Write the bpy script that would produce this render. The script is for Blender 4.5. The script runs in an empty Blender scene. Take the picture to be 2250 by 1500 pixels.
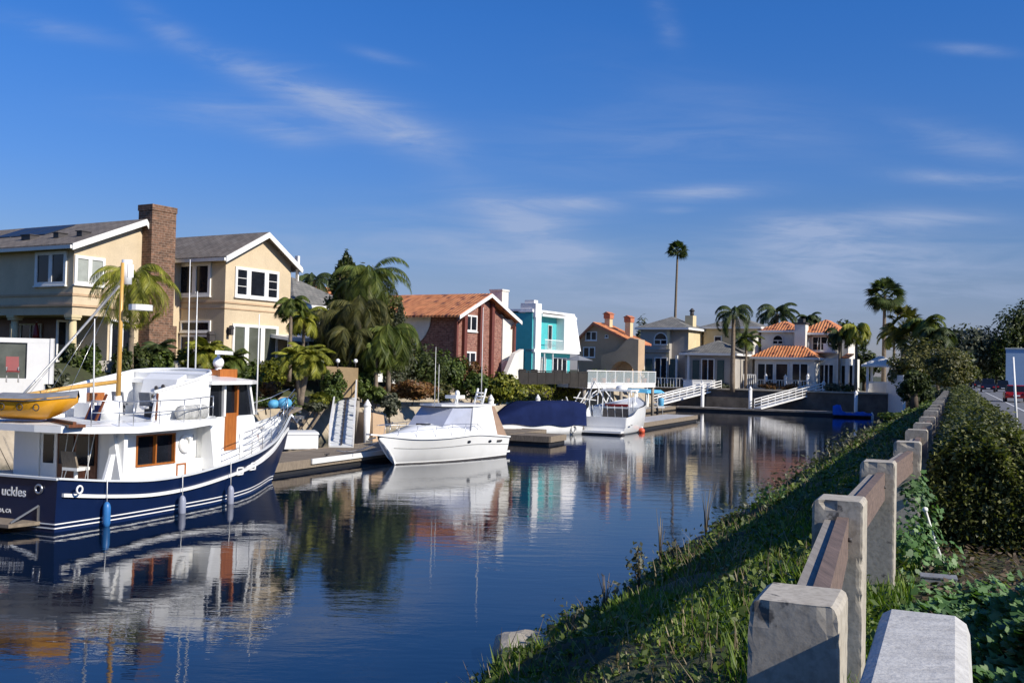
import bpy, bmesh, math, random
import numpy as np
from mathutils import Vector, Matrix
SC = bpy.context.scene
COL = SC.collection
R_ = math.radians
# ---------------------------------------------------------------- camera
F = 2250.0; PITCH = R_(1.477); ROLL = R_(1.3); EYE = (0.0, 0.0, 4.2)
cam_d = bpy.data.cameras.new('camera'); cam = bpy.data.objects.new('camera', cam_d); COL.objects.link(cam)
cam_d.sensor_width = 36; cam_d.lens = 36; cam_d.clip_start = 0.1; cam_d.clip_end = 6000
cam.matrix_world = Matrix.Translation(EYE) @ Matrix.Rotation(math.pi/2+PITCH, 4, 'X') @ Matrix.Rotation(ROLL, 4, 'Z')
SC.camera = cam
SC.view_settings.view_transform = 'Standard'; SC.view_settings.look = 'None'
SC.view_settings.gamma = 1.0; SC.view_settings.exposure = 0.22
SC.cycles.max_bounces = 6; SC.cycles.transparent_max_bounces = 12
SC.cycles.sample_clamp_indirect = 4.0; SC.cycles.caustics_reflective = False

def ray(px, py):
    x=(px-1125)/F; y=(750-py)/F; z=-1
    x,y = x*math.cos(ROLL)-y*math.sin(ROLL), x*math.sin(ROLL)+y*math.cos(ROLL)
    a=math.pi/2+PITCH
    return (x, y*math.cos(a)-z*math.sin(a), y*math.sin(a)+z*math.cos(a))
def at(px, py, Y):
    d=ray(px,py); t=Y/d[1]; return (d[0]*t, Y, 4.2+d[2]*t)
def onz(px, py, z=0.0):
    d=ray(px,py); t=(z-4.2)/d[2]; return (d[0]*t, d[1]*t, z)
# canal coordinates: u across (to the right), v along
CU=(.917,-.398); CV=(.398,.917)
def uv(u,v,z=0.0): return (u*CU[0]+v*CV[0], u*CU[1]+v*CV[1], z)
def to_uv(X,Y): return (X*CU[0]+Y*CU[1], X*CV[0]+Y*CV[1])

# ---------------------------------------------------------------- world
SUN_AZ = math.atan2(.845,-.535); SUN_EL = R_(31.8)
def nmath(nt, op, a, b=None, c=None, clamp=False):
    n=nt.nodes.new('ShaderNodeMath'); n.operation=op; n.use_clamp=clamp
    for i,x in enumerate((a,b,c)):
        if x is None: continue
        if isinstance(x,(int,float)): n.inputs[i].default_value=x
        else: nt.links.new(x,n.inputs[i])
    return n.outputs[0]
w = bpy.data.worlds.new('World'); SC.world = w; w.use_nodes = True
nt = w.node_tree; nt.nodes.clear()
sky = nt.nodes.new('ShaderNodeTexSky'); sky.sky_type='NISHITA'; sky.sun_disc=False
sky.sun_elevation=SUN_EL; sky.sun_rotation=SUN_AZ; sky.air_density=1.0; sky.dust_density=0.35; sky.ozone_density=2.6; sky.altitude=0
bg = nt.nodes.new('ShaderNodeBackground'); bg.inputs[1].default_value=0.073
out = nt.nodes.new('ShaderNodeOutputWorld')
tc = nt.nodes.new('ShaderNodeTexCoord'); sep = nt.nodes.new('ShaderNodeSeparateXYZ')
nt.links.new(tc.outputs['Generated'], sep.inputs[0])
ys = nmath(nt,'MAXIMUM', sep.outputs[1], 0.08)
gx = nmath(nt,'DIVIDE', sep.outputs[0], ys); gz = nmath(nt,'DIVIDE', sep.outputs[2], ys)
def gp(px,py):
    d=ray(px,py); return d[0]/d[1], d[2]/d[1]
# cirrus: soft elongated patches of ice cloud, each torn by stretched noise
CLOUDS=[(300,20,440,120,26,.32),(420,100,640,190,26,.50),(600,170,880,280,38,.85),(780,230,1010,345,42,.55),(560,290,700,305,24,.42),(250,240,620,255,34,.32),(560,235,920,290,48,.35),
 (0,40,260,90,20,.30),(780,110,900,140,12,.28),(1010,430,1250,480,34,.52),(1080,480,1300,560,40,.50),(1200,440,1360,450,16,.42),(1420,430,1660,420,16,.45),(1440,462,1520,460,8,.3),
 (1440,-20,1480,90,26,.30),(1640,490,1900,500,20,.5),(1650,540,1960,560,40,.5),(1880,480,2140,480,22,.40),(2060,105,2220,115,12,.42),(2000,290,2260,350,36,.36),
 (1980,385,2260,400,16,.34),(1150,325,1800,290,80,.22),(900,520,1500,640,70,.34),(1500,620,2300,600,90,.36),(200,560,900,560,60,.22),(1340,150,1900,330,60,.10)]
comb = nt.nodes.new('ShaderNodeCombineXYZ'); nt.links.new(gx,comb.inputs[0]); nt.links.new(gz,comb.inputs[1])
def streak(ang, sx, sy, det, seed):
    m=nt.nodes.new('ShaderNodeMapping'); m.vector_type='POINT'; m.inputs['Rotation'].default_value=(0,0,ang); m.inputs['Scale'].default_value=(sx,sy,1); m.inputs['Location'].default_value=(seed,seed*.7,0)
    nt.links.new(comb.outputs[0],m.inputs[0])
    n=nt.nodes.new('ShaderNodeTexNoise'); n.inputs['Scale'].default_value=1; n.inputs['Detail'].default_value=det; n.inputs['Roughness'].default_value=.62; n.inputs['Distortion'].default_value=.5
    nt.links.new(m.outputs[0],n.inputs['Vector'])
    r=nt.nodes.new('ShaderNodeMapRange'); r.inputs[1].default_value=.40; r.inputs[2].default_value=.68; nt.links.new(n.outputs[0],r.inputs[0]); return r.outputs[0]
sA = streak(R_(24), 7, 34, 7, 1.3); sB = streak(R_(4), 6, 42, 7, 4.1)
tot=None
for (x0,y0,x1,y1,wd,st) in CLOUDS:
    a=gp(x0,y0); b=gp(x1,y1); cx=(a[0]+b[0])/2; cz=(a[1]+b[1])/2; L=math.hypot(b[0]-a[0],b[1]-a[1])/2*1.15; ang=math.atan2(b[1]-a[1],b[0]-a[0]); W=wd/F
    ca,sa=math.cos(ang),math.sin(ang)
    # along / across, with a slight bow
    al=nmath(nt,'MULTIPLY_ADD',gx,ca/L,nmath(nt,'MULTIPLY_ADD',gz,sa/L,-(cx*ca+cz*sa)/L))
    ac=nmath(nt,'MULTIPLY_ADD',gx,-sa/W,nmath(nt,'MULTIPLY_ADD',gz,ca/W,(cx*sa-cz*ca)/W))
    a2=nmath(nt,'MULTIPLY',al,al); q=nmath(nt,'MULTIPLY_ADD',ac,ac,nmath(nt,'MULTIPLY',a2,1.2))
    e=nmath(nt,'POWER',2.718,nmath(nt,'MULTIPLY',q,-1.0)); st=st*(2.3 if (y0+y1)>700 else 1.15)
    n = sA if abs(math.degrees(ang))>12 else sB
    m=nmath(nt,'MULTIPLY',nmath(nt,'MULTIPLY_ADD',n,.8,.2),nmath(nt,'MULTIPLY',e,st))
    tot=m if tot is None else nmath(nt,'ADD',tot,m)
tot=nmath(nt,'MULTIPLY',tot,.88); tot=nmath(nt,'MINIMUM',tot,.68)
# only on the half of the sky in front
fr=nmath(nt,'GREATER_THAN',sep.outputs[1],.08); tot=nmath(nt,'MULTIPLY',tot,fr)
mix = nt.nodes.new('ShaderNodeMix'); mix.data_type='RGBA'
hs = nt.nodes.new('ShaderNodeHueSaturation'); hs.inputs['Saturation'].default_value=1.0
hs.inputs['Saturation'].default_value=1.0
el=nmath(nt,'ARCSINE',sep.outputs[2]); er=nt.nodes.new('ShaderNodeValToRGB'); nt.links.new(nmath(nt,'DIVIDE',el,R_(45),clamp=True),er.inputs[0])
ce=er.color_ramp.elements
for i,(p_,c_) in enumerate([(0,(.66,.68,1.04)),(.06,(.665,.694,1.06)),(.107,(.66,.72,1.04)),(.144,(.59,.745,1.114)),(.229,(.474,.784,1.331)),(.336,(.381,.823,1.50)),(.424,(.32,.84,1.6)),(1,(.28,.80,1.6))]):
    if i>=len(ce): ce.new(p_)
    ce[i].position=p_; ce[i].color=(*c_,1)
mt=nt.nodes.new('ShaderNodeMix'); mt.data_type='RGBA'; mt.blend_type='MULTIPLY'; mt.inputs[0].default_value=1
nt.links.new(sky.outputs[0],mt.inputs[6]); nt.links.new(er.outputs[0],mt.inputs[7]); nt.links.new(mt.outputs[2],hs.inputs['Color'])
nt.links.new(tot,mix.inputs[0]); nt.links.new(hs.outputs[0],mix.inputs[6]); mix.inputs[7].default_value=(4.6,5.6,8.0,1)
nt.links.new(mix.outputs[2],bg.inputs[0]); nt.links.new(bg.outputs[0],out.inputs[0])
# ---------------------------------------------------------------- sun
sd = bpy.data.lights.new('sun','SUN'); sd.energy=5.0; sd.angle=R_(.53); sd.color=(1,.93,.82)
so = bpy.data.objects.new('sun', sd); COL.objects.link(so)
sdir = Vector((math.sin(SUN_AZ)*math.cos(SUN_EL), math.cos(SUN_AZ)*math.cos(SUN_EL), math.sin(SUN_EL)))
so.rotation_euler = sdir.to_track_quat('Z','Y').to_euler(); so.location=(30,-30,60)

# ================================================================ helpers
class MB:
    def __init__(s): s.v=[]; s.f=[]; s.m=[]; s.sm=[]
    def add(s, vs, fs, mi=0, smooth=False):
        b=len(s.v); s.v.extend([tuple(map(float,p)) for p in vs])
        for f in fs: s.f.append([i+b for i in f]); s.m.append(mi); s.sm.append(smooth)
        return s
    def box(s,x0,x1,y0,y1,z0,z1,mi=0,bev=0.0):
        if x0>x1:x0,x1=x1,x0
        if y0>y1:y0,y1=y1,y0
        if z0>z1:z0,z1=z1,z0
        return s.hexa([(x0,y0,z0),(x1,y0,z0),(x1,y1,z0),(x0,y1,z0),(x0,y0,z1),(x1,y0,z1),(x1,y1,z1),(x0,y1,z1)],mi)
    def hexa(s,p,mi=0): return s.add(p,[(0,3,2,1),(4,5,6,7),(0,1,5,4),(1,2,6,5),(2,3,7,6),(3,0,4,7)],mi)
    def slab(s,poly,z0,z1,mi=0):
        n=len(poly); g=lambda z,p: z(p[0],p[1]) if callable(z) else z
        vs=[(p[0],p[1],g(z0,p)) for p in poly]+[(p[0],p[1],g(z1,p)) for p in poly]
        return s.add(vs,[tuple(range(n-1,-1,-1)),tuple(range(n,2*n))]+[(i,(i+1)%n,n+(i+1)%n,n+i) for i in range(n)],mi)
    def prism(s,poly,axis,a,b,mi=0):  # poly in the other two axes order (x,y,z) minus axis
        def mk(p,t):
            if axis=='x': return (t,p[0],p[1])
            if axis=='y': return (p[0],t,p[1])
            return (p[0],p[1],t)
        n=len(poly); vs=[mk(p,a) for p in poly]+[mk(p,b) for p in poly]
        return s.add(vs,[tuple(range(n-1,-1,-1)),tuple(range(n,2*n))]+[(i,(i+1)%n,n+(i+1)%n,n+i) for i in range(n)],mi)
    def beam(s,p,q,w,h=None,mi=0):
        h=h or w; p=Vector(p); q=Vector(q); d=(q-p).normalized()
        up=Vector((0,0,1)) if abs(d.z)<.95 else Vector((0,1,0))
        a=d.cross(up).normalized()*w/2; b=a.cross(d).normalized()*h/2
        return s.hexa([p-a-b,p+a-b,q+a-b,q-a-b,p-a+b,p+a+b,q+a+b,q-a+b] ,mi)
    def tube(s,pts,r,n=8,mi=0,cap=True):
        P=[Vector(p) for p in pts]; rs=r if isinstance(r,(list,tuple)) else [r]*len(P); rings=[]
        for i,p in enumerate(P):
            d=((P[i+1] if i+1<len(P) else P[i])-(P[i-1] if i>0 else P[i])).normalized()
            up=Vector((0,0,1)) if abs(d.z)<.9 else Vector((1,0,0))
            a=d.cross(up).normalized(); b=d.cross(a).normalized()
            rings.append([p+(a*math.cos(2*math.pi*k/n)+b*math.sin(2*math.pi*k/n))*rs[i] for k in range(n)])
        return s.loft(rings,True,cap,mi,True)
    def loft(s,rings,closed=True,cap=True,mi=0,smooth=False):
        n=len(rings[0]); vs=[p for r in rings for p in r]; fs=[]
        for i in range(len(rings)-1):
            for k in range(n if closed else n-1):
                fs.append((i*n+k,i*n+(k+1)%n,(i+1)*n+(k+1)%n,(i+1)*n+k))
        if cap and closed: fs += [tuple(range(n-1,-1,-1)),tuple((len(rings)-1)*n+k for k in range(n))]
        return s.add(vs,fs,mi,smooth)
    def ball(s,c,rx,ry=None,rz=None,n=12,mi=0,zmin=-1):
        ry=ry or rx; rz=rz or rx; rings=[]
        m=n//2
        for i in range(m+1):
            th=math.pi*i/m; z=max(-math.cos(th),zmin); rr=max(math.sin(th),.02)
            rings.append([(c[0]+rx*rr*math.cos(2*math.pi*k/n),c[1]+ry*rr*math.sin(2*math.pi*k/n),c[2]+rz*z) for k in range(n)])
        return s.loft(rings,True,True,mi,True)
    def torus(s,c,R,r,axis='x',n=20,m=8,mi=0):
        vs=[];fs=[]
        for i in range(n):
            A=2*math.pi*i/n
            for k in range(m):
                B=2*math.pi*k/m; a=(R+r*math.cos(B))*math.cos(A); b=(R+r*math.cos(B))*math.sin(A); t=r*math.sin(B)
                vs.append({'x':(c[0]+t,c[1]+a,c[2]+b),'y':(c[0]+a,c[1]+t,c[2]+b),'z':(c[0]+a,c[1]+b,c[2]+t)}[axis])
                fs.append((i*m+k,((i+1)%n)*m+k,((i+1)%n)*m+(k+1)%m,i*m+(k+1)%m))
        return s.add(vs,fs,mi,True)
    def mesh(s,name,mats):
        me=bpy.data.meshes.new(name); me.from_pydata(s.v,[],s.f)
        for m in (mats if isinstance(mats,(list,tuple)) else [mats]): me.materials.append(m)
        me.polygons.foreach_set('material_index',s.m); me.polygons.foreach_set('use_smooth',s.sm)
        bm=bmesh.new(); bm.from_mesh(me); bmesh.ops.recalc_face_normals(bm,faces=bm.faces); bm.to_mesh(me); bm.free()
        me.update(); return me

def tag(o,label=None,cat=None,group=None,kind=None):
    if label: o['label']=label
    if cat: o['category']=cat
    if group: o['group']=group
    if kind: o['kind']=kind
    return o
class Frame:
    def __init__(s,loc,ang): s.o=loc; s.r=R_(90-ang); s.c=math.cos(s.r); s.s=math.sin(s.r)
    def loc(s,P):
        x=P[0]-s.o[0]; y=P[1]-s.o[1]; return (x*s.c+y*s.s,-x*s.s+y*s.c,P[2]-s.o[2])
    def hit(s,px,py,ax,v):
        d=ray(px,py); O=s.loc(EYE); D=(d[0]*s.c+d[1]*s.s,-d[0]*s.s+d[1]*s.c,d[2])
        i='xyz'.index(ax); t=(v-O[i])/D[i]; return tuple(O[k]+D[k]*t for k in range(3))
    def rect(s,ax,v,x0,y0,x1,y1):   # photo rectangle -> extents on a real vertical face
        a=s.hit(x0,(y0+y1)/2,ax,v); b=s.hit(x1,(y0+y1)/2,ax,v); k=1 if ax=='x' else 0
        zt=s.hit((x0+x1)/2,y0,ax,v)[2]; zb=s.hit((x0+x1)/2,y1,ax,v)[2]
        return (min(a[k],b[k]),zb,max(a[k],b[k]),zt)
class Thing(Frame):
    def __init__(s,name,label,cat,loc=(0,0,0),ang=90,group=None,kind=None):
        super().__init__(loc,ang); s.e=bpy.data.objects.new(name,None); s.e.empty_display_size=.3; COL.objects.link(s.e)
        s.e.location=loc; s.e.rotation_euler=(0,0,s.r); tag(s.e,label,cat,group,kind)
    def part(s,name,mb,mats,parent=None,label=None,kind=None):
        me = mb if isinstance(mb,bpy.types.Mesh) else mb.mesh(name,mats)
        o=bpy.data.objects.new(name,me); COL.objects.link(o); o.parent=parent or s.e
        if label: o['label']=label
        if kind: o['kind']=kind
        return o
def solo(name,mb,mats,label,cat,loc=(0,0,0),ang=90,group=None,kind=None):
    me = mb if isinstance(mb,bpy.types.Mesh) else mb.mesh(name,mats)
    o=bpy.data.objects.new(name,me); COL.objects.link(o); o.location=loc; o.rotation_euler=(0,0,R_(90-ang))
    return tag(o,label,cat,group,kind)
def copy_tree(root,loc,rotz=None,label=None,scale=None):
    def rec(o,par):
        c=o.copy(); COL.objects.link(c)
        if par: c.parent=par
        for ch in o.children: rec(ch,c)
        return c
    c=rec(root,None); c.location=loc
    if rotz is not None: c.rotation_euler=(0,0,rotz)
    if label: c['label']=label
    if scale: c.scale=(scale,)*3
    return c

# ================================================================ materials
class NT:
    def __init__(s,name):
        s.m=bpy.data.materials.new(name); s.m.use_nodes=True; s.t=s.m.node_tree; s.b=s.t.nodes['Principled BSDF']
        s.tc=s.t.nodes.new('ShaderNodeTexCoord')
    def n(s,ty,**kw):
        n=s.t.nodes.new(ty)
        for k,v in kw.items():
            if k.startswith('i_'): n.inputs[k[2:].replace('_',' ')].default_value=v
            else: setattr(n,k,v)
        return n
    def l(s,a,b): s.t.links.new(a,b)
    def noise(s,scale,detail=4,rough=.6,vec=None,stretch=None,dist=0):
        n=s.n('ShaderNodeTexNoise'); n.inputs['Scale'].default_value=scale; n.inputs['Detail'].default_value=detail; n.inputs['Roughness'].default_value=rough; n.inputs['Distortion'].default_value=dist
        v=vec or s.tc.outputs['Object']
        if stretch:
            mp=s.n('ShaderNodeMapping'); mp.inputs['Scale'].default_value=stretch; s.l(v,mp.inputs[0]); v=mp.outputs[0]
        s.l(v,n.inputs['Vector']); return n.outputs[0]
    def ramp(s,fac,stops):
        r=s.n('ShaderNodeValToRGB'); s.l(fac,r.inputs[0]); e=r.color_ramp.elements
        while len(e)<len(stops): e.new(.5)
        for i,(p,c) in enumerate(stops): e[i].position=p; e[i].color=(*c,1) if len(c)==3 else c
        return r.outputs[0]
    def mix(s,fac,a,b,mode='MIX'):
        m=s.n('ShaderNodeMix',data_type='RGBA',blend_type=mode)
        for i,x in ((0,fac),(6,a),(7,b)):
            if hasattr(x,'is_linked') or isinstance(x,bpy.types.NodeSocket): s.l(x,m.inputs[i])
            elif i==0: m.inputs[0].default_value=x
            else: m.inputs[i].default_value=(*x,1)
        return m.outputs[2]
    def bump(s,h,strength=.3,dist=.02):
        b=s.n('ShaderNodeBump'); b.inputs['Strength'].default_value=strength; b.inputs['Distance'].default_value=dist; s.l(h,b.inputs['Height']); s.l(b.outputs[0],s.b.inputs['Normal'])
    def col(s,c):
        if isinstance(c,bpy.types.NodeSocket): s.l(c,s.b.inputs['Base Color'])
        else: s.b.inputs['Base Color'].default_value=(*c,1)
        return s
    def set(s,**kw):
        for k,v in kw.items(): s.b.inputs[k.replace('_',' ')].default_value=v
        return s
def dk(c,f): return tuple(x*f for x in c)
def plain(name,c,rough=.6,var=.18,scale=3.0,bump=.0,bscale=40,metal=0.0,spec=.5,grime=0.0):
    k=NT(name); nz=k.noise(scale,5); 
    colr=k.ramp(nz,[(.3,dk(c,1-var)),(.7,tuple(min(1,x*(1+var*.6)) for x in c))])
    if grime:
        g=k.noise(1.1,6,.7,stretch=(1,1,.25)); gm=k.ramp(g,[(.5,(0,0,0)),(.75,(grime,)*3)]); colr=k.mix(gm,colr,dk((.28,.25,.2),.5))
    k.col(colr).set(Roughness=rough,Metallic=metal); k.b.inputs['Specular IOR Level'].default_value=spec
    if bump: k.bump(k.noise(bscale,4),bump,.02)
    return k.m
def stucco(name,c): 
    k=NT(name); a=k.noise(.7,5); b=k.noise(14,4)
    base=k.ramp(a,[(.3,dk(c,.86)),(.7,dk(c,1.06))]); f=k.ramp(b,[(.3,(.88,.88,.88)),(.7,(1.05,1.05,1.05))])
    g=k.noise(2.0,6,.7,stretch=(1,1,.15)); gm=k.ramp(g,[(.55,(0,0,0)),(.8,(.35,.35,.35))])
    k.col(k.mix(gm,k.mix(1.0,base,f,'MULTIPLY'),dk(c,.6))).set(Roughness=.9); k.bump(b,.35,.03); return k.m
def wood(name,c,c2,axis_scale=(1,12,12),rough=.6,sc=2.0):
    k=NT(name); n=k.noise(sc,6,.7,stretch=axis_scale); k.col(k.ramp(n,[(.25,c2),(.6,c),(.8,dk(c,1.25))])).set(Roughness=rough); k.bump(n,.3,.01); return k.m
def foliage(name,a,b,c=None,rough=.5,trans=.25):
    k=NT(name); g=k.n('ShaderNodeNewGeometry'); st=[(0,a),(.6,b)]+([(1.0,c)] if c else [])
    r=k.ramp(g.outputs['Random Per Island'],st); nz=k.noise(.8,3); f=k.ramp(nz,[(.3,(.7,.7,.7)),(.7,(1.2,1.2,1.1))])
    colr=k.mix(1.0,r,f,'MULTIPLY'); k.col(colr).set(Roughness=rough); k.b.inputs['Specular IOR Level'].default_value=.35
    tr=k.n('ShaderNodeBsdfTranslucent'); k.l(k.mix(1.0,colr,(1.3,1.5,.5),'MULTIPLY'),tr.inputs[0])
    ms=k.n('ShaderNodeMixShader'); ms.inputs[0].default_value=trans; k.l(k.b.outputs[0],ms.inputs[1]); k.l(tr.outputs[0],ms.inputs[2])
    o=k.t.nodes['Material Output']; k.l(ms.outputs[0],o.inputs[0]); return k.m
def tiles(name,a,b,c,axis='x',pitch=.34,rows=.42):
    # barrel tiles: ridges run down the slope, colour varies tile by tile
    k=NT(name); sep=k.n('ShaderNodeSeparateXYZ'); k.l(k.tc.outputs['Object'],sep.inputs[0])
    along=sep.outputs[0 if axis=='x' else 1]; down=sep.outputs[1 if axis=='x' else 0]
    t=k.t
    wv=nmath(t,'SINE',nmath(t,'MULTIPLY',along,2*math.pi/pitch))
    fl=nmath(t,'FLOOR',nmath(t,'DIVIDE',along,pitch)); fd=nmath(t,'FLOOR',nmath(t,'DIVIDE',down,rows)); fz=nmath(t,'FRACT',nmath(t,'DIVIDE',down,rows))
    cb=k.n('ShaderNodeCombineXYZ'); k.l(fl,cb.inputs[0]); k.l(fd,cb.inputs[1])
    wn=k.n('ShaderNodeTexWhiteNoise'); k.l(cb.outputs[0],wn.inputs['Vector'])
    base=k.ramp(wn.outputs['Value'],[(0,a),(.55,b),(.84,b),(.90,c)])
    big=k.ramp(k.noise(.9,4),[(.3,(.75,.72,.7)),(.7,(1.1,1.1,1.1))])
    k.col(k.mix(1.0,base,big,'MULTIPLY')).set(Roughness=.85)
    h=nmath(t,'ADD',nmath(t,'MULTIPLY',wv,.5),nmath(t,'MULTIPLY',fz,.4)); k.bump(h,1.0,.06); return k.m
def brickm(name,a,b,mortar,sx=.42,sy=.13,ax='xz',var=.5):
    k=NT(name); sep=k.n('ShaderNodeSeparateXYZ'); k.l(k.tc.outputs['Object'],sep.inputs[0]); cb=k.n('ShaderNodeCombineXYZ')
    h=nmath(k.t,'ADD',sep.outputs[0],sep.outputs[1]); k.l(h,cb.inputs[0]); k.l(sep.outputs[2],cb.inputs[1])
    br=k.n('ShaderNodeTexBrick'); br.inputs['Color1'].default_value=(*a,1); br.inputs['Color2'].default_value=(*b,1); br.inputs['Mortar'].default_value=(*mortar,1)
    br.inputs['Scale'].default_value=1; br.inputs['Brick Width'].default_value=sx; br.inputs['Row Height'].default_value=sy; br.inputs['Mortar Size'].default_value=.012; br.inputs['Bias'].default_value=0
    k.l(cb.outputs[0],br.inputs[0]); f=k.ramp(k.noise(5,5),[(.3,(1-var,)*3),(.7,(1.25,1.2,1.2))])
    k.col(k.mix(1.0,br.outputs[0],f,'MULTIPLY')).set(Roughness=.9); k.bump(br.outputs[1],-.6,.02); return k.m
M={}
M['white']=plain('white_paint',(.80,.79,.76),.35,.05,2,spec=.5,grime=.12)
M['gel']=plain('white_gelcoat',(.82,.82,.80),.22,.04,1.2,grime=.10)
M['trim']=plain('white_trim',(.78,.77,.73),.5,.06,4)
M['wallw']=stucco('white_stucco',(.74,.71,.64))
M['beige']=stucco('beige_stucco',(.62,.50,.335))
M['beige2']=stucco('tan_stucco',(.52,.36,.22))
M['yellow']=stucco('yellow_stucco',(.66,.54,.32))
M['greyst']=stucco('grey_stucco',(.40,.37,.33))
M['glass']=plain('window_glass',(.012,.014,.02),.08,.3,2,spec=.35)
M['solar']=plain('solar_panel_glass',(.02,.03,.055),.45,.1,2,spec=.3)
M['balus']=plain('dark_stained_panel',(.022,.018,.014),.8,.4,2)
M['glassg']=plain('green_glass',(.10,.11,.09),.08,.3,.8,spec=.8)
M['blind']=plain('pale_blind',(.34,.36,.32),.4,.15,3)
M['shingle']=None
def shingle(name,a,b):
    k=NT(name); br=k.n('ShaderNodeTexBrick'); br.inputs['Color1'].default_value=(*a,1); br.inputs['Color2'].default_value=(*b,1); br.inputs['Mortar'].default_value=(*dk(a,.5),1)
    br.inputs['Scale'].default_value=1; br.inputs['Brick Width'].default_value=.45; br.inputs['Row Height'].default_value=.3; br.inputs['Mortar Size'].default_value=.02
    k.l(k.tc.outputs['Object'],br.inputs[0]); f=k.ramp(k.noise(1.2,6),[(.3,(.7,.7,.7)),(.7,(1.2,1.18,1.15))]); k.col(k.mix(1,br.outputs[0],f,'MULTIPLY')).set(Roughness=.9); k.bump(br.outputs[1],-.5,.02); return k.m
M['shingle']=shingle('grey_brown_shingles',(.15,.125,.105),(.20,.175,.15))
M['shinglg']=shingle('grey_shingles',(.16,.16,.145),(.22,.21,.19))
M['mansard']=brickm('white_shingles',(.80,.80,.78),(.74,.75,.75),(.50,.51,.52),.6,.32,var=.08)
M['tilex']=tiles('orange_barrel_tiles_a',(.50,.165,.055),(.68,.27,.105),(.22,.07,.04),'x')
M['tiley']=tiles('orange_barrel_tiles_b',(.50,.165,.055),(.68,.27,.105),(.22,.07,.04),'y')
M['brick']=brickm('red_brick',(.22,.075,.05),(.33,.15,.105),(.30,.23,.19),.40,.14)
M['chimbrick']=brickm('brown_brick',(.23,.12,.07),(.115,.065,.04),(.26,.20,.15),.38,.14)
M['redwood']=wood('dark_red_timber',(.16,.045,.03),(.09,.025,.02),(6,6,1))
M['turq']=plain('turquoise_paint',(.06,.42,.43),.7,.10,2)
M['soil']=plain('planting_soil',(.10,.075,.05),.95,.4,2,.5,8)
M['concrete']=plain('concrete',(.42,.37,.29),.9,.28,1.5,.5,30,grime=.35)
M['conc3']=plain('dark_concrete',(.13,.11,.09),.9,.45,1.0,.6,12,grime=.8)  # darker concrete tone for the far seawall and the terrace
M['conc2']=plain('old_concrete',(.30,.26,.21),.9,.4,1.2,.6,20,grime=.6)
M['navy']=plain('navy_hull_paint',(.004,.012,.050),.32,.12,2,spec=.35)
M['teak']=wood('varnished_teak',(.42,.14,.03),(.25,.07,.015),(8,8,1),.3)
M['teakd']=wood('dark_varnished_wood',(.17,.055,.02),(.08,.025,.01),(8,8,1),.35)
M['spruce']=wood('yellow_spar_wood',(.62,.36,.09),(.45,.24,.05),(6,6,1),.35)
M['dockw']=wood('weathered_dock_wood',(.25,.20,.145),(.12,.095,.07),(2,14,2),.9)
M['dockg']=plain('grey_dock_deck',(.42,.41,.40),.9,.2,1.5,.3,20,grime=.3)
M['steel']=plain('stainless_steel',(.55,.56,.57),.3,.1,5,metal=.9)
M['alu']=plain('dull_aluminium',(.52,.51,.48),.45,.1,5,metal=.6)
M['black']=plain('black_rubber',(.02,.02,.022),.6,.3,4)
M['dark']=plain('dark_paint',(.05,.045,.045),.6,.3,3)
M['greyc']=plain('grey_canvas',(.20,.21,.23),.9,.25,3,.4,12)
M['greyl']=plain('light_grey_deck',(.60,.62,.63),.7,.08,2,.2,60)
M['navyc']=plain('navy_canvas',(.010,.018,.068),.9,.25,1.2,.6,5,spec=.08)
M['bluec']=plain('blue_tarp',(.01,.10,.48),.6,.3,1.5,.6,5)
M['bluel']=plain('light_blue_paint',(.10,.38,.60),.6,.15,2)
M['bluef']=plain('blue_fender_vinyl',(.03,.16,.42),.4,.12,4)
M['greyf']=plain('grey_fender_vinyl',(.28,.30,.38),.5,.12,4)
M['red']=plain('red_paint',(.20,.006,.006),.4,.15,3)
M['orangeh']=plain('orange_gelcoat',(.85,.40,.02),.25,.15,1.5,grime=.15)
M['tanc']=plain('brown_canvas',(.30,.20,.14),.9,.2,2,.4,10)
M['clear']=plain('grey_vinyl_screen',(.40,.42,.50),.15,.12,1.5,spec=.7)
M['copper']=plain('terracotta',(.50,.18,.09),.8,.2,4)
M['trunk']=plain('palm_trunk_bark',(.20,.155,.11),.95,.35,6,.8,14)
M['bark']=plain('tree_bark',(.11,.08,.055),.95,.35,6,.8,14)
M['brownw']=stucco('brown_garden_stucco',(.27,.19,.10))
k=NT('tidal_concrete'); sp_=k.n('ShaderNodeSeparateXYZ'); k.l(k.tc.outputs['Object'],sp_.inputs[0]); hz=nmath(k.t,'MULTIPLY_ADD',k.noise(1.4,5,.7),.9,sp_.outputs[2])
base_=k.ramp(k.noise(1.2,7,.7),[(.3,(.30,.25,.18)),(.7,(.46,.39,.29))]); st_=k.ramp(k.noise(3,6,.7,stretch=(1,1,.12)),[(.5,(0,0,0)),(.75,(.5,.5,.5))]); base_=k.mix(st_,base_,(.16,.13,.10))
wet=k.ramp(hz,[(.55,(1,1,1)),(1.0,(0,0,0))]); wet.node.color_ramp.elements[0].position=.45; wet.node.color_ramp.elements[1].position=.95
k.col(k.mix(wet,base_,(.045,.045,.03))).set(Roughness=.85); k.bump(k.noise(20,5),.5,.02); M['tidal']=k.m
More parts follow.
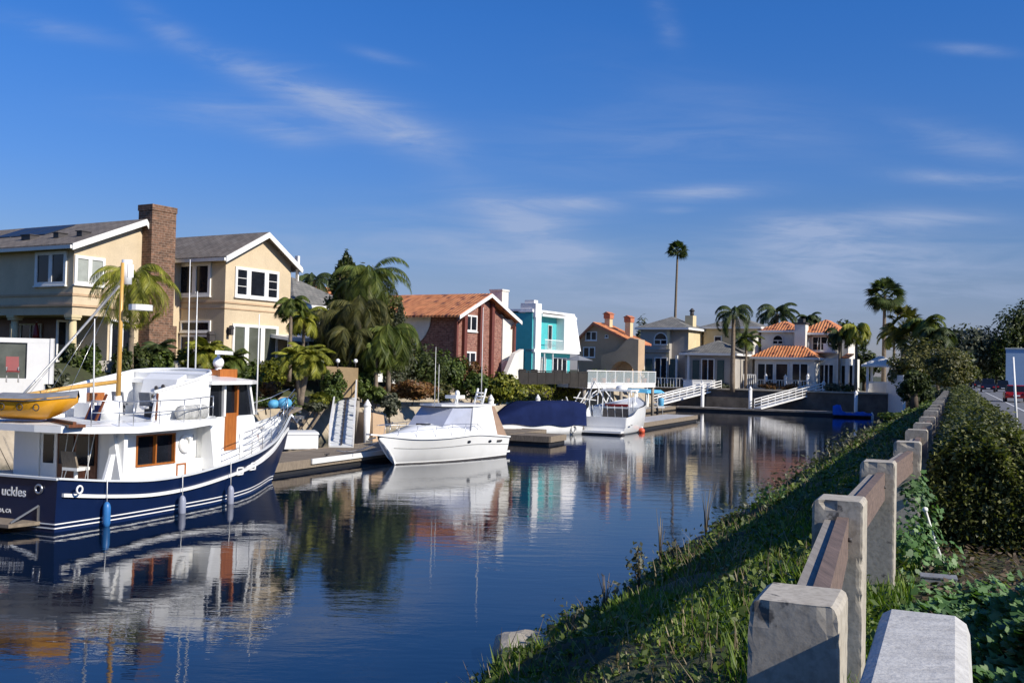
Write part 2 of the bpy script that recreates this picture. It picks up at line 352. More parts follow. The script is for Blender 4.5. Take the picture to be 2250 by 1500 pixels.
# foliage
M['f_palm']=foliage('palm_frond_green',(.055,.085,.015),(.12,.16,.03),(.22,.24,.05))
M['f_palmy']=foliage('yellow_green_frond',(.15,.17,.02),(.30,.31,.04),(.45,.42,.08))
M['f_palmd']=foliage('dark_palm_frond',(.03,.05,.018),(.07,.10,.03),(.13,.15,.06))
M['f_dark']=foliage('dark_tree_leaves',(.022,.035,.010),(.055,.075,.02),(.11,.13,.035))
M['f_mid']=foliage('garden_leaves',(.035,.06,.012),(.09,.13,.025),(.16,.20,.04))
M['f_yel']=foliage('citrus_leaves',(.06,.08,.012),(.17,.18,.02),(.30,.28,.03))
M['f_hedge']=foliage('hedge_leaves',(.030,.042,.012),(.095,.105,.028),(.27,.27,.12))
M['f_olv']=foliage('olive_tree_leaves',(.035,.045,.012),(.10,.10,.028),(.20,.18,.055))
M['f_ivy']=foliage('ivy_leaves',(.05,.11,.03),(.10,.20,.06),(.20,.31,.13))
M['f_litter']=foliage('dry_leaf_litter',(.08,.055,.035),(.15,.11,.075),(.24,.18,.13))
M['f_red']=foliage('russet_leaves',(.10,.045,.02),(.20,.09,.03),(.24,.15,.05))
M['f_olive']=foliage('grey_green_leaves',(.05,.06,.04),(.11,.12,.075),(.17,.17,.12))
M['f_grass']=foliage('bank_grass_blades',(.05,.10,.012),(.12,.20,.02),(.22,.28,.05),trans=.35)
M['f_dry']=foliage('dry_grass_stalks',(.12,.09,.05),(.22,.17,.10),(.34,.28,.18),trans=.2)

# ================================================================ foliage builders (numpy)
def np_mesh(name,V,nper,mat):
    """V: (n, nper, 3) polygons"""
    n=len(V); me=bpy.data.meshes.new(name); me.vertices.add(n*nper); me.vertices.foreach_set('co',V.reshape(-1).astype(np.float32))
    me.loops.add(n*nper); me.loops.foreach_set('vertex_index',np.arange(n*nper,dtype=np.int32))
    me.polygons.add(n); me.polygons.foreach_set('loop_start',np.arange(0,n*nper,nper,dtype=np.int32)); me.polygons.foreach_set('loop_total',np.full(n,nper,dtype=np.int32))
    me.materials.append(mat); me.update(calc_edges=True); return me
def rnd_dirs(rng,n):
    d=rng.normal(size=(n,3)); return d/np.linalg.norm(d,axis=1,keepdims=True)
def leaf_quads(rng,P,size,asp=.5,N=None,jit=.8):
    n=len(P); a=rnd_dirs(rng,n); nn=rnd_dirs(rng,n)
    if N is not None: nn=N+nn*jit; nn/=np.linalg.norm(nn,axis=1,keepdims=True)+1e-9
    b=np.cross(nn,a); b/=np.linalg.norm(b,axis=1,keepdims=True)+1e-9; a=np.cross(b,nn)
    s=(size*rng.uniform(.6,1.35,n))[:,None]
    return np.stack([P-a*s,P+b*s*asp+a*s*.1,P+a*s,P-b*s*asp+a*s*.1],axis=1)
def crown_pts(rng,blobs,n,clump=.16,nclump=40,shell=.75):
    """leaf positions gathered in clumps spread over the outer part of several lobes"""
    vol=np.array([b[3]*b[4]*b[5] for b in blobs])**.67; pr=vol/vol.sum(); out=[];nor=[]
    for b,p in zip(blobs,pr):
        k=max(3,int(nclump*p*len(blobs)/2)); m=max(10,int(n*p)); c=np.array(b[:3]); r=np.array(b[3:6])
        cd=rnd_dirs(rng,k)*rng.uniform(shell-.3,1.08,(k,1)); idx=rng.integers(0,k,m); sz=rng.uniform(.6,1.5,(k,1))[idx]
        q=cd[idx]+rng.normal(size=(m,3))*clump*sz; ql=np.linalg.norm(q,axis=1,keepdims=True); q=q/np.maximum(1,ql/1.12); out.append(c+q*r); nor.append(q/(np.linalg.norm(q,axis=1,keepdims=True)+1e-6)+np.array([0,0,.3]))
    return np.concatenate(out),np.concatenate(nor)
def tree(name,label,cat,base,h,blobs,nleaf,lsize,leafmat,seed,trunk_r=.15,group=None,clump=.16,nclump=40,trunkmat='bark',limbs=4,asp=.5):
    """blobs relative to base"""
    rng=np.random.default_rng(seed); t=Thing(name,label,cat,base,90,group)
    if trunk_r>0:
        mb=MB(); top=np.array(blobs[0][:3]); mb.tube([(0,0,-.3),(top[0]*.3,top[1]*.3,top[2]*.45),(top[0],top[1],top[2])],[trunk_r*1.25,trunk_r*.9,trunk_r*.35],8)
        for i in range(limbs):
            b=blobs[i%len(blobs)]; d=rnd_dirs(rng,1)[0]*.6
            mb.tube([(top[0]*.3,top[1]*.3,top[2]*.42),(b[0]*.6+d[0]*b[3]*.3,b[1]*.6+d[1]*b[4]*.3,b[2]*.75),(b[0]+d[0]*b[3],b[1]+d[1]*b[4],b[2]+abs(d[2])*b[5])],[trunk_r*.5,trunk_r*.3,trunk_r*.1],6)
        t.part('trunk',mb,M[trunkmat])
    P,N=crown_pts(rng,blobs,nleaf,clump,nclump); P[:,2]=np.maximum(P[:,2],.02)
    t.part('crown',np_mesh('crown',leaf_quads(rng,P,lsize,asp,N),4,M[leafmat]),None); return t
def shrub(label,px,py_top,py_bot,wpx,Y,leafmat,seed,n=1500,ls=None,name='shrub',cat='shrub',group=None,depth=1.0,lobes=4,zb=None,bark='bark'):
    """shrub standing at photo column px at real distance Y"""
    b=at(px,py_bot,Y); t_=at(px,py_top,Y); h=t_[2]-b[2]; W=wpx/F*Y/2; rng=random.Random(seed)
    if zb is not None: h+=b[2]-zb; b=(b[0],b[1],zb)
    bl=[]
    for i in range(lobes):
        s=rng.uniform(.5,.75); bl.append((rng.uniform(-1,1)*W*.5,rng.uniform(-1,1)*W*.4*depth,h*rng.uniform(.4,.62),W*s,W*s*depth,h*.38*rng.uniform(.85,1.05)))
    bl.append((0,0,h*.45,W*.8,W*.7*depth,h*.42))
    return tree(name,label,cat,b,h,bl,n,ls or .16,leafmat,seed,trunk_r=max(.03,h*.03),group=group,nclump=24)
def frond(rng,out,az,e0,L,droop,leafl,nseg=14,w=.035,hang=.5,twist=0):
    """one feather frond: rachis + leaflets as thin blades appended to out (list of quads)"""
    p=np.zeros(3); el=e0; hd=np.array([math.cos(az),math.sin(az),0]); side=np.array([-math.sin(az),math.cos(az),0]); step=L/nseg; pts=[p.copy()]
    for i in range(nseg):
        p=p+step*(hd*math.cos(el)+np.array([0,0,math.sin(el)])); el-=droop/nseg*(1+i/nseg); pts.append(p.copy())
    for i in range(nseg):
        a,b=pts[i],pts[i+1]; r=.03*(1-i/nseg)+.006; s=side*r; out.append([a-s,a+s,b+s*.9,b-s*.9])
    w=w*.72
    for i in range(nseg):
        a,b=pts[i],pts[i+1]
        for q in (0,.25,.5,.75):
            fr=(i+q)/nseg
            if fr<.12: continue
            o=a+(b-a)*q; ll=leafl*math.sin(math.pi*min(1,.12+fr*.86))**.6*rng.uniform(.85,1.1)
            d=(b-a)/step
            for sg in (-1,1):
                tip=o+(side*sg*math.cos(hang)+d*.55+np.array([0,0,-math.sin(hang)]))*ll*np.array([1,1,1])+rng.normal(size=3)*.04*leafl
                mid=(o+tip)/2+np.array([0,0,.06*ll]); ww=d*w
                out.append([o-ww*.5,o+ww*.5,mid+ww,tip]) ; out.append([o-ww*.5,mid+ww,tip,mid-ww])
def feather_palm(name,label,base,h,seed,n=16,L=2.2,leafl=.5,r=.12,mat='f_palm',group=None,e=(-.2,1.3),droop=(1.0,2.0),lean=(0,0),stems=None,w=.035,cat='palm tree',hang=.5):
    rng=np.random.default_rng(seed); t=Thing(name,label,cat,base,90,group)
    stems=stems or [(lean[0],lean[1],h)]
    for (lx,ly,hh) in stems:
        mb=MB(); K=7; mb.tube([(lx*(i/K)**1.5,ly*(i/K)**1.5,-.3+(hh+.3)*i/K) for i in range(K+1)],[r*(1.25-.45*i/K)*(1+.06*((i%2)*2-1)) for i in range(K+1)],9)
        t.part('trunk',mb,M['trunk'])
    out=[]
    for (lx,ly,hh) in stems:
        for i in range(n):
            q=[]; az=2*math.pi*(i*.381966+rng.uniform(-.05,.05)); f=(i+.5)/n; e0=e[1]+(e[0]-e[1])*f+rng.uniform(-.12,.12)
            frond(rng,q,az,e0,L*rng.uniform(.8,1.1),droop[0]+(droop[1]-droop[0])*rng.uniform(0,1),leafl,w=w,hang=hang)
            q=np.array(q)+np.array([lx,ly,hh]); out.append(q)
    t.part('crown',np_mesh('crown',np.concatenate(out),4,M[mat]),None); return t
def fan_palm(name,label,base,h,seed,n=40,Lp=1.1,fr=.9,r=.2,mat='f_palmd',skirt=True,lean=0,group=None):
    rng=np.random.default_rng(seed); t=Thing(name,label,'palm tree',base,90,group); K=9
    mb=MB(); mb.tube([(lean*(i/K)**1.6,0,-.3+(h+.3)*i/K) for i in range(K+1)],[r*(1.3-.6*i/K) for i in range(K+1)],9); t.part('trunk',mb,M['trunk'])
    out=[]; top=np.array([lean,0,h])
    for i in range(n):
        f=(i+.5)/n; el=1.35-(2.35 if skirt else 1.8)*f+rng.uniform(-.15,.15); az=2.399963*i+rng.uniform(-.2,.2)
        hd=np.array([math.cos(az)*math.cos(el),math.sin(az)*math.cos(el),math.sin(el)]); side=np.array([-math.sin(az),math.cos(az),0]); up=np.cross(side,hd)
        L=Lp*(1.0 if f<.7 else .75)*rng.uniform(.85,1.1); c=top+hd*L; s=side*.03
        out.append([top-s,top+s,c+s*.6,c-s*.6]); nrm=np.cross(side,hd); tw_=rng.uniform(-.9,.9); sd_=side*math.cos(tw_)+nrm*math.sin(tw_)
        for k in range(-8,9):
            a=k*.17; d=hd*math.cos(a)+sd_*math.sin(a); l=fr*(1-.25*abs(k)/8)*rng.uniform(.85,1.1); tip=c+d*l+np.array([0,0,-.28*l]); mid=c+d*l*.55; ww=(sd_*math.cos(a)-hd*math.sin(a))*.06*fr
            out.append([c,mid-ww,tip,mid+ww])
    t.part('crown',np_mesh('crown',np.array(out),4,M[mat]),None); return t
# ================================================================ setting: ground, water, road
BU=[-6.6,-5.75,-5.2,-4.2,-3.4,-2.0,-.9,-.6]; BZ=[-.7,-.03,.18,.42,1.50,2.08,2.38,2.42]
def bshift(u,v):   # the water edge wanders in and out
    u=np.asarray(u,float); v=np.asarray(v,float); w_=np.clip((-u-2.2)/2.0,0,1)
    return u+w_*(.22*np.sin(v*.93)+.15*np.sin(v*2.3+1)+.09*np.sin(v*5.1+2))
def bankza(u,v): return np.interp(bshift(u,v),BU,BZ)
def bankz(u,v): return float(bankza(u,v))
def gz_(u,v):
    left=3.95-1.0*min(1,max(0,(v-45)/35.0))          # garden level of the left bank falls away along the canal
    if v>115.0: return 2.25 if u<1.72 else 2.19
    if u<-31:
        if u<-36.5: return left
        if u<-33.2: return 2.25+(left-2.25)*(-33.2-u)/3.3
        return -.6+2.85*(-31-u)/2.2
    if u<-6.6: return -1.4
    if u<-.9:
        return bankz(u,v)
    if u<1.7: return 2.42
    return 2.2
def build_ground():
    us=[-2500,-600,-250,-120,-80,-60,-50,-44,-40,-36.5,-35,-33.2,-32.4,-31.7,-31,-25,-18,-10,-7,-6.5]+[-6.6+.26*i for i in range(23)]+[-.6,0,.6,1.2,1.7,1.75,4,8,14,30,80,250,700,2500]
    vs=[-600,-100,-30,-10,-4]+[-2+.5*i for i in range(0,90)]+[45+2.5*i for i in range(28)]+[114.9,115.1,118,125,140,180,300,800,3500]
    us=sorted(set(us)); vs=sorted(set(vs)); rng=random.Random(4); V=[];Fs=[]
    for v in vs:
        for u in us:
            z=gz_(u,v)
            if -6.0<u<-1 and v<110: z+=.09*math.sin(v*1.7+u*2)+.07*math.sin(v*3.9-u*4)+rng.uniform(-.05,.05)
            V.append(uv(u,v,z))
    n=len(us)
    for j in range(len(vs)-1):
        for i in range(n-1): Fs.append((j*n+i,j*n+i+1,(j+1)*n+i+1,(j+1)*n+i))
    k=NT('earth_and_turf'); a=k.noise(.9,7,.65); b=k.noise(9,5,.7)
    k.col(k.mix(k.ramp(b,[(.35,(0,0,0)),(.65,(1,1,1))]),k.ramp(a,[(.35,(.045,.035,.02)),(.6,(.05,.055,.02)),(.8,(.10,.085,.05))]),k.ramp(a,[(.3,(.03,.04,.012)),(.7,(.06,.075,.02))]))).set(Roughness=.95); k.bump(b,.7,.06)
    mb=MB(); mb.add(V,Fs,0,True); o=solo('ground',mb,k.m,None,None,kind='structure')
build_ground()
# water
k=NT('canal_water'); k.col((.002,.008,.022)).set(Roughness=.012,IOR=1.333); k.b.inputs['Specular IOR Level'].default_value=.9
n1=k.noise(1.0,5,.6,stretch=(.55,1.7,1),dist=.6); n2=k.noise(3.4,3,.55,stretch=(.5,1.3,1)); n3=k.noise(.22,2,.5)
h=nmath(k.t,'ADD',nmath(k.t,'MULTIPLY',n1,1.0),nmath(k.t,'MULTIPLY',n2,.30)); h=nmath(k.t,'MULTIPLY',h,nmath(k.t,'MULTIPLY_ADD',n3,1.6,-.15))
k.bump(h,.019,.5)
mb=MB(); mb.add([uv(-31.6,-80),uv(-5.4,-80),uv(-5.4,115.4),uv(-31.6,115.4)],[(0,1,2,3)]); solo('water',mb,k.m,None,None,kind='structure')
# road
k=NT('asphalt'); k.col(k.ramp(k.noise(.6,6),[(.3,(.12,.12,.125)),(.7,(.16,.16,.165))])).set(Roughness=.9); k.bump(k.noise(60,3),.3,.01)
mb=MB(); mb.add([uv(2.0,-20,2.25),uv(8.6,-20,2.25),uv(8.6,400,2.25),uv(2.0,400,2.25)],[(0,1,2,3)]); solo('road',mb,k.m,None,None,kind='structure')
mb=MB()
for a,b,u in [(30,400,3.9)]: mb.box(u-.06,u+.06,a,b,2.254,2.256)
mb.v=[uv(p[0],p[1],p[2]) for p in mb.v]; solo('road_marking',mb,plain('road_paint',(.7,.7,.68),.7,.2,1),None,None,kind='structure')
mb=MB(); mb.box(1.72,2.0,-20,400,2.1,2.43); mb.v=[uv(*p) for p in mb.v]; solo('kerb',mb,M['concrete'],None,None,kind='structure')
mb=MB(); mb.box(1.0,1.72,10.5,16,2.40,2.435); mb.v=[uv(*p) for p in mb.v]; solo('path',mb,M['concrete'],None,None,kind='structure')

# seawalls: sloping concrete revetment on the left, upright wall at the end
mb=MB()
for j in range(26):
    v0=-20+j*5.2; mb.add([uv(-33.35,v0,2.36),uv(-32.9,v0,2.36),uv(-30.85,v0,-.3),uv(-33.35,v0,-.3),uv(-33.35,v0+5.16,2.36),uv(-32.9,v0+5.16,2.36),uv(-30.85,v0+5.16,-.3),uv(-33.35,v0+5.16,-.3)],[(0,1,2,3),(7,6,5,4),(0,4,5,1),(1,5,6,2),(2,6,7,3),(3,7,4,0)])
solo('seawall',mb,M['tidal'],'sloping tan concrete seawall in panels under the left gardens','seawall')
T=Thing('seawall','dark upright seawall with pale cap below the far patios','seawall')
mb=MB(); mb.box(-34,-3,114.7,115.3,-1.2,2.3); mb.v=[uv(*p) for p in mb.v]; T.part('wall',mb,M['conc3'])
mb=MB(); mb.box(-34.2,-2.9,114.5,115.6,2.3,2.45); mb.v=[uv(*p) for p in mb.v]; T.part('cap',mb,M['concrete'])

# ---------------------------------------------------------------- guard fence on the right bank
T=Thing('guard_fence','low fence of weathered concrete posts and brown planks along the bank','fence')
def v2w(mb): mb.v=[uv(*p) for p in mb.v]; return mb
posts=[]
for (px,Y) in ((1763,3.27),(1849,5.75),(1932,8.4)):
    a=at(px,900,Y); posts.append(to_uv(a[0],a[1]))
for i in range(19): posts.append((-.46,posts[2][1]+2.72*(i+1)))
rp=random.Random(3)
k=NT('weathered_post_concrete'); nz=k.noise(2.2,7,.7); f2=k.noise(30,4); spots=k.noise(9,4,.6)
c=k.ramp(nz,[(.3,(.34,.30,.235)),(.55,(.44,.40,.33)),(.75,(.52,.48,.40))]); c=k.mix(k.ramp(f2,[(.35,(.5,.5,.5)),(.55,(0,0,0))]),c,(.22,.19,.15))
lich=k.ramp(spots,[(.62,(0,0,0)),(.68,(.85,.85,.85))]); c=k.mix(lich,c,(.06,.055,.05)); k.col(c).set(Roughness=.95); k.bump(nmath(k.t,'ADD',nmath(k.t,'MULTIPLY',f2,.5),spots),.28,.008); PC=k.m
for i,(u,v) in enumerate(posts):
    hw,ht=.135,.145; c=.025; z0,z1=1.9,3.515+rp.uniform(-.02,.02)
    prof=[(-hw,z0),(hw,z0),(hw,z1-c),(hw-.008,z1-c*.35),(hw-c*.9,z1),(-hw+c*1.2,z1),(-hw+.01,z1-c*.5),(-hw,z1-c*1.4)]
    mb=MB(); mb.prism([(u+p[0],p[1]) for p in prof],'y',v-ht,v+ht)
    if i<4:
        me=mb.mesh('post',PC); bm=bmesh.new(); bm.from_mesh(me)
        cutp=[((0,0,2.3+.04*q_),(0,0,1)) for q_ in range(31)]+[((u+dx,0,0),(1,0,0)) for dx in (-.12,-.10,-.07,0,.07,.10,.12)]+[((0,v+dy,0),(0,1,0)) for dy in (-.13,-.11,-.08,0,.08,.11,.13)]
        for co,no in cutp: bmesh.ops.bisect_plane(bm,geom=bm.verts[:]+bm.edges[:]+bm.faces[:],plane_co=co,plane_no=no)
        chip=[(u+random.Random(i*9+q_).choice((-hw,hw)),v-ht,random.Random(i*7+q_).uniform(2.7,z1)) for q_ in range(4)]+[(u+random.Random(i*3+q_).uniform(-hw,hw),v-ht,z1-.02) for q_ in range(3)]
        for vt in bm.verts:
            x,y,z=vt.co; ed=max(0,(abs(x-u)-.118)/.017)*max(0,(abs(y-v)-.128)/.017); k_=.0022*min(1,ed)*(1+math.sin(z*47+i*2)*math.sin(z*113)); 
            for cx,cy,cz in chip:
                d=math.sqrt((x-cx)**2+(y-cy)**2+((z-cz)*.7)**2)
                if d<.028: k_+=.010*(1-d/.028)
            x=u+(x-u)*(1-k_/hw); y=v+(y-v)*(1-k_/ht); vt.co=(x,y,z)
        bm.to_mesh(me); bm.free()
        for vt in me.vertices: vt.co=uv(*vt.co)
        T.part('post',me,PC)
    else: v2w(mb); T.part('post',mb,PC)
FW=wood('weathered_fence_plank',(.18,.125,.10),(.08,.058,.048),(10,1,10),.9,3.0); FG=wood('grey_fence_plank',(.30,.27,.23),(.18,.16,.14),(10,1,10),.9,3.0)
# planks lie in canal axes; rotate their grain by using two stacked boards per bay
for i in range(len(posts)-1):
    (u0,v0),(u1,v1)=posts[i],posts[i+1]
    for (off,zt,zb,m,nm) in ((.03,3.43,3.21,FW,'plank'),(-.035,3.41,3.2,FG,'plank')):
        mb=MB(); a,b=v0+.15,v1-.15; w_=.03
        if i<3 and nm=='plank' and off>0:
            for vv in (a+.07,b-.07):
                uu=u0+(u1-u0)*(vv-v0)/(v1-v0)+off+w_; bt=MB(); bt.tube([uv(uu-.01,vv,(zt+zb)/2),uv(uu+.012,vv,(zt+zb)/2)],.012,8); T.part('bolt',bt,M['dark'])
        mb.hexa([uv(u0+off-w_,a,zb),uv(u0+off+w_,a,zb),uv(u1+off+w_,b,zb),uv(u1+off-w_,b,zb),uv(u0+off-w_,a,zt),uv(u0+off+w_,a,zt),uv(u1+off+w_,b,zt),uv(u1+off-w_,b,zt)])
        T.part(nm,mb,m)
# concrete barrier nearest the camera
mb=MB(); prof=[(-.20,2.3),(.045,2.3),(.045,3.47),(.035,3.50),(.005,3.52),(-.165,3.52),(-.19,3.505),(-.20,3.48)]
mb.prism(prof,'y',.9,3.22); v2w(mb)
k=NT('pale_concrete'); a=k.noise(4,7,.75,stretch=(1,3,1)); b=k.noise(45,4); c=k.ramp(a,[(.3,(.36,.35,.33)),(.55,(.50,.49,.46)),(.8,(.60,.59,.56))]); c=k.mix(k.ramp(b,[(.35,(.35,)*3),(.5,(0,0,0))]),c,(.25,.24,.22)); k.col(c).set(Roughness=.95); k.bump(nmath(k.t,'ADD',a,b),.45,.01)
solo('concrete_barrier',mb,k.m,'pale weathered concrete barrier beam in the near right corner','barrier')

# ---------------------------------------------------------------- hedge
def hedge(name,label,u0,u1,v0,v1,z0,z1,mat,seed,n0,size0,grow=True,core='f_dark',lump=.12):
    rng=np.random.default_rng(seed); T=Thing(name,label,'hedge')
    # leaves over a rounded profile; far leaves are drawn larger because fewer are needed
    t=rng.uniform(0,1,n0)**(2.2 if grow else 1); v=v0+(v1-v0)*t; th=rng.uniform(0,1,n0)*math.pi; 
    def prof(th,v):
        cu=(u0+u1)/2; hu=(u1-u0)/2; x=np.cos(th); z=np.sin(th); s=(np.abs(x)**2.5+np.abs(z)**2.5)**(-1/2.5); e=np.minimum(1,(v-v0+.25)/.8)**.5
        return cu-x*s*hu*e, z0+z*s*(z1-z0)*(.55+.45*e)
    lum=1+lump*np.sin(v*2.3+th*3)*np.sin(v*.9+1.3)+lump*.6*np.sin(v*6.1+th*7)
    U,Z=prof(th,v); cu=(u0+u1)/2; U=cu+(U-cu)*lum+rng.normal(0,.035,n0); Z=z0+(Z-z0)*(1+(lum-1)*.6)+rng.normal(0,.035,n0)
    # front end cap
    m=int(n0*.16); ue=rng.uniform(u0,u1,m); ze=z0+(z1-z0)*rng.uniform(0,1,m)*(1-.25*np.abs((ue-cu)/(u1-u0)*2)**3); ve=v0+rng.uniform(-.12,.15,m)+.5*((ze-z0)/(z1-z0))**3
    U=np.concatenate([U,ue]);Z=np.concatenate([Z,ze]);v=np.concatenate([v,ve]); dist=np.maximum(1,(v-v0)/9) if grow else np.ones(len(v))
    P=np.stack([U*CU[0]+v*CV[0],U*CU[1]+v*CV[1],Z],axis=1); nr=np.stack([(U-cu)*CU[0],(U-cu)*CU[1],(Z-z0)*.9],axis=1)
    sz=size0*dist**.6; a=leaf_quads(rng,P,1.0,.55,nr,.9); c=a.mean(axis=1,keepdims=True); a=c+(a-c)*sz[:,None,None]
    T.part('leaves',np_mesh('leaves',a,4,M[mat]),None)
    mb=MB(); K=14; rings=[]
    for j in range(9):
        vv=v0+.18+(v1-v0-.2)*(j/8)**1.7; ring=[]
        for i in range(K+1):
            q=math.pi*i/K; x,z=math.cos(q),math.sin(q); s=(abs(x)**2.5+abs(z)**2.5)**(-1/2.5); ring.append(uv((u0+u1)/2-x*s*(u1-u0)/2*.9,vv,z0+z*s*(z1-z0)*.92))
        rings.append(ring)
    mb.loft(rings,True,True); T.part('inner_core',mb,M[core]); return T
M['darkcore']=plain('dark_hedge_core',(.035,.03,.018),.95,.5,12,.8,30)  # dark brown colour of the solid core behind the hedge leaves
hedge('hedge','long clipped hedge between the plank fence and the road',-.22,.84,11.6,66,2.42,3.66,'f_hedge',11,120000,.027,core='darkcore')
# ---------------------------------------------------------------- ivy, vines
def lobed_leaves(rng,P,size,N):
    n=len(P); a=rnd_dirs(rng,n); nn=N+rnd_dirs(rng,n)*.55; nn/=np.linalg.norm(nn,axis=1,keepdims=True); b=np.cross(nn,a); b/=np.linalg.norm(b,axis=1,keepdims=True); a=np.cross(b,nn)
    s=(size*rng.uniform(.6,1.3,n))[:,None]; pts=[(-.9,0),(-.45,.55),(-.05,.40),(.25,.72),(.45,.3),(1,0),(.45,-.3),(.25,-.72),(-.05,-.40),(-.45,-.55)]
    return np.stack([P+a*s*x+b*s*y-nn*s*.18*abs(y) for x,y in pts],axis=1)
rng=np.random.default_rng(5); n=36000
v=rng.uniform(2.2,9.6,n); u=np.where(v>3.5,-.36,.12)+rng.uniform(0,1,n)**.8*(1.0+.30*v)
hum=.30+.13*np.sin(u*3.1+v*1.7)+.10*np.sin(u*7.3-v*2.9+1)+.07*np.sin(v*9+u*5); keep=(v<8.0+.7*np.sin(u*2.3+1))|(rng.uniform(0,1,n)<.12); edge=np.clip((u+.1)*1.2,0.2,1)
z=2.44+np.clip(hum*edge,.03,1)*rng.uniform(.55,1.08,n); P=np.stack([u*CU[0]+v*CV[0],u*CU[1]+v*CV[1],z],axis=1)[keep]
N=np.tile(np.array([[.25,-.25,.9]]),(len(P),1)); solo('ivy',np_mesh('ivy',lobed_leaves(rng,P,.056,N),10,M['f_ivy']),None,'mounded dark green ivy spreading over the ground in the near right corner','ground cover',kind='stuff')
# climbing vine on the third and fourth posts
rng=np.random.default_rng(8); P,N=[],[]
bl=[]
for (px,py,Y,r) in ((2012,1085,9.6,.13),(2030,1120,9.9,.15),(2008,1160,9.3,.15),(2022,1060,10.6,.10),(2000,1215,8.9,.14),(2030,1200,9.5,.18),(2075,1235,9.2,.16)):
    c=at(px,py,Y); bl.append((c[0],c[1],c[2],r,r*.8,r*1.1))
P,N=crown_pts(rng,bl,620,.45,40); solo('vine',np_mesh('vine',lobed_leaves(rng,P,.038,N*.5+np.array([.3,-.4,.5])),10,M['f_ivy']),None,'pale green vine climbing beside the fourth fence post','vine')
# leaf litter and low weeds in front of the hedge
rng=np.random.default_rng(9); n=7000; v=rng.uniform(5.5,13.5,n); u=rng.uniform(-.25,2.6,n); P=np.stack([u*CU[0]+v*CV[0],u*CU[1]+v*CV[1],2.44+rng.uniform(0,.09,n)**1],axis=1)
solo('leaf_litter',np_mesh('leaf_litter',leaf_quads(rng,P,.035,.5,np.tile([[0,0,1.]],(n,1)),.7),4,M['f_litter']),None,'brown fallen leaves on the soil at the foot of the hedge','leaf litter',kind='stuff')
# leaning pipe and small utility box
a=onz(2076,1248,2.44); b=at(2033,1122,a[1]-.05)
mb=MB(); mb.tube([a,((a[0]+b[0])/2-.005,(a[1]+b[1])/2,(a[2]+b[2])/2),b,(b[0]-.02,b[1]-.05,b[2]+.02)],[.014,.014,.015,.026],8); solo('metal_pipe',mb,M['trim'],'thin grey metal pipe leaning in the weeds before the hedge','pipe')
a=onz(2062,1288,2.44); T=Thing('utility_box','small open grey utility box on the ground beside the ivy','utility box',a,20)
mb=MB(); mb.box(-.08,.10,-.14,.14,0,.07); T.part('body',mb,M['alu']); mb=MB(); mb.box(-.085,.105,-.145,.145,.078,.09); T.part('lid',mb,M['greyc'])

# ---------------------------------------------------------------- bank grass and weeds
def blades(rng,n,ur,vr,hr,mat,name,label,w=.012,bend=.5,dens=None,kind='stuff',cat='grass'):
    v=vr[0]+(vr[1]-vr[0])*rng.uniform(0,1,n)**1.8; u=rng.uniform(ur[0],ur[1],n)
    if dens is not None:
        k_=dens(u,v)>rng.uniform(0,1,n); u,v=u[k_],v[k_]; n=len(u)
    f=np.clip((u+6.1)/5.2,0.001,1); z=bankza(u,v)-.03
    base=np.stack([u*CU[0]+v*CV[0],u*CU[1]+v*CV[1],z],axis=1); h=rng.uniform(hr[0],hr[1],n)*(1+.35*np.sin(u*4)*np.sin(v*2.1)); ww=(w*(1+v*.07))[:,None] if hasattr(w,'__len__')==False else w
    az=rng.uniform(0,2*math.pi,n); d=np.stack([np.cos(az),np.sin(az),np.zeros(n)],axis=1); s=np.stack([-np.sin(az),np.cos(az),np.zeros(n)],axis=1); be=(bend*rng.uniform(.2,1,n)*h)[:,None]; H=np.stack([np.zeros(n),np.zeros(n),h],axis=1)
    mid=base+H*.55+d*be*.35; tip=base+H+d*be
    q1=np.stack([base-s*ww,base+s*ww,mid+s*ww*.8,mid-s*ww*.8],axis=1); q2=np.stack([mid-s*ww*.8,mid+s*ww*.8,tip+s*ww*.1,tip-s*ww*.1],axis=1)
    solo(name,np_mesh(name,np.concatenate([q1,q2]),4,M[mat]),None,label,cat,kind=kind)
rng=np.random.default_rng(21)
patch=lambda u,v: np.clip(.75+.6*np.sin(u*1.9+v*.8)*np.sin(v*.55+1.0),.08,1)*np.clip((26-v)/12,.2,1)
blades(rng,120000,(-6.0,-.3),(1.5,34),(.07,.22),'f_grass','grass','bright green grass on the slope between fence and water',.0065,.7,patch)
blades(rng,15000,(-5.6,-.3),(3,60),(.10,.34),'f_dry','dry_grass','dry straw coloured weeds scattered over the bank slope',.0045,.8,lambda u,v: np.clip(.45-.6*np.sin(u*1.9+v*.8)*np.sin(v*.55+1.0),.05,1))
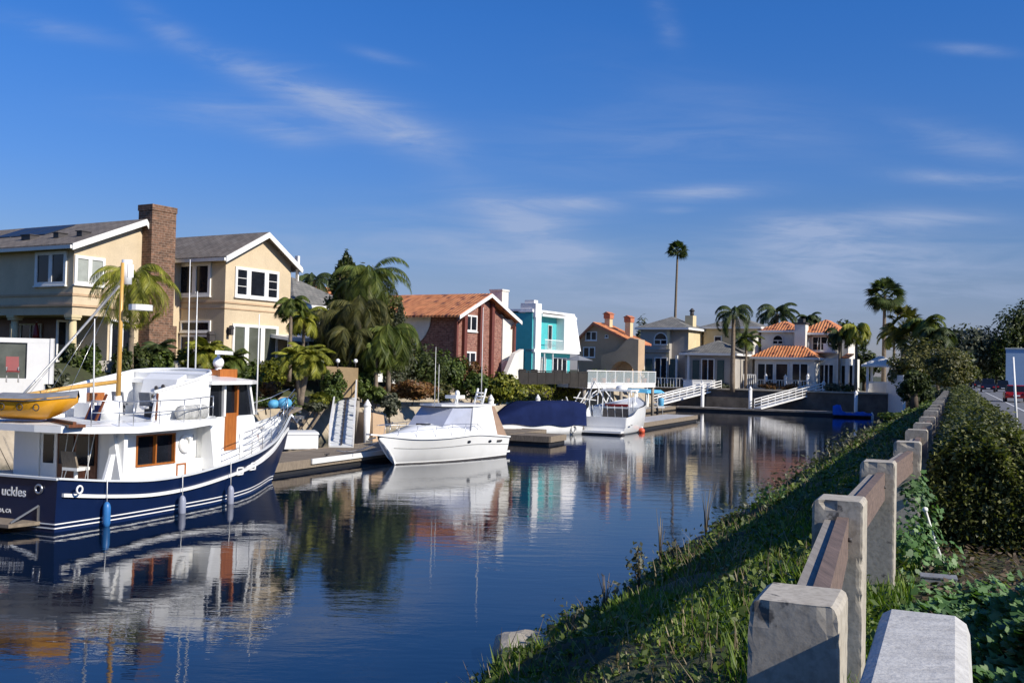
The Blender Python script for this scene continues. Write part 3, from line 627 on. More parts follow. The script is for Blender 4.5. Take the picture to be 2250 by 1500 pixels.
# ground cover leaves over the slope
n=60000; v=2+90*rng.uniform(0,1,n)**2.0; u=rng.uniform(-6.0,-.35,n); m=(np.sin(u*2.7+v*1.1)+np.sin(v*.7-u))>-.9; u,v=u[m],v[m]; f=np.clip((u+6.1)/5.2,.001,1); z=bankza(u,v)+rng.uniform(.02,.20,len(u))
P=np.stack([u*CU[0]+v*CV[0],u*CU[1]+v*CV[1],z],axis=1); sz=.024*(1+v*.06); a=leaf_quads(rng,P,1.0,.55,np.tile([[0.,-.1,1.]],(len(P),1)),.9); c=a.mean(axis=1,keepdims=True); a=c+(a-c)*sz[:,None,None]
solo('ground_cover',np_mesh('ground_cover',a,4,M['f_mid']),None,'low leafy weeds covering the bank slope','ground cover',kind='stuff')
def weed(px,py,z,h,label,seed,mat,n=26,leaf=.05,dry=False,spread=.35):
    b=onz(px,py,z); rng=np.random.default_rng(seed); T=Thing('weed' if not dry else 'dry_stalk',label,'weed',b); mb=MB(); P=[]
    for i in range(7 if not dry else 9):
        a=rng.uniform(0,6.28); s=rng.uniform(.02,spread)*h; tip=(math.cos(a)*s,math.sin(a)*s,h*rng.uniform(.6,1)); mb.tube([(0,0,-.1),(tip[0]*.35,tip[1]*.35,tip[2]*.55),tip],[.009,.007,.003],5)
        for k in range(n//7): t=rng.uniform(.35,1.05); P.append((tip[0]*t,tip[1]*t,tip[2]*t))
    T.part('stems',mb,M['bark'] if not dry else M['f_dry'])
    if not dry: P=np.array(P)+rng.normal(size=(len(P),3))*.04; T.part('leaves',np_mesh('leaves',leaf_quads(rng,P,leaf,.6),4,M[mat]),None)
weed(1405,1285,.25,.75,'leafy bush weed standing at the water edge beside reflected palm',1,'f_olive',130,.05)
weed(1480,1245,.3,.5,'smaller grey green weed leaning over the water just beyond the leafy one',2,'f_olive',80,.05)
weed(1330,1345,.2,.7,'bare forked dry stalk sticking up at the water edge',3,'f_dry',dry=True)
weed(1255,1405,.2,.45,'short dry stalk at the water edge near the pale stone',4,'f_dry',dry=True)
weed(1450,1245,.3,1.2,'tall thin dry stem rising against the blue water',5,'f_dry',dry=True,spread=.08)
weed(1550,1180,.5,1.3,'tall wispy dry stems beside the dark bank rock',6,'f_dry',dry=True,spread=.2)
weed(1700,1150,1.4,.8,'green leafy weed high on the bank left of the first posts',7,'f_ivy',150,.045)
weed(1740,1200,1.7,.5,'broad leafed weed close to the second fence post',9,'f_ivy',160,.045)
def rock(px,py,z,s,label,seed,mat,flat=.6):
    b=onz(px,py,z); rng=random.Random(seed); bm=bmesh.new(); bmesh.ops.create_icosphere(bm,subdivisions=3,radius=1)
    for vt in bm.verts:
        c=vt.co; q=max(abs(c.x),abs(c.y),abs(c.z)); c*= (1/q)**.7; n=math.sin(c.x*3.1+seed)*math.sin(c.y*4.3)*math.sin(c.z*3.7+1)*.12; c*=1+n; c.x*=s*1.0; c.y*=s*.8; c.z*=s*flat
    me=bpy.data.meshes.new('rock'); bm.to_mesh(me); bm.free(); me.materials.append(mat); solo('rock',me,None,label,'rock',b,rng.uniform(0,180),group='riprap rocks at the water edge')
RK=plain('bank_rock',(.20,.16,.12),.95,.4,2.5,.8,9)
rock(1150,1432,.12,.5,'pale flat topped stone at the water edge, lit by sun',2,M['concrete'],.45)
rock(1570,1212,.25,.55,'large dark rock on the water edge below the bank',3,RK)
rock(1625,1185,.35,.5,'dark brown rock right behind the large one',4,RK)
rock(1680,1150,.25,.6,'third dark rock along the shaded water edge',5,RK)
rock(1745,1105,.2,.7,'far dark rock near the foot of the shaded bank',6,RK)

rr=random.Random(12)
for i,(px,py,s_) in enumerate(((1600,1205,.3),(1655,1172,.4),(1715,1128,.45),(1790,1078,.6),(1830,1052,.6),(1868,1026,.7),(1900,1000,.7),(1935,978,.8))):
    rock(px,py,.1,s_,('small dark rock between the large ones','dark rock low on the shaded edge','mossy dark rock under the third post','dark rock in the shaded foot of the bank','broken rock further along the shaded bank','dark rock in line with the fence tops','rock near the far end of the shaded edge','last dark rock before the canal end')[i],20+i,RK)
# overhanging tufts along the water edge
rng=np.random.default_rng(31); V=[]
for i in range(70):
    v=4+70*rng.uniform()**1.5; u=-5.3+rng.uniform(-.35,.5); z=float(bankza(u,v)); c=np.array(uv(u,v,z)); k_=rng.integers(25,60); r=.16+.006*v
    P=c+rng.normal(size=(k_,3))*np.array([r,r,r*.5])+np.array([0,0,r*.5]); V.append(leaf_quads(rng,P,.03*(1+v*.045),.5))
solo('edge_weeds',np_mesh('edge_weeds',np.concatenate(V),4,M['f_olive']),None,'uneven tufts of grey green weeds overhanging the right water edge','weeds',kind='stuff')
# ================================================================ houses
def window(T,ax,val,sg,r,cols=1,rows=1,fw=.09,frame='trim',glass='glass',depth=.09,mull=.06,name='window',sill=True,parent=None,outer=None,gaps=None):
    """proud frame with glass set back in it; ax is the axis the face is normal to, sg the outward sign"""
    u0,z0,u1,z1=r; mb=MB()
    def bx(m,a0,a1,b0,b1,d0,d1,mi=0):
        if ax=='y': m.box(a0,a1,val+sg*d0,val+sg*d1,b0,b1,mi)
        else: m.box(val+sg*d0,val+sg*d1,a0,a1,b0,b1,mi)
    bx(mb,u0,u0+fw,z0,z1,.0,depth); bx(mb,u1-fw,u1,z0,z1,.0,depth); bx(mb,u0+fw,u1-fw,z1-fw,z1,.0,depth); bx(mb,u0+fw,u1-fw,z0,z0+fw,.0,depth)
    iu0,iu1,iz0,iz1=u0+fw,u1-fw,z0+fw,z1-fw
    for i in range(1,cols):
        c=iu0+(iu1-iu0)*i/cols; bx(mb,c-mull,c+mull,iz0,iz1,.002,depth-.01)
    for i in range(1,rows):
        c=iz0+(iz1-iz0)*i/rows; bx(mb,iu0,iu1,c-.018,c+.018,.032,depth-.03)
    if sill: bx(mb,u0-.05,u1+.05,z0-.07,z0-.002,.0,depth+.06)
    w_=T.part(name,mb,M[frame],parent); g=MB(); bx(g,iu0,iu1,iz0,iz1,.004,.03); T.part('pane',g,M[glass],w_); return w_
def archwin(T,ax,val,sg,uc,z0,w,h,frame='trim'):
    """window with a half-round head"""
    def P(u,z,d): return (u,val+sg*d,z) if ax=='y' else (val+sg*d,u,z)
    r=w/2; zc=z0+h-r; arc=[(uc+r*math.cos(a),zc+r*math.sin(a)) for a in [math.pi*i/12 for i in range(13)]]; outl=[(uc-r,z0),(uc+r,z0)]+arc
    ri=r-.12; arci=[(uc+ri*math.cos(a),zc+ri*math.sin(a)) for a in [math.pi*i/12 for i in range(13)]]; inn=[(uc-ri,z0+.12),(uc+ri,z0+.12)]+arci
    n=len(outl); mb=MB(); vs=[P(*p,0) for p in outl]+[P(*p,.1) for p in outl]+[P(*p,.1) for p in inn]+[P(*p,0) for p in inn]
    mb.add(vs,[(i,(i+1)%n,n+(i+1)%n,n+i) for i in range(n)]+[(n+i,n+(i+1)%n,2*n+(i+1)%n,2*n+i) for i in range(n)]+[(2*n+i,2*n+(i+1)%n,3*n+(i+1)%n,3*n+i) for i in range(n)])
    def bx(a0,a1,b0,b1):
        if ax=='y': mb.box(a0,a1,val+sg*.002,val+sg*.09,b0,b1)
        else: mb.box(val+sg*.002,val+sg*.09,a0,a1,b0,b1)
    bx(uc-ri,uc+ri,zc-.07,zc+.03); bx(uc-.05,uc+.05,z0+.12,zc-.07)
    o=T.part('window',mb,M[frame]); g=MB(); g.add([P(*p,.02) for p in inn],[tuple(range(n))]); T.part('pane',g,M['glass'],o)
def gable_roof(T,x0,x1,y0,y1,ze,zr,ridge,mat,oh=.45,th=.16,peak=None,trim='trim',name='roof',rake=True,gutter=True,fascia_mat=None):
    """ridge: axis the ridge runs along; ends are at the limits on that axis"""
    mb=MB(); gut=[]; rk={0:MB(),1:MB()}
    if ridge=='y': a0,a1,b0,b1=x0,x1,y0,y1; Pt=lambda a,b,z:(a,b,z)
    else: a0,a1,b0,b1=y0,y1,x0,x1; Pt=lambda a,b,z:(b,a,z)
    pk=peak if peak is not None else (a0+a1)/2
    for (aa,sgn) in ((a0,-1),(a1,1)):
        sl=(zr-ze)/abs(pk-aa); ae=aa+sgn*oh; zee=ze-sl*oh
        mb.hexa([Pt(ae,b0-oh,zee),Pt(pk,b0-oh,zr),Pt(pk,b1+oh,zr),Pt(ae,b1+oh,zee),Pt(ae,b0-oh,zee+th),Pt(pk,b0-oh,zr+th),Pt(pk,b1+oh,zr+th),Pt(ae,b1+oh,zee+th)])
        if gutter: tr=MB(); gut.append(tr); tr.hexa([Pt(ae+sgn*.003,b0-oh,zee-.08),Pt(ae+sgn*.11,b0-oh,zee-.08),Pt(ae+sgn*.11,b1+oh,zee-.08),Pt(ae+sgn*.003,b1+oh,zee-.08),Pt(ae+sgn*.003,b0-oh,zee+.10),Pt(ae+sgn*.13,b0-oh,zee+.10),Pt(ae+sgn*.13,b1+oh,zee+.10),Pt(ae+sgn*.003,b1+oh,zee+.10)])
        if rake:
            for bb,s2 in ((b0-oh,-1),(b1+oh,1)):
                q0,q1=bb+s2*.003,bb+s2*.06
                rk[0 if s2<0 else 1].hexa([Pt(ae,q0,zee-.16),Pt(pk,q0,zr-.16),Pt(pk,q1,zr-.16),Pt(ae,q1,zee-.16),Pt(ae,q0,zee+th-.02),Pt(pk,q0,zr+th-.02),Pt(pk,q1,zr+th-.02),Pt(ae,q1,zee+th-.02)])
    r=T.part(name,mb,M[mat] if isinstance(mat,str) else mat)
    for g_ in gut: T.part('gutter',g_,fascia_mat or M[trim],r)
    for g_ in rk.values():
        if g_.v: T.part('rake_board',g_,fascia_mat or M[trim],r)
    return r
def gable_wall(mb,x0,x1,y0,y1,z0,ze,zr,ridge,peak=None,mi=0):
    pk=peak if peak is not None else ((x0+x1)/2 if ridge=='y' else (y0+y1)/2)
    if ridge=='y': mb.prism([(x0,z0),(x1,z0),(x1,ze),(pk,zr),(x0,ze)],'y',y0,y1,mi)
    else: mb.prism([(y0,z0),(y1,z0),(y1,ze),(pk,zr),(y0,ze)],'x',x0,x1,mi)
def hip_roof(T,x0,x1,y0,y1,ze,zr,mat,oh=.4,th=.14,name='roof',trim='trim',ridge=None):
    X0,X1,Y0,Y1=x0-oh,x1+oh,y0-oh,y1+oh; lx,ly=X1-X0,Y1-Y0; h=min(lx,ly)/2*.98
    if ridge is None: ridge='x' if lx>ly else 'y'
    if ridge=='x': A=(X0+h,(Y0+Y1)/2,zr); B=(X1-h,(Y0+Y1)/2,zr)
    else: A=((X0+X1)/2,Y0+h,zr); B=((X0+X1)/2,Y1-h,zr)
    vs=[(X0,Y0,ze),(X1,Y0,ze),(X1,Y1,ze),(X0,Y1,ze),(X0,Y0,ze+th),(X1,Y0,ze+th),(X1,Y1,ze+th),(X0,Y1,ze+th),(A[0],A[1],zr+th),(B[0],B[1],zr+th)]
    fs=[(0,3,2,1),(0,1,5,4),(1,2,6,5),(2,3,7,6),(3,0,4,7)]
    fs+= [(4,5,9,8),(5,6,9),(6,7,8,9),(7,4,8)] if ridge=='x' else [(4,5,8),(5,6,9,8),(6,7,9),(7,4,8,9)]
    mb=MB(); mb.add(vs,fs); r=T.part(name,mb,mat if not isinstance(mat,str) else M[mat])
    g=MB()
    for (a,b) in ((( X0,Y0),(X1,Y0)),((X1,Y0),(X1,Y1)),((X1,Y1),(X0,Y1)),((X0,Y1),(X0,Y0))):
        d=(Vector((*b,0))-Vector((*a,0))).normalized(); n=Vector((d.y,-d.x,0)); 
        p=[Vector((*a,0))+n*.003,Vector((*b,0))+n*.003,Vector((*b,0))+n*.06,Vector((*a,0))+n*.06]
        g.hexa([(q.x,q.y,ze-.12) for q in p]+[(q.x,q.y,ze+th-.015) for q in p])
    T.part('fascia',g,M[trim],r); return r
def band(mb,x0,x1,y0,y1,z0,z1,p=.06): mb.box(x0-p,x1+p,y0-p,y1+p,z0,z1)

# ---- beige two-wing house (left)
c1=at(155,790,55)
T=Thing('beige_house','large two-storey beige stucco house with tall brown brick chimney','house',(c1[0],c1[1],4.0),30)
H=T; oz=4.1-4.0
X2=7.72; Y2=-3.37
mb=MB()
mb.box(0,4.6,0,14,3.1,6.25); gable_wall(mb,0,5.5,0,14,6.25,6.3,8.05,'y',4.3)
mb.box(3.0,4.6,2.6,14,-.6,3.1); mb.box(0,3.0,-.0,14,2.52,3.1); mb.box(4.6,X2,.3,14,-.6,6.25)         # ground floor set back behind the loggia
mb.box(2.3,4.6,.0,2.6,-.6,3.1)
gable_wall(mb,X2,13.25,Y2,9,-.6,6.38,7.95,'y',10.7)
T.part('wall',mb,M['beige'])
mb=MB()                                        # string courses
for (z0,z1,p) in ((2.98,3.10,.10),(3.55,3.68,.05)): 
    mb.box(-p,4.55,-p,14,z0,z1)
for (z0,z1,p) in ((3.28,3.36,.05),(3.62,3.72,.06)):
    mb.box(X2-p,13.25+p,Y2-p,8,z0,z1)
T.part('string_course',mb,M['beige2'],label='moulded band round the house between the floors')
gable_roof(T,0,5.5,0,13.2,6.3,8.05,'y','shingle',.5,.2,4.3)
gable_roof(T,X2,13.25,Y2,9,6.38,7.95,'y','shingle',.5,.2,10.7)
for i in range(3):                             # solar panels and roof vents on the left roof
    y=5.2+i*1.65; sl=(8.05-6.3)/4.3
    m=MB(); m.hexa([(1.9,y,6.3+1.9*sl+.22),(3.9,y,6.3+3.9*sl+.22),(3.9,y+1.5,6.3+3.9*sl+.22),(1.9,y+1.5,6.3+1.9*sl+.22),(1.9,y,6.3+1.9*sl+.27),(3.9,y,6.3+3.9*sl+.27),(3.9,y+1.5,6.3+3.9*sl+.27),(1.9,y+1.5,6.3+1.9*sl+.27)])
    T.part('solar_panel',m,M['solar'])
for y,s_ in ((.9,.45),(2.9,.45),(5.6,.8)):
    x=1.25; z=6.3+x*sl+.2; m=MB(); m.box(x-.3,x+.3,y-s_/2,y+s_/2,z-.1,z+.16); m.box(x-.36,x+.3,y-s_/2-.05,y+s_/2+.05,z+.165,z+.21); T.part('roof_vent',m,M['dark'])
# chimney
m=MB(); m.box(4.45,6.2,-.8,.35,-.6,8.95); m.box(4.41,6.24,-.84,.39,8.78,9.12); m.box(4.4,6.4,-.9,.3,-.6,2.2); ch=T.part('chimney',m,M['chimbrick'])
# loggia columns
for y in (.32,5.35,10.2,13.7):
    m=MB(); m.tube([(.3,y,0),(.3,y,2.25)],[.24,.19],14); m.box(.02,.58,y-.28,y+.28,2.26,2.38); m.box(-.02,.62,y-.32,y+.32,2.385,2.52); m.box(0,.6,y-.3,y+.3,-.6,.02); T.part('column',m,M['yellow'])
window(T,'x',0,-1,(.55,4.12,3.2,6.0),2,1,.2,mull=.14); window(T,'y',0,-1,(.02,4.17,1.95,5.75),2,1,.17,mull=.12,glass='blind')
m=MB(); m.box(2.93,2.999,2.6,13.9,-.5,2.5); T.part('loggia_back_wall',m,M['teakd']); window(T,'x',2.93,-1,(3.6,.1,4.6,2.2),1,1,.1); window(T,'x',2.93,-1,(6.6,.1,9.6,2.2),3,1,.1)
window(T,'y',0,-1,(2.42,-.05,4.0,2.4),2,1,.12,mull=.09,sill=False,name='french_door'); 
window(T,'y',2.6,-1,(.95,-.05,2.25,2.3),2,1,.1,sill=False,name='french_door')
window(T,'x',X2,-1,(-2.2,4.05,.5,6.05),2,1,.2,mull=.16); window(T,'x',X2,-1,(-2.3,1.9,.2,2.6),1,1,.13); window(T,'x',X2,-1,(-2.3,-.3,.2,1.75),2,1,.13)
r=(8.45,4.05,12.15,5.85); w_=window(T,'y',Y2,-1,(8.45,4.05,9.55,5.85),1,3,.17); window(T,'y',Y2,-1,(9.56,4.05,11.05,5.85),1,1,.17); window(T,'y',Y2,-1,(11.06,4.05,12.15,5.85),1,3,.17)
for a,b,rr in ((8.35,9.5,1),(9.51,10.85,1),(10.86,12.2,1)): window(T,'y',Y2,-1,(a,-.4,b,2.45),1,rr,.17,sill=False,name='tall_window',glass='glassg')
m=MB(); m.tube([(8.0,Y2-.02,1.95),(8.0,Y2-.22,2.05),(8.0,Y2-.3,2.3)],.025,6); m.box(7.9,8.1,Y2-.4,Y2-.2,1.75,2.12); m.prism([(7.86,2.12),(8.14,2.12),(8.0,2.32)],'y',Y2-.44,Y2-.16); m.box(7.92,8.08,Y2-.05,Y2,1.7,2.2); T.part('wall_lantern',m,M['dark'])
m=MB(); m.box(X2-.45,X2-.05,-2.7,-2.45,1.35,1.75); m.prism([(-2.74,1.75),(-2.4,1.75),(-2.57,1.95)],'x',X2-.48,X2-.02); T.part('wall_lantern',m,M['dark'])
m=MB(); m.tube([(13.32,Y2+.1,6.1),(13.32,Y2+.1,-.3)],.05,8); T.part('downpipe',m,M['beige'])
m=MB(); m.box(13.55,13.75,Y2-.3,Y2-.05,6.2,7.0); m.box(13.6,13.7,Y2-.3,Y2-.1,5.4,6.2); T.part('speaker_box',m,M['white'])
def ray_y(x): return 0
# patio terrace in front of the beige house
m=MB(); m.box(-3,13,-6.5,-.02,-1.6,-.12); solo('terrace',m,M['concrete'],'pale raised patio terrace before the beige house','terrace',(c1[0],c1[1],4.0),30)
# white glass windscreen enclosure at the far left
a=at(60,840,40); E_=Thing('glass_windscreen','white framed smoked glass windscreen on a white base at the left edge','windscreen',(a[0],a[1],3.2),75)
hl=E_.rect('y',0,-60,742,118,842)
x0,z0,x1,z1=hl; m=MB(); m.box(x0-.1,x1,-.1,.1,z1-.18,z1); m.box(x1-.95,x1-.12,-.1,.1,z0,z1-.182); m.box(x1-.12,x1,-.14,.14,z0,z1+.01); m.box(x0-.1,x0+.02,-.1,.1,z0,z1-.182); m.box(x0-.2,x1-.3,-.25,.25,z0-1.6,z0-.002+.2); E_.part('frame',m,M['white'])
m=MB(); m.box(x0+.02,x1-.951,-.02,.02,z0+.2,z1-.182); E_.part('glass_panel',m,plain('smoked_glass_panel',(.12,.13,.11),.12,.35,1.2,spec=.8))
b=at(28,812,38.2); T=Thing('deck_chair','small red folding chair in front of the smoked glass','chair',(b[0],b[1],2.75+.5),60)
m=MB(); m.box(-.22,.22,-.22,.22,.38,.42); T.part('seat',m,M['red']); m=MB(); m.hexa([(-.22,.2,.42),(.22,.2,.42),(.22,.24,.42),(-.22,.24,.42),(-.22,.34,.95),(.22,.34,.95),(.22,.38,.95),(-.22,.38,.95)]); T.part('backrest',m,M['red'])
for sx in (-.2,.2):
    m=MB(); m.beam((sx,-.22,0),(sx,.22,.55),.03); m.beam((sx,.22,0),(sx,-.22,.55),.03); T.part('leg',m,M['alu'])
b=H.hit(80,720,'x',.75); bw=(H.o[0]+b[0]*H.c-b[1]*H.s,H.o[1]+b[0]*H.s+b[1]*H.c); T=Thing('patio_umbrella','closed red patio umbrella in the shade of the loggia','umbrella',(bw[0],bw[1],4.0),30)
m=MB(); m.tube([(0,0,0),(0,0,2.2)],.025,6); T.part('pole',m,M['alu']); m=MB(); m.tube([(0,0,2.15),(0,0,2.0),(0,0,1.5),(0,0,1.15)],[.02,.08,.18,.22],10); T.part('canopy',m,M['red'])

# ---- house with grey roof and white patio cover (behind the small palms)
c=at(642,800,70)
T=Thing('grey_roof_house','low wing of a house with dark grey roof and white eaves behind the palms','house',(c[0],c[1],3.9),30)
m=MB(); m.box(0,6.5,0,8,-.4,4.2); T.part('wall',m,plain('grey_house_wall',(.30,.28,.25),.9,.1,1))  # plain mid grey wall colour
hip_roof(T,0,6.5,0,8,4.2,6.4,'shinglg',.5)
window(T,'x',0,-1,(.6,.6,2.2,2.4),2,1,.1); window(T,'y',0,-1,(.8,.2,3.0,2.3),2,1,.1); window(T,'y',0,-1,(3.6,.2,5.8,2.3),2,1,.1)
c=at(690,790,64)
T=Thing('patio_cover','white lattice patio cover with screened panels left of the tall trees','patio cover',(c[0],c[1],3.7),40)
r=T.rect('y',0,628,742,755,776); x0,z0,x1,z1=r
m=MB(); m.hexa([(x0,-.3,z1-.25),(x1,-.3,z1-.25),(x1,3.2,z1+.12),(x0,3.2,z1+.12),(x0,-.3,z1-.05),(x1,-.3,z1-.05),(x1,3.2,z1+.32),(x0,3.2,z1+.32)]); T.part('roof',m,M['white'])
for i in range(4):
    x=x0+.05+(x1-x0-.15)*i/3; m=MB(); m.box(x,x+.09,-.2,-.1,0,z1-.26); T.part('post',m,M['white'])
for i in range(3):
    xa=x0+.14+(x1-x0-.15)*i/3; xb=x0+.05+(x1-x0-.15)*(i+1)/3; m=MB(); m.box(xa,xb,-.165,-.145,z0,z1-.3); T.part('screen_panel',m,plain('screen_mesh',(.10,.10,.11),.6,.2)); m=MB(); m.box(xa,xb,-.18,-.12,z0-.08,z0-.002); T.part('rail',m,M['white'])
c=at(745,770,82); T=Thing('orange_roof_house','small part of an orange tiled roof seen between grey roof and palms','house',(c[0],c[1],3.5),30)
m=MB(); m.box(-4,6,0,6,-.4,4.9); T.part('wall',m,M['wallw']); gable_roof(T,-4,6,0,6,4.9,6.9,'x','tilex',.4)
# round greenhouse window thing
c=at(815,800,66); T=Thing('arched_glass_porch','pale porch with arched glass opening under the tall palms','porch',(c[0],c[1],3.5),38)
m=MB(); m.prism([(-1.1,-.4),(1.1,-.4),(1.1,1.3)]+[(1.1*math.cos(a),1.3+1.0*math.sin(a)) for a in [math.pi*i/12 for i in range(1,12)]]+[(-1.1,1.3)],'y',0,2.4); T.part('wall',m,M['white'])
archwin(T,'y',0,-1,0,0,1.7,2.0)
m=MB(); m.box(1.4,3.6,-.6,.0,-.7,.0); T.part('bench_wall',m,M['white'])

# ---- brick house
c4=at(1000,833,80)
T=Thing('brick_house','two-storey red brick house with orange tile gable roof and dark timbers','house',(c4[0],c4[1],3.2),30)
ze,zr,pk,W4,D4=5.15,6.85,4.0,8.3,10.5
m=MB(); gable_wall(m,0,W4-1.25,0,D4,-.4,ze,zr,'y',pk); T.part('wall',m,M['brick'])
m=MB(); m.box(W4-1.35,W4+.45,-.12,D4,-.4,ze-.05); T.part('white_wall',m,M['wallw'])
# left side wall: white plaster panel with a curved edge
yy=D4; arcp=[(3.2,4.95),(D4,4.95),(D4,.2),(5.6,.2)]+[(3.2+2.6*(1-math.cos(t))*1.0,.2+0*t) for t in ()]
pts=[(D4,4.98),(D4,2.3)]+[(4.9-2.5*math.sin(t*math.pi/2),2.4+2.58*(1-math.cos(t*math.pi/2))) for t in [i/10 for i in range(11)]]
m=MB(); m.prism(pts,'x',-.07,-.005); T.part('plaster_panel',m,M['wallw'])
gable_roof(T,0,W4,0,D4,ze,zr,'y','tiley',.75,.16,pk,gutter=False)
for x in (1.0,3.35,5.15):
    z1=(ze+(zr-ze)*(x/pk) if x<pk else zr-(zr-ze)*(x-pk)/(W4-pk))-.15; m=MB(); m.box(x-.2,x+.2,-.28,-.003,-.4,z1); T.part('timber_post',m,M['redwood'])
m=MB(); m.box(-.12,.12,-.14,.12,-.4,5.0); T.part('corner_post',m,M['redwood'])
m=MB(); m.box(W4+.25,W4+.5,-.35,.1,-.4,4.7); T.part('timber_post',m,M['redwood'])
window(T,'y',0,-1,T.rect('y',0,1020,692,1047,728),2,1,.13); window(T,'y',0,-1,T.rect('y',0,1018,772,1044,803),2,1,.13)
xa=T.hit(1103,660,'y',.3)[0]; xb=T.hit(1117,660,'y',.3)[0]; zt_=T.hit(1110,640,'y',.3)[2]; m=MB(); m.box(xa,xb,.3,1.5,4.5,zt_); m.box(xa-.06,xb+.06,.24,1.56,zt_+.002,zt_+.15); T.part('chimney',m,M['wallw'])
m=MB(); m.box(6.6,7.0,-1.0,-.3,-.4,1.6); m.hexa([(5.2,-1.4,0),(8.3,-1.4,0),(8.3,-1.0,0),(5.2,-1.0,0),(6.9,-1.4,2.2),(8.3,-1.4,2.6),(8.3,-1.0,2.6),(6.9,-1.0,2.2)]); T.part('stair_wall',m,M['wallw'])
for xb_ in (0,W4): m=MB(); m.beam((xb_,-.1,4.3),(xb_,-.7,4.9),.12); T.part('bracket',m,M['redwood'])

# ---- turquoise house
c5=at(1167,833,94)
T=Thing('turquoise_house','turquoise house with white slanting shingled upper storey','house',(c5[0],c5[1],3.2),30)
m=MB(); m.box(0,6.3,.75,9,-.4,6.1); m.box(0,1.75,0,.75,-.4,6.15); m.box(0,9.2,.7,9,-.4,2.5); T.part('wall',m,M['turq'])
m=MB(); m.box(.0,9.4,-.25,.69,2.505,2.78); m.box(1.75,9.0,-.1,.74,5.9,6.12); m.box(6.25,6.4,-.1,.74,2.78,5.9); T.part('balcony_frame',m,M['white'])
m=MB(); m.prism([(6.4,2.8),(9.9,2.8),(8.6,6.25),(6.4,6.25)],'y',-.15,9); T.part('mansard',m,M['mansard'])
m=MB(); m.box(-.1,8.6,-.05,9.1,6.25,6.45); m.box(-.15,1.8,-.1,1.4,6.16,6.24); T.part('roof',m,M['mansard'])
xa=T.hit(1178,690,'y',-.3)[0]; xb=T.hit(1190,690,'y',-.3)[0]; m=MB(); m.box(xa,xb,-.3,-.003,-.4,5.7); m.box(xa-.1,xb,-.3,1.3,5.7,7.0); m.box(xa+.1,xb-.2,0,1,7.0,7.3); T.part('chimney',m,M['white'])
for x in (2.4,4.1): 
    m=MB(); m.box(x-.045,x+.045,-.08,.03,-.4,2.5); T.part('post',m,M['white'])
window(T,'y',.75,-1,(4.4,2.9,5.2,5.2),1,1,.05,sill=False,name='balcony_door')
m=MB()
for x in [2.5+i*.18 for i in range(21)]: m.box(x,x+.03,-.05,-.02,2.8,3.7)
m.box(2.4,6.1,-.06,-.01,3.7,3.76); T.part('balcony_railing',m,M['white'])
window(T,'y',.7,-1,(2.4,0,4.0,2.1),2,1,.09,sill=False); window(T,'y',.7,-1,(5.4,0,8.4,2.1),3,1,.09,sill=False)

# ---- tan house with two chimneys
c6=at(1268,833,114)
T=Thing('tan_house','tan stucco house with low orange roof and two square chimneys','house',(c6[0],c6[1],3.0),34)
e6=T.rect('x',0,1268,745,1390,830)[0]
m=MB(); W6=e6; gable_wall(m,0,2.6,W6,0,-.4,4.3,6.3,'x',-2.2); T.part('wall',m,M['beige2'])
gable_roof(T,0,2.6,W6,0,4.3,6.3,'x','tilex',.55,.15,-2.2,trim='copper')
for (px,top) in ((1337,700),(1382,708)):
    p=T.hit(px,top,'x',1.5); m=MB(); m.box(1.2,1.9,p[1]-.32,p[1]+.32,4.2,p[2]); ch=T.part('chimney',m,M['yellow']); m=MB(); m.box(1.1,2.0,p[1]-.40,p[1]+.40,p[2]+.003,p[2]+.5); m.prism([(p[1]-.48,p[2]+.5),(p[1]+.48,p[2]+.5),(p[1],p[2]+.75)],'x',.9,2.2); T.part('chimney_cap',m,M['copper'],ch)
window(T,'x',0,-1,T.rect('x',0,1287,728,1312,748),2,1,.1); window(T,'x',0,-1,T.rect('x',0,1282,762,1308,785),2,1,.1); window(T,'x',0,-1,T.rect('x',0,1330,735,1337,742),1,1,.06)
p=T.rect('x',-1.2,1345,742,1405,835); y0,_,y1,z1=p
m=MB(); m.prism([(y0,-.4),(y0,z1-.2),(y0+1.0,z1),(y0+1.4,z1-.2),(y0+2.6,z1-1.4),(y1+1.2,z1-1.9),(y1+1.2,-.4),(y1,-.4)]+[( (y0+.5+y1)/2+ (y1-y0-.5)/2*math.cos(t), .9+1.3*math.sin(t)) for t in [math.pi*i/10 for i in range(11)]]+[(y0+.5,-.4)],'x',-1.5,-.01)
T.part('arched_wall',m,M['beige2'])

# ---- house with shutters (end of canal), walls coloured grey for shade, yellow for sun
c7=at(1405,850,124)
T=Thing('shutter_house','stucco house with dark green shutters, shaded front painted grey and sunlit sides yellow','house',(c7[0],c7[1],2.3),30)
R=lambda v,*a: T.rect('x',v,*a)
tw=R(0,1406,720,1470,850)[0]; te=R(0,1406,720,1506,850)[0]; wr=R(0,1500,780,1612,850)[0]
ez=T.hit(1440,722,'x',0)[2]
m=MB(); m.box(0,6,tw,0,-.4,ez); m.box(.8,6,te,tw,-.4,ez); T.part('wall',m,M['greyst'])  # grey puts the shade of the front into the stucco colour
m=MB(); m.box(.78,5.9,te-.05,te-.002,-.4,ez-.02); m.box(-.02,.02,tw-.02,tw+.35,3.6,ez); m.box(5.8,9,te-6.5,te,0,ez-.6); T.part('sunlit_yellow_wall',m,M['yellow'])  # yellow puts the sunlight on the side faces into the colour
hip_roof(T,0,6.5,te,0,ez,ez+1.45,'shinglg',.5,ridge='x'); hip_roof(T,6.2,12,te-7,te+1,ez-.6,ez+.9,'shinglg',.4)
a=R(0,1437,730,1467,758); archwin(T,'x',0,-1,(a[0]+a[2])/2,a[1],a[2]-a[0],a[3]-a[1])
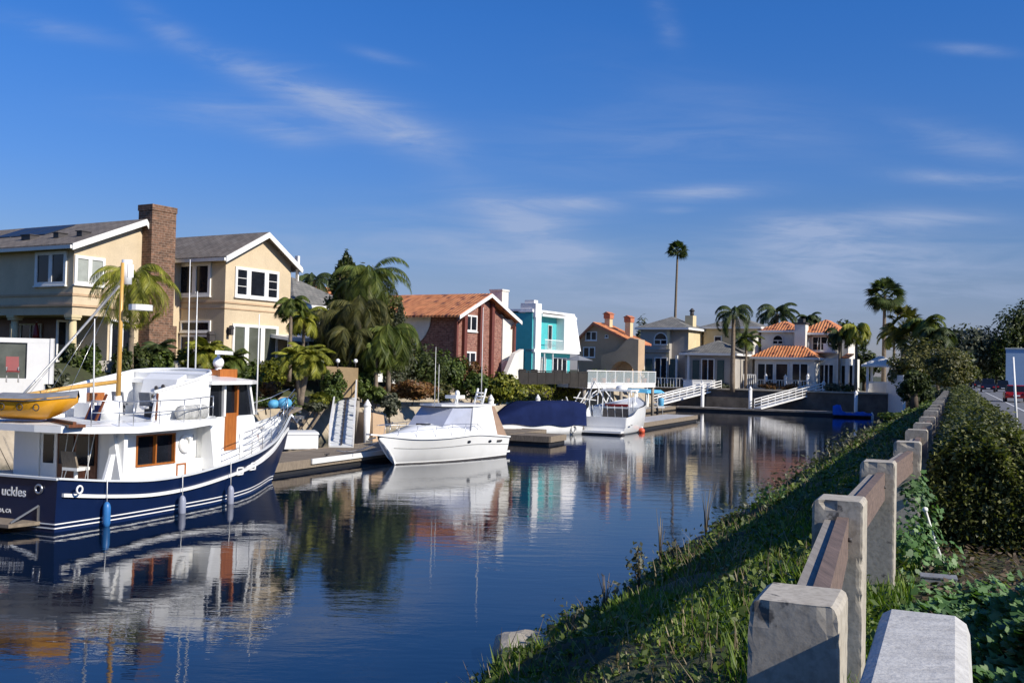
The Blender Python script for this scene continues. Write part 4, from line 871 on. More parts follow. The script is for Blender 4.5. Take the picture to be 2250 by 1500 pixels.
zl=T.hit(1450,772,'x',0)[2]; m=MB(); m.box(-.25,-.002,tw-.1,.1,zl-.1,zl+.2); m.box(-.35,-.002,tw-.2,.2,zl+.2,zl+.3); T.part('ledge',m,M['greyst'])
# single-storey wing to the right
zw=T.hit(1550,778,'x',-2.0)[2]; wy0=R(-2,1505,780,1612,850); 
m=MB(); m.box(-2,4.5,wy0[0],wy0[2],-.4,zw); T.part('wing_wall',m,M['greyst'])
gr=hip_roof(T,-2,4.5,wy0[0],wy0[2],zw,zw+1.55,'shinglg',.5)
for (v,x0,x1,zt) in ((0,1438,1466,785),(-2,1541,1570,788)):
    a=R(v,x0,zt,x1,838); window(T,'x',v,-1,(a[0],-.1,a[2],a[3]),2,1,.1,sill=False,name='french_door',mull=.05)
    for q0,q1 in ((x0-19,x0-5),(x1+6,x1+21)):
        b=R(v,q0,zt+3,q1,835); m=MB(); m.box(v-.08,v-.002,b[0],b[2],.3,b[3]); m.box(v-.11,v-.081,b[0]+.08,b[2]-.08,.4,b[3]-.1); T.part('shutter',m,plain('green_shutter',(.05,.085,.075),.6,.15))
for (v,q) in ((0,1415),(0,1487),(-2,1513),(-2,1608)):
    b=T.hit(q,800,'x',v-.1)[1]; m=MB(); m.box(v-.25,v-.003,b-.12,b+.12,-.4,zw-.15); T.part('pilaster',m,M['trim'])
p=T.hit(1517,690,'x',3); m=MB(); m.box(2.4,3.6,p[1]-.55,p[1]+.45,ez-.5,p[2]-.2); ch=T.part('chimney',m,M['yellow']); m=MB(); m.tube([(3,p[1]-.2,p[2]-.2),(3,p[1]-.2,p[2]+.35)],.25,8); m.tube([(3,p[1]-.2,p[2]+.35),(3,p[1]-.2,p[2]+.7)],[.4,.1],8); T.part('chimney_cap',m,M['dark'],ch)
# upper storey seen right of chimney behind palm
a=R(5,1545,720,1665,790); m=MB(); m.box(5.2,11,a[0],a[2],0,a[3]); T.part('rear_wall',m,M['yellow']); window(T,'x',5.2,-1,(R(5,1568,738,1585,753)),1,1,.1); m=MB(); m.box(3.0,5.2,a[0]+.0,a[0]+1.1,0,a[3]-1.0); T.part('side_wall',m,M['wallw'])
hip_roof(T,5.2,11,a[0],a[2],a[3],a[3]+1.2,'shinglg',.4)

# ---- white house with orange tile roofs (end of canal, right)
c8=at(1655,850,119)
T=Thing('white_tile_roof_house','white stucco house with orange tile roofs at the head of the canal','house',(c8[0],c8[1],2.5),30)
R=lambda v,*a: T.rect('x',v,*a)
f=R(0,1658,788,1790,850); zf=T.hit(1720,787,'x',0)[2]
m=MB(); m.box(0,3.5,f[0],f[2],-.4,zf); T.part('wall',m,M['wallw'])
hip_roof(T,0,3.5,f[0],f[2],zf,zf+1.35,'tiley',.45,ridge='y')
u=R(3.6,1672,728,1755,790); zu=T.hit(1710,728,'x',3.6)[2]
m=MB(); m.box(3.6,10,u[0]-4.6,u[2],-.4,zu); T.part('upper_wall',m,M['wallw'])
hip_roof(T,3.6,10,u[0]+.2,u[2],zu,zu+1.2,'tiley',.4); 
hip_roof(T,3.0,10,u[0]-5.0,u[0]-.3,zu-.3,zu+1.35,'tiley',.4)
a=R(3.6,1697,735,1722,757); archwin(T,'x',3.6,-1,(a[0]+a[2])/2,a[1],a[2]-a[0],a[3]-a[1],frame='wallw')
p0=T.hit(1748,705,'x',2.2); p1=T.hit(1772,705,'x',2.2); m=MB(); m.box(1.8,3.2,p1[1],p0[1],-.4,p0[2]-.4); ch=T.part('chimney',m,M['wallw']); m=MB(); m.box(1.7,3.3,p1[1]-.1,p0[1]+.1,p0[2]-.4,p0[2]-.2); m.box(2,3,p1[1]+.3,p0[1]-.3,p0[2]-.2,p0[2]+.25); T.part('chimney_cap',m,M['dark'],ch)
b=R(2.6,1778,738,1838,772); m=MB(); m.box(2.2,3.59,b[0],b[2],b[1]-.15,b[1]); T.part('balcony_floor',m,M['wallw'])
for i in range(4):
    y=b[0]+(b[2]-b[0])*i/3; m=MB(); m.tube([(2.3,y,b[1]),(2.3,y,b[3]-.8),(2.6,y,b[3]-.3),(3.1,y,b[3]-.05),(3.59,y,b[3])],.045,6); T.part('glazing_bar',m,M['alu'])
window(T,'x',3.59,-1,(b[0]+.1,b[1]+.1,b[2]-.1,b[3]),3,2,.1)
m=MB(); m.box(2.25,2.3,b[0]+.1,b[0]+1.4,b[1],b[1]+.9); T.part('balcony_panel',m,M['white'])
for (x0,x1,nc,nm) in ((1664,1700,2,'sliding_door'),(1704,1732,1,'window'),(1740,1776,2,'window')):
    a=R(0,x0,798,x1,846); window(T,'x',0,-1,(a[0],-.1 if nm!='window' else .2,a[2],a[3]),nc,1,.08,sill=False,name=nm)
r8=R(2.0,1797,780,1905,850); z8=T.hit(1850,785,'x',2.0)[2]; z9=T.hit(1860,742,'x',4)[2]
m=MB(); m.box(2.0,9,r8[0]+2.2,f[0]-.01,-.4,z8-.1); m.box(4.0,9,r8[0]+3.2,f[0]-2.8,z8-.1,z9); T.part('side_wing',m,M['wallw'])
m=MB(); m.hexa([(1.6,r8[0]+1.9,z8-.1),(4.3,r8[0]+1.9,z8+.35),(4.3,f[0]-2.6,z8+.35),(1.6,f[0]-2.6,z8-.1),(1.6,r8[0]+1.9,z8+.05),(4.3,r8[0]+1.9,z8+.5),(4.3,f[0]-2.6,z8+.5),(1.6,f[0]-2.6,z8+.05)]); T.part('lean_to_roof',m,M['tiley'])
hip_roof(T,4.0,9,r8[0]+3.2,f[0]-2.8,z9,z9+.9,'tiley',.3,name='roof')
a=R(2,1800,800,1832,846); window(T,'x',2,-1,(a[0],-.1,a[2],a[3]),3,1,.08,sill=False,name='sliding_door')
for q in (1843,1862,1878): 
    y=T.hit(q,800,'x',1.8)[1]; m=MB(); m.box(1.6,1.9,y-.17,y+.17,-.4,z8-.15); T.part('pillar',m,M['trim'])
for (q0,q1) in ((1848,1858),(1866,1874)): a=R(2,q0,802,q1,846); window(T,'x',2,-1,(a[0],.1,a[2],a[3]),1,1,.06,sill=False)

# ---- gazebo
g=at(1935,850,112); T=Thing('gazebo','small white gazebo with shallow hipped roof by the boundary wall','gazebo',(g[0],g[1],2.35),30)
for (x,y) in ((-.9,-.9),(.9,-.9),(.9,.9),(-.9,.9)):
    m=MB(); m.box(x-.09,x+.09,y-.09,y+.09,-.1,2.25); T.part('post',m,M['white'])
m=MB(); m.add([(-1.35,-1.35,2.2),(1.35,-1.35,2.2),(1.35,1.35,2.2),(-1.35,1.35,2.2),(0,0,3.2),(-1.35,-1.35,2.35),(1.35,-1.35,2.35),(1.35,1.35,2.35),(-1.35,1.35,2.35)],[(0,3,2,1),(0,1,6,5),(1,2,7,6),(2,3,8,7),(3,0,5,8),(5,6,4),(6,7,4),(7,8,4),(8,5,4)]); T.part('roof',m,M['white'])
m=MB()
for i in range(14):
    t=-.8+i*1.6/13
    for s in (-.9,.9): m.box(t-.02,t+.02,s-.02,s+.02,.1,.9); m.box(s-.02,s+.02,t-.02,t+.02,.1,.9)
for s in (-.9,.9): m.box(-.8,.8,s-.03,s+.03,.9,.96); m.box(s-.03,s+.03,-.8,.8,.9,.96)
m.box(-.8,.8,-.91,-.89,0,.9); m.box(.89,.91,-.8,.8,0,.9); T.part('railing',m,M['white']); T.e.scale=(1.3,1.3,1.3)
# white boundary wall running down the right side beyond the gazebo
T=Thing('boundary_wall','white boundary wall stepping down to the water past the gazebo','wall')
m=MB(); a=to_uv(*at(1950,850,110)[:2]); b=to_uv(*at(1987,850,93)[:2])
p=[uv(a[0],a[1]),uv(b[0],b[1])]; n=Vector((p[1][0]-p[0][0],p[1][1]-p[0][1],0)).normalized(); s=Vector((n.y,-n.x,0))*.12
def wq(z): return [(p[0][0]+s.x,p[0][1]+s.y,z[0]),(p[1][0]+s.x,p[1][1]+s.y,z[1]),(p[1][0]-s.x,p[1][1]-s.y,z[1]),(p[0][0]-s.x,p[0][1]-s.y,z[0])]
m.hexa(wq((-.4,-.4))+wq((4.3,4.35))); T.part('wall',m,M['white'])
# ================================================================ boats
def interp(x,tab):
    if x<=tab[0][0]: return tab[0][1]
    for (a,b),(c,d) in zip(tab,tab[1:]):
        if x<=c:
            t=(x-a)/(c-a); return b+(d-b)*t
    return tab[-1][1]
def smooth(tab,n=60):
    """Catmull-Rom sampling of a table, returned as a finer table"""
    out=[]; P=[tab[0]]+list(tab)+[tab[-1]]
    for i in range(1,len(P)-2):
        p0,p1,p2,p3=P[i-1],P[i],P[i+1],P[i+2]; m1=(p2[1]-p0[1])/max(1e-6,(p2[0]-p0[0]))*(p2[0]-p1[0]); m2=(p3[1]-p1[1])/max(1e-6,(p3[0]-p1[0]))*(p2[0]-p1[0])
        for k in range(8):
            t=k/8; out.append((p1[0]+(p2[0]-p1[0])*t,(2*t**3-3*t*t+1)*p1[1]+(t**3-2*t*t+t)*m1+(-2*t**3+3*t*t)*p2[1]+(t**3-t*t)*m2))
    out.append(tuple(tab[-1])); return out
def strip(mb,fn,x0,x1,h,p,n=40,side=-1,mi=0):
    """band following the hull side: fn(x)->(y,z) on that side"""
    rings=[]
    for i in range(n+1):
        x=x0+(x1-x0)*i/n; y,z=fn(x); d=.001
        rings.append([(x,side*(y-.02),z-h/2),(x,side*(y+p),z-h/2),(x,side*(y+p),z+h/2),(x,side*(y-.02),z+h/2)])
    mb.loft(rings,True,True,mi,False)
def rail(mb,path,posts,h,r=.014,wires=2):
    pass

# ---------------------------------------------------------------- trawler
T=Thing('trawler','large navy blue trawler yacht with white cabins and varnished wood','boat',(-12.69,25.39,0),21.4)
TR=T
SH=smooth([(0,1.28),(1.5,1.10),(3,.98),(4.5,1.0),(6,1.13),(8,1.33),(9.8,1.60),(11.3,1.92),(12.9,2.42)])
HB=smooth([(0,2.0),(1.5,2.15),(3.5,2.25),(6,2.22),(8,1.98),(9.6,1.52),(11,.92),(12,.45),(12.9,.04)])
HW=smooth([(0,1.95),(1.5,2.08),(3.5,2.13),(6,2.05),(8,1.62),(9.6,.98),(10.8,.42),(11.7,.05),(12.9,.03)])
sh=lambda x:interp(x,SH); hb=lambda x:interp(x,HB); hw=lambda x:interp(x,HW)
def side(x,z):   # half breadth at height z
    zs=sh(x); t=max(0,min(1,z/zs)); zst=max(0,(x-11.75)/1.15)*2.2
    return hw(x)+(hb(x)-hw(x))*(t**1.25)
mb=MB(); rings=[]
xs=[i*.3 for i in range(0,44)]
for x in xs:
    s=sh(x); stem=max(0.0,(x-11.75)/1.18)*2.3      # the stem rakes forward: lower stations start higher
    zz=[max(-.7,stem-.05)]+[max(z,stem) for z in (-.25,0,.15,s*.3,s*.5,s*.7,s*.86,s)]
    half=[(0 if x<12.9 else 0,zz[0])]+[(side(x,z) if stem<z or x<11.8 else side(x,z)*.6,z) for z in zz[1:]]
    if x<12.95: rings.append([(x,-a,z) for a,z in half[::-1]]+[(x,a,z) for a,z in half[1:]])
# close the loop across the sheer a little below deck
mb.loft(rings,False,False,0,True)
n=len(rings[0]); b=rings[0]; mb.add(b,[tuple(range(n))])       # transom
T.part('hull',mb,M['navy'])
mb=MB()
dk_=[(x,hb(x)-.06,sh(x)-(.38 if x<9 else .30)) for x in xs if x<12.8]
L=[(x,-y,z) for x,y,z in dk_]; Rr=[(x,y,z) for x,y,z in dk_]; m=len(L); mb.add(L+Rr,[(i,i+1,m+i+1,m+i) for i in range(m-1)]); T.part('deck',mb,M['greyl'])
mb=MB()
for sd in (-1,1): strip(mb,lambda x:(hb(x),sh(x)+.02),0,12.85,.05,.05,60,sd)
mb.hexa([(-.06,-2.02,1.26),(.08,-2.02,1.26),(.08,2.02,1.26),(-.06,2.02,1.26),(-.06,-2.02,1.31),(.08,-2.02,1.31),(.08,2.02,1.31),(-.06,2.02,1.31)]); T.part('cap_rail',mb,M['greyl'])
mb=MB()
for sd in (-1,1): 
    strip(mb,lambda x:(side(x,sh(x)-.38),sh(x)-.36-.012*abs(x-4)**.0),.15,12.3,.085,.07,60,sd)
T.part('rub_rail',mb,M['gel'])
for zc,hh in ((.20,.028),(.10,.028)):
    mb=MB()
    for sd in (-1,1): strip(mb,lambda x:(side(x,zc),zc),0,11.75,hh,.012,60,sd)
    mb.box(-.012,0,-1.95,1.95,zc-hh/2,zc+hh/2); T.part('boot_stripe',mb,M['gel'])
# bulwark inner face in white, seen forward
mb=MB()
for sd in (-1,1): strip(mb,lambda x:(hb(x)-.09,sh(x)-.16),.1,12.6,.32,0,60,sd)
T.part('bulwark',mb,M['gel'])
def text_mesh(s,size,mat,extr=.004):
    cu=bpy.data.curves.new('lettering','FONT'); cu.body=s; cu.size=size; cu.extrude=extr; cu.align_x='RIGHT'; cu.offset=.004
    o=bpy.data.objects.new('lettering',cu); COL.objects.link(o); bpy.context.view_layer.update(); dg=bpy.context.evaluated_depsgraph_get(); me=bpy.data.meshes.new_from_object(o.evaluated_get(dg)); bpy.data.objects.remove(o); me.materials.clear(); me.materials.append(mat); return me
for s,px,py,sz in (('uckles',57,1091,.32),('RA, CA',24,1126,.13)):
    me=text_mesh(s,sz,M['gel']); p=T.hit(px,py,'x',-.01); o=T.part('name_lettering',me,None)
    # local text x runs toward starboard (-y), up is z, facing aft (-x)
    o.matrix_local=Matrix(((0,0,-1,-.012),(-1,0,0,p[1]),(0,1,0,p[2]),(0,0,0,1)))
# swim platform and bracket
mb=MB(); mb.hexa([(-.75,-1.3,.16),(0,-1.5,.16),(0,1.5,.16),(-.75,1.3,.16),(-.75,-1.3,.24),(0,-1.5,.24),(0,1.5,.24),(-.75,1.3,.24)]); T.part('swim_platform',mb,M['dockw'])
mb=MB(); mb.beam((-.02,-1.45,.62),(-.6,-1.2,.26),.04); mb.beam((-.02,-1.45,.62),(-.02,-1.45,.2),.04); T.part('bracket',mb,M['steel'])
mb=MB(); mb.torus((-.03,-1.45,1.02),.10,.03,'x'); T.part('hawse_ring',mb,M['steel'])
for px,py in ((520,1034),(557,1024)):
    p=T.hit(px,py,'y',-1.95); x=p[0]; y=-(side(x,p[2])+.01); mb=MB(); a,b_=.17,.12
    mb.box(x-a,x+a,y-.04,y,p[2]+b_-.04,p[2]+b_); mb.box(x-a,x+a,y-.04,y,p[2]-b_,p[2]-b_+.04); mb.box(x-a,x-a+.05,y-.04,y,p[2]-b_,p[2]+b_); mb.box(x+a-.05,x+a,y-.04,y,p[2]-b_,p[2]+b_); T.part('hawse_frame',mb,M['gel'])
p=T.hit(172,1075,'y',-2.2); mb=MB(); mb.torus((p[0],-2.24,p[2]),.09,.025,'y'); T.part('mooring_ring',mb,M['gel'])
# saloon
zd=2.28
mb=MB(); mb.box(2.45,6.2,-1.5,1.5,.6,1.33); mb.box(2.45,3.2,-1.5,1.5,1.33,zd); mb.box(4.78,5.55,-1.5,1.5,1.33,zd); mb.box(3.2,4.78,-1.5,1.5,2.12,zd)
mb.box(5.55,6.3,-1.2,1.2,.6,zd)
T.part('saloon',mb,M['gel'])
mb=MB(); mb.box(3.2,4.78,-1.42,1.42,1.33,2.12); T.part('saloon_window',mb,M['glass'])
mb=MB(); 
for x in (3.2,3.95,4.73): mb.box(x,x+.05,-1.53,-1.43,1.3,2.14)
mb.box(3.2,4.78,-1.54,-1.43,1.28,1.33); mb.box(3.25,4.73,-1.53,-1.43,2.1,2.14); T.part('window_frame',mb,M['teak'])
# aft bulkhead: white door, dark timber panels with windows
mb=MB(); mb.box(2.38,2.449,-.9,.95,.6,zd-.002); bh=T.part('aft_bulkhead',mb,M['teakd'])
for y0,y1 in ((-.85,-.25),(-.15,.35)): 
    mb=MB(); mb.box(2.35,2.379,y0,y1,1.35,2.12); T.part('pane',mb,M['glass'],bh)
mb=MB(); mb.box(2.34,2.379,.42,.98,.75,zd-.05); d=T.part('cabin_door',mb,M['gel']); mb=MB(); mb.box(2.325,2.339,.52,.88,1.35,2.12); T.part('pane',mb,M['glass'],d)
mb=MB(); mb.box(2.3,2.44,1.0,1.9,.75,zd-.002); T.part('wing_panel',mb,M['gel'])
mb=MB(); mb.box(2.3,2.44,-1.9,-1.5,.75,zd-.002)
# flared white wings at the cockpit corner and by the side deck
mb.hexa([(2.2,-1.95,.85),(2.32,-1.95,.85),(2.32,-1.5,.85),(2.2,-1.5,.85),(2.2,-1.62,zd-.004),(2.32,-1.62,zd-.004),(2.32,-1.5,zd-.004),(2.2,-1.5,zd-.004)])
T.part('wing_panel',mb,M['gel']); mb=MB()
mb.hexa([(6.0,-1.95,1.0),(6.2,-1.95,1.0),(6.2,-1.45,1.0),(6.0,-1.45,1.0),(6.05,-1.72,zd-.004),(6.2,-1.72,zd-.004),(6.2,-1.45,zd-.004),(6.05,-1.45,zd-.004)])
T.part('wing_panel',mb,M['gel']); mb=MB()
mb.hexa([(1.5,-2.0,1.05),(1.75,-2.0,1.05),(1.75,-1.92,1.05),(1.5,-1.92,1.05),(1.75,-2.0,1.75),(1.9,-2.0,1.75),(1.9,-1.92,1.75),(1.75,-1.92,1.75)])
T.part('wing_panel',mb,M['gel'])
mb=MB(); p=T.hit(395,975,'y',-1.5); T.e and mb.torus((p[0]+.2,-1.54,p[2]),.22,.055,'y',24,8); 
solo('life_ring',mb,M['gel'],'white life ring hung on the cabin side of the trawler','life ring',(-12.69,25.39,0),21.4)
mb=MB(); mb.ball((5.85,-1.2,1.95),.11,.03,.13); T.part('porthole',mb,M['glass'])
p=T.hit(397,1030,'y',-1.5); mb=MB(); a,b_=.2,.17
mb.box(p[0]-a,p[0]+a,-1.53,-1.5,p[2]+b_-.04,p[2]+b_); mb.box(p[0]-a,p[0]-a+.04,-1.53,-1.5,p[2]-b_,p[2]+b_-.04); mb.box(p[0]+a-.04,p[0]+a,-1.53,-1.5,p[2]-b_,p[2]+b_-.04); T.part('locker_trim',mb,M['teak'])
# boat deck with rounded after corners
out=[(.9,-2.12),(2.5,-2.2),(4.5,-2.2),(6.0,-2.0),(6.55,-1.5),(6.55,1.5),(6.0,2.0),(4.5,2.2),(2.5,2.2),(.9,2.12),(.35,1.7),(.2,1.0),(.2,-1.0),(.35,-1.7)]
def zz_(k): return lambda x,y:k+.16*(1-(y/2.2)**2)+.03*abs(x-3.2)**1.3*.35
mb=MB(); mb.slab(out,lambda x,y:2.25+.03*abs(x-3.2)**1.3*.9,lambda x,y:2.42+.03*abs(x-3.2)**1.3*.9); T.part('boat_deck',mb,M['gel'])
mb=MB(); ins=[(.3+(x-.3)*.97 if x<3 else x*.985,y*.93) for x,y in out]; ins=[(max(.35,x),y) for x,y in ins]
c=len(ins); vs=[(x,y,2.425+.03*abs(x-3.2)**1.3*.9) for x,y in ins]+[(3.3,0,2.60)]; mb.add(vs,[(i,(i+1)%c,c) for i in range(c)]); T.part('deck_top',mb,M['greyl'])
# hand rails round the boat deck
mb=MB(); rp_=[(1.0,-2.02),(2.4,-2.1),(4.4,-2.1),(5.9,-1.92)]
for k,hh in ((0,.62),(1,.32)):
    mb.tube([(x,y,2.45+.03*abs(x-3.2)**1.3*.9+hh) for x,y in rp_],.014,6)
for x,y in [(1.0,-2.02),(1.9,-2.08),(2.4,-2.1),(3.4,-2.1),(4.4,-2.1),(5.2,-2.02),(5.9,-1.92)]: mb.tube([(x,y,2.4),(x,y,3.08+.03*abs(x-3.2)**1.3*.9)],.014,6)
T.part('deck_railing',mb,M['steel'])
# flybridge: side wings, coaming, console, seats, mast
for sd in (-1,1):
    mb=MB(); mb.hexa([(3.95,sd*1.38,2.5),(6.3,sd*1.45,2.5),(6.3,sd*1.39,2.5),(3.95,sd*1.32,2.5),(4.1,sd*1.42,3.30),(6.3,sd*1.52,3.78),(6.3,sd*1.44,3.78),(4.1,sd*1.34,3.30)]) if sd<0 else mb.hexa([(3.0,sd*1.3,2.5),(6.3,sd*1.4,2.5),(6.3,sd*1.46,2.5),(3.0,sd*1.36,2.5),(2.9,sd*1.3,3.2),(6.3,sd*1.4,3.8),(6.3,sd*1.48,3.8),(2.9,sd*1.36,3.2)])
    fw_=T.part('flybridge_side',mb,M['gel'])
    mb=MB(); 
    if sd<0: mb.tube([(4.07,-1.40,2.52),(4.10,-1.41,3.26)],.035,6)
    else: mb.tube([(2.98,1.32,2.52),(2.92,1.33,3.18)],.035,6)
    T.part('wood_edge',mb,M['teakd'],fw_)
mb=MB(); mb.tube([(4.0,-1.38,3.30),(5.0,-1.44,3.50),(5.8,-1.47,3.68),(6.3,-1.48,3.84),(6.75,-1.1,3.9),(6.9,0,3.93),(6.75,1.1,3.9),(6.3,1.45,3.84),(4.6,1.4,3.55),(2.9,1.33,3.23)],.05,8); T.part('coaming_rail',mb,M['gel'])
mb=MB(); mb.hexa([(6.3,-1.42,2.5),(6.7,-1.1,2.5),(6.7,1.1,2.5),(6.3,1.42,2.5),(6.35,-1.44,3.8),(6.8,-1.1,3.88),(6.8,1.1,3.88),(6.35,1.44,3.8)]); T.part('flybridge_front',mb,M['gel'])
mb=MB(); mb.hexa([(5.6,-.55,2.5),(6.29,-.6,2.5),(6.29,.75,2.5),(5.6,.7,2.5),(5.95,-.55,3.62),(6.29,-.6,3.78),(6.29,.75,3.78),(5.95,.7,3.62)]); cs=T.part('helm_console',mb,M['gel'])
for i,(y,z) in enumerate(((-.35,3.35),(-.12,3.4),(.12,3.35),(-.3,3.12),(0,3.15),(.22,3.12))):
    mb=MB(); mb.ball((5.84-(3.4-z)*.3,y,z),.03,.075,.075,10); T.part('gauge',mb,M['dark'],cs)
mb=MB(); mb.torus((5.62,0,3.0),.2,.018,'x',20,6); mb.beam((5.8,0,3.0),(5.6,0,3.0),.03); T.part('steering_wheel',mb,M['steel'],cs)
for (x,y) in ((4.95,-.45),(4.9,.5)):
    mb=MB(); mb.tube([(x,y,2.5),(x,y,2.85)],.05,8); mb.box(x-.22,x+.22,y-.22,y+.22,2.86,2.95); mb.hexa([(x-.24,y-.2,2.9),(x-.18,y-.2,2.9),(x-.18,y+.2,2.9),(x-.24,y+.2,2.9),(x-.3,y-.2,3.25),(x-.24,y-.2,3.25),(x-.24,y+.2,3.25),(x-.3,y+.2,3.25)]); T.part('helm_seat',mb,M['greyc'])
mb=MB(); mb.tube([(3.15,-.55,2.5),(3.15,-.55,3.02)],.30,14); T.part('locker',mb,M['gel'],label='round white locker on the boat deck')
mb=MB(); mb.box(3.4,3.9,.35,.9,2.5,2.95); T.part('vent_box',mb,M['gel'])
mb=MB(); mb.box(4.4,5.4,-1.15,-.7,2.45,2.8); T.part('bench_seat',mb,M['dark'])
mb=MB(); mb.tube([(4.15,0,2.5),(4.13,0,2.95),(4.1,0,3.15)],[.14,.12,.10],12); mb.slab([(4.15+.4*math.cos(a),.4*math.sin(a)) for a in [i*math.pi/8 for i in range(16)]],2.52,2.58); T.part('mast_step',mb,M['gel'])
mb=MB(); mb.tube([(4.12,0,2.95),(4.12,0,5.0),(4.12,0,6.95)],[.07,.062,.045],10); ms=T.part('mast',mb,M['spruce'])
mb=MB(); mb.box(4.2,4.42,-.14,.14,6.55,6.92); mb.tube([(4.3,0,6.35),(4.3,0,7.05)],.15,12); T.part('radar_reflector',mb,M['gel'],ms)
mb=MB(); mb.tube([(4.2,-.45,5.62),(4.7,-.55,5.62)],.02,6); mb.slab([(4.35+.36*math.cos(a)+.0,-.5+.30*math.sin(a)) for a in [i*math.pi/8 for i in range(16)]],5.60,5.76); T.part('radar_dome',mb,M['gel'],ms)
b0=T.hit(250,818,'y',0); b1=T.hit(52,868,'y',.35); mb=MB(); mb.tube([(4.0,0,3.55),((4.0+b1[0])/2,.16,(3.55+b1[2])/2+.02),(b1[0],.35,b1[2])],[.06,.065,.05],8); T.part('boom',mb,M['spruce'])
d0=T.hit(262,628,'y',0); d1=T.hit(82,832,'y',.5); mb=MB(); mb.tube([(4.02,0,d0[2]),(d1[0],.5,d1[2]),(d1[0]-.5,.55,d1[2]-.5)],.035,8); T.part('davit_pole',mb,M['alu'])
for (px0,py0,px1,py1,y) in ((208,700,205,900,-1.9),(418,570,412,835,.3),(434,640,429,820,-.4)):
    a=T.hit(px0,py0,'y',y); b=T.hit(px1,py1,'y',y); mb=MB(); mb.tube([b,((a[0]+b[0])/2,y,(a[2]+b[2])/2),a],[.026,.02,.012],6); T.part('whip_antenna',mb,M['gel'])
a=T.hit(570,690,'y',.4); b=T.hit(563,910,'y',.4); mb=MB(); mb.tube([b,a],[.035,.02],6); T.part('whip_antenna',mb,M['trim'])
for y in (-.9,-.2,.5):
    mb=MB(); mb.tube([(4.1,0,6.5),(1.2,y,3.0)],.006,4); T.part('stay',mb,M['steel'])
mb=MB(); mb.box(6.27,6.30,-1.25,-.72,3.15,3.42); T.part('console_locker',mb,M['teakd'])
mb=MB(); mb.box(4.3,4.9,1.22,1.30,2.95,3.2); T.part('side_locker',mb,M['teak'])
# pilothouse
mb=MB()
mb.hexa([(6.1,-1.38,.9),(9.4,-1.25,.9),(9.4,1.25,.9),(6.1,1.38,.9),(6.1,-1.4,2.50),(8.95,-1.18,2.50),(8.95,1.18,2.50),(6.1,1.4,2.50)])
T.part('pilothouse',mb,M['gel'])
mb=MB(); mb.hexa([(6.35,-1.32,2.5),(8.88,-1.12,2.5),(8.88,1.12,2.5),(6.35,1.32,2.5),(6.4,-1.30,3.48),(8.62,-1.12,3.48),(8.62,1.12,3.48),(6.4,1.30,3.48)]); T.part('pilothouse_glass',mb,M['glass'])
def yb(x,z): return -1.41+(x-6.1)*.075
for x,m_,w_ in ((6.28,'gel',.10),(7.18,'trim',.10),(7.9,'teak',.09)):
    mb=MB(); mb.hexa([(x,yb(x,0)-.01,2.5),(x+w_,yb(x,0)-.01,2.5),(x+w_,yb(x,0)+.1,2.5),(x,yb(x,0)+.1,2.5),(x,yb(x,0)-.01,3.48),(x+w_,yb(x,0)-.01,3.48),(x+w_,yb(x,0)+.1,3.48),(x,yb(x,0)+.1,3.48)]); T.part('window_post',mb,M[m_])
mb=MB(); mb.hexa([(8.88,-1.22,2.5),(8.98,-1.22,2.5),(8.98,-1.1,2.5),(8.88,-1.1,2.5),(8.6,-1.22,3.48),(8.7,-1.22,3.48),(8.7,-1.1,3.48),(8.6,-1.1,3.48)]); T.part('window_post',mb,M['trim'])
mb=MB(); x0,x1=7.28,7.9; mb.hexa([(x0,yb(x0,0)-.02,1.45),(x1,yb(x1,0)-.02,1.45),(x1,yb(x1,0)+.04,1.45),(x0,yb(x0,0)+.04,1.45),(x0,yb(x0,0)-.02,2.6),(x1,yb(x1,0)-.02,2.6),(x1,yb(x1,0)+.04,2.6),(x0,yb(x0,0)+.04,2.6)]); T.part('wooden_door',mb,M['teak'])
mb=MB(); ro=[(6.2,-1.62),(8.3,-1.55),(9.2,-1.1),(9.55,-.5),(9.6,0),(9.55,.5),(9.2,1.1),(8.3,1.55),(6.2,1.62)]
mb.slab(ro,lambda x,y:3.49+.0*x,lambda x,y:3.60); c=len(ro); mb.add([(x,y,3.602) for x,y in ro]+[(6.9,0,3.84),(8.6,0,3.74)],[(0,1,c+1,c),(1,2,c+1),(2,3,c+1),(3,4,c+1),(4,5,c+1),(5,6,c+1),(6,7,c+1),(7,8,c,c+1),(8,0,c)])
T.part('pilothouse_roof',mb,M['gel'])
mb=MB(); p=T.hit(500,828,'y',0); x=8.6
mb.box(x-.35,x+.45,-.35,.35,3.70,3.74); 
for y in (-.38,.30): mb.box(x-.4,x+.5,y,y+.08,3.66,3.95)
mb.box(x-.4,x-.32,-.3,.3,3.75,3.92); mb.box(x+.42,x+.5,-.3,.3,3.75,3.92); T.part('radar_stand',mb,M['teak'])
mb=MB(); mb.tube([(x,0,3.74),(x,0,4.0)],[.12,.10],10); mb.ball((x,0,4.15),.22,.16,.2); mb.tube([(x,0,4.3),(x,0,4.42)],.05,8); rd=T.part('radar_pedestal',mb,M['gel'])
mb=MB(); mb.hexa([(x-.9,-.55,4.42),(x-.8,-.62,4.42),(x+.9,.1,4.42),(x+.8,.17,4.42)]+[(x-.9,-.55,4.54),(x-.8,-.62,4.54),(x+.9,.1,4.54),(x+.8,.17,4.54)]); T.part('radar_bar',mb,M['gel'],rd)
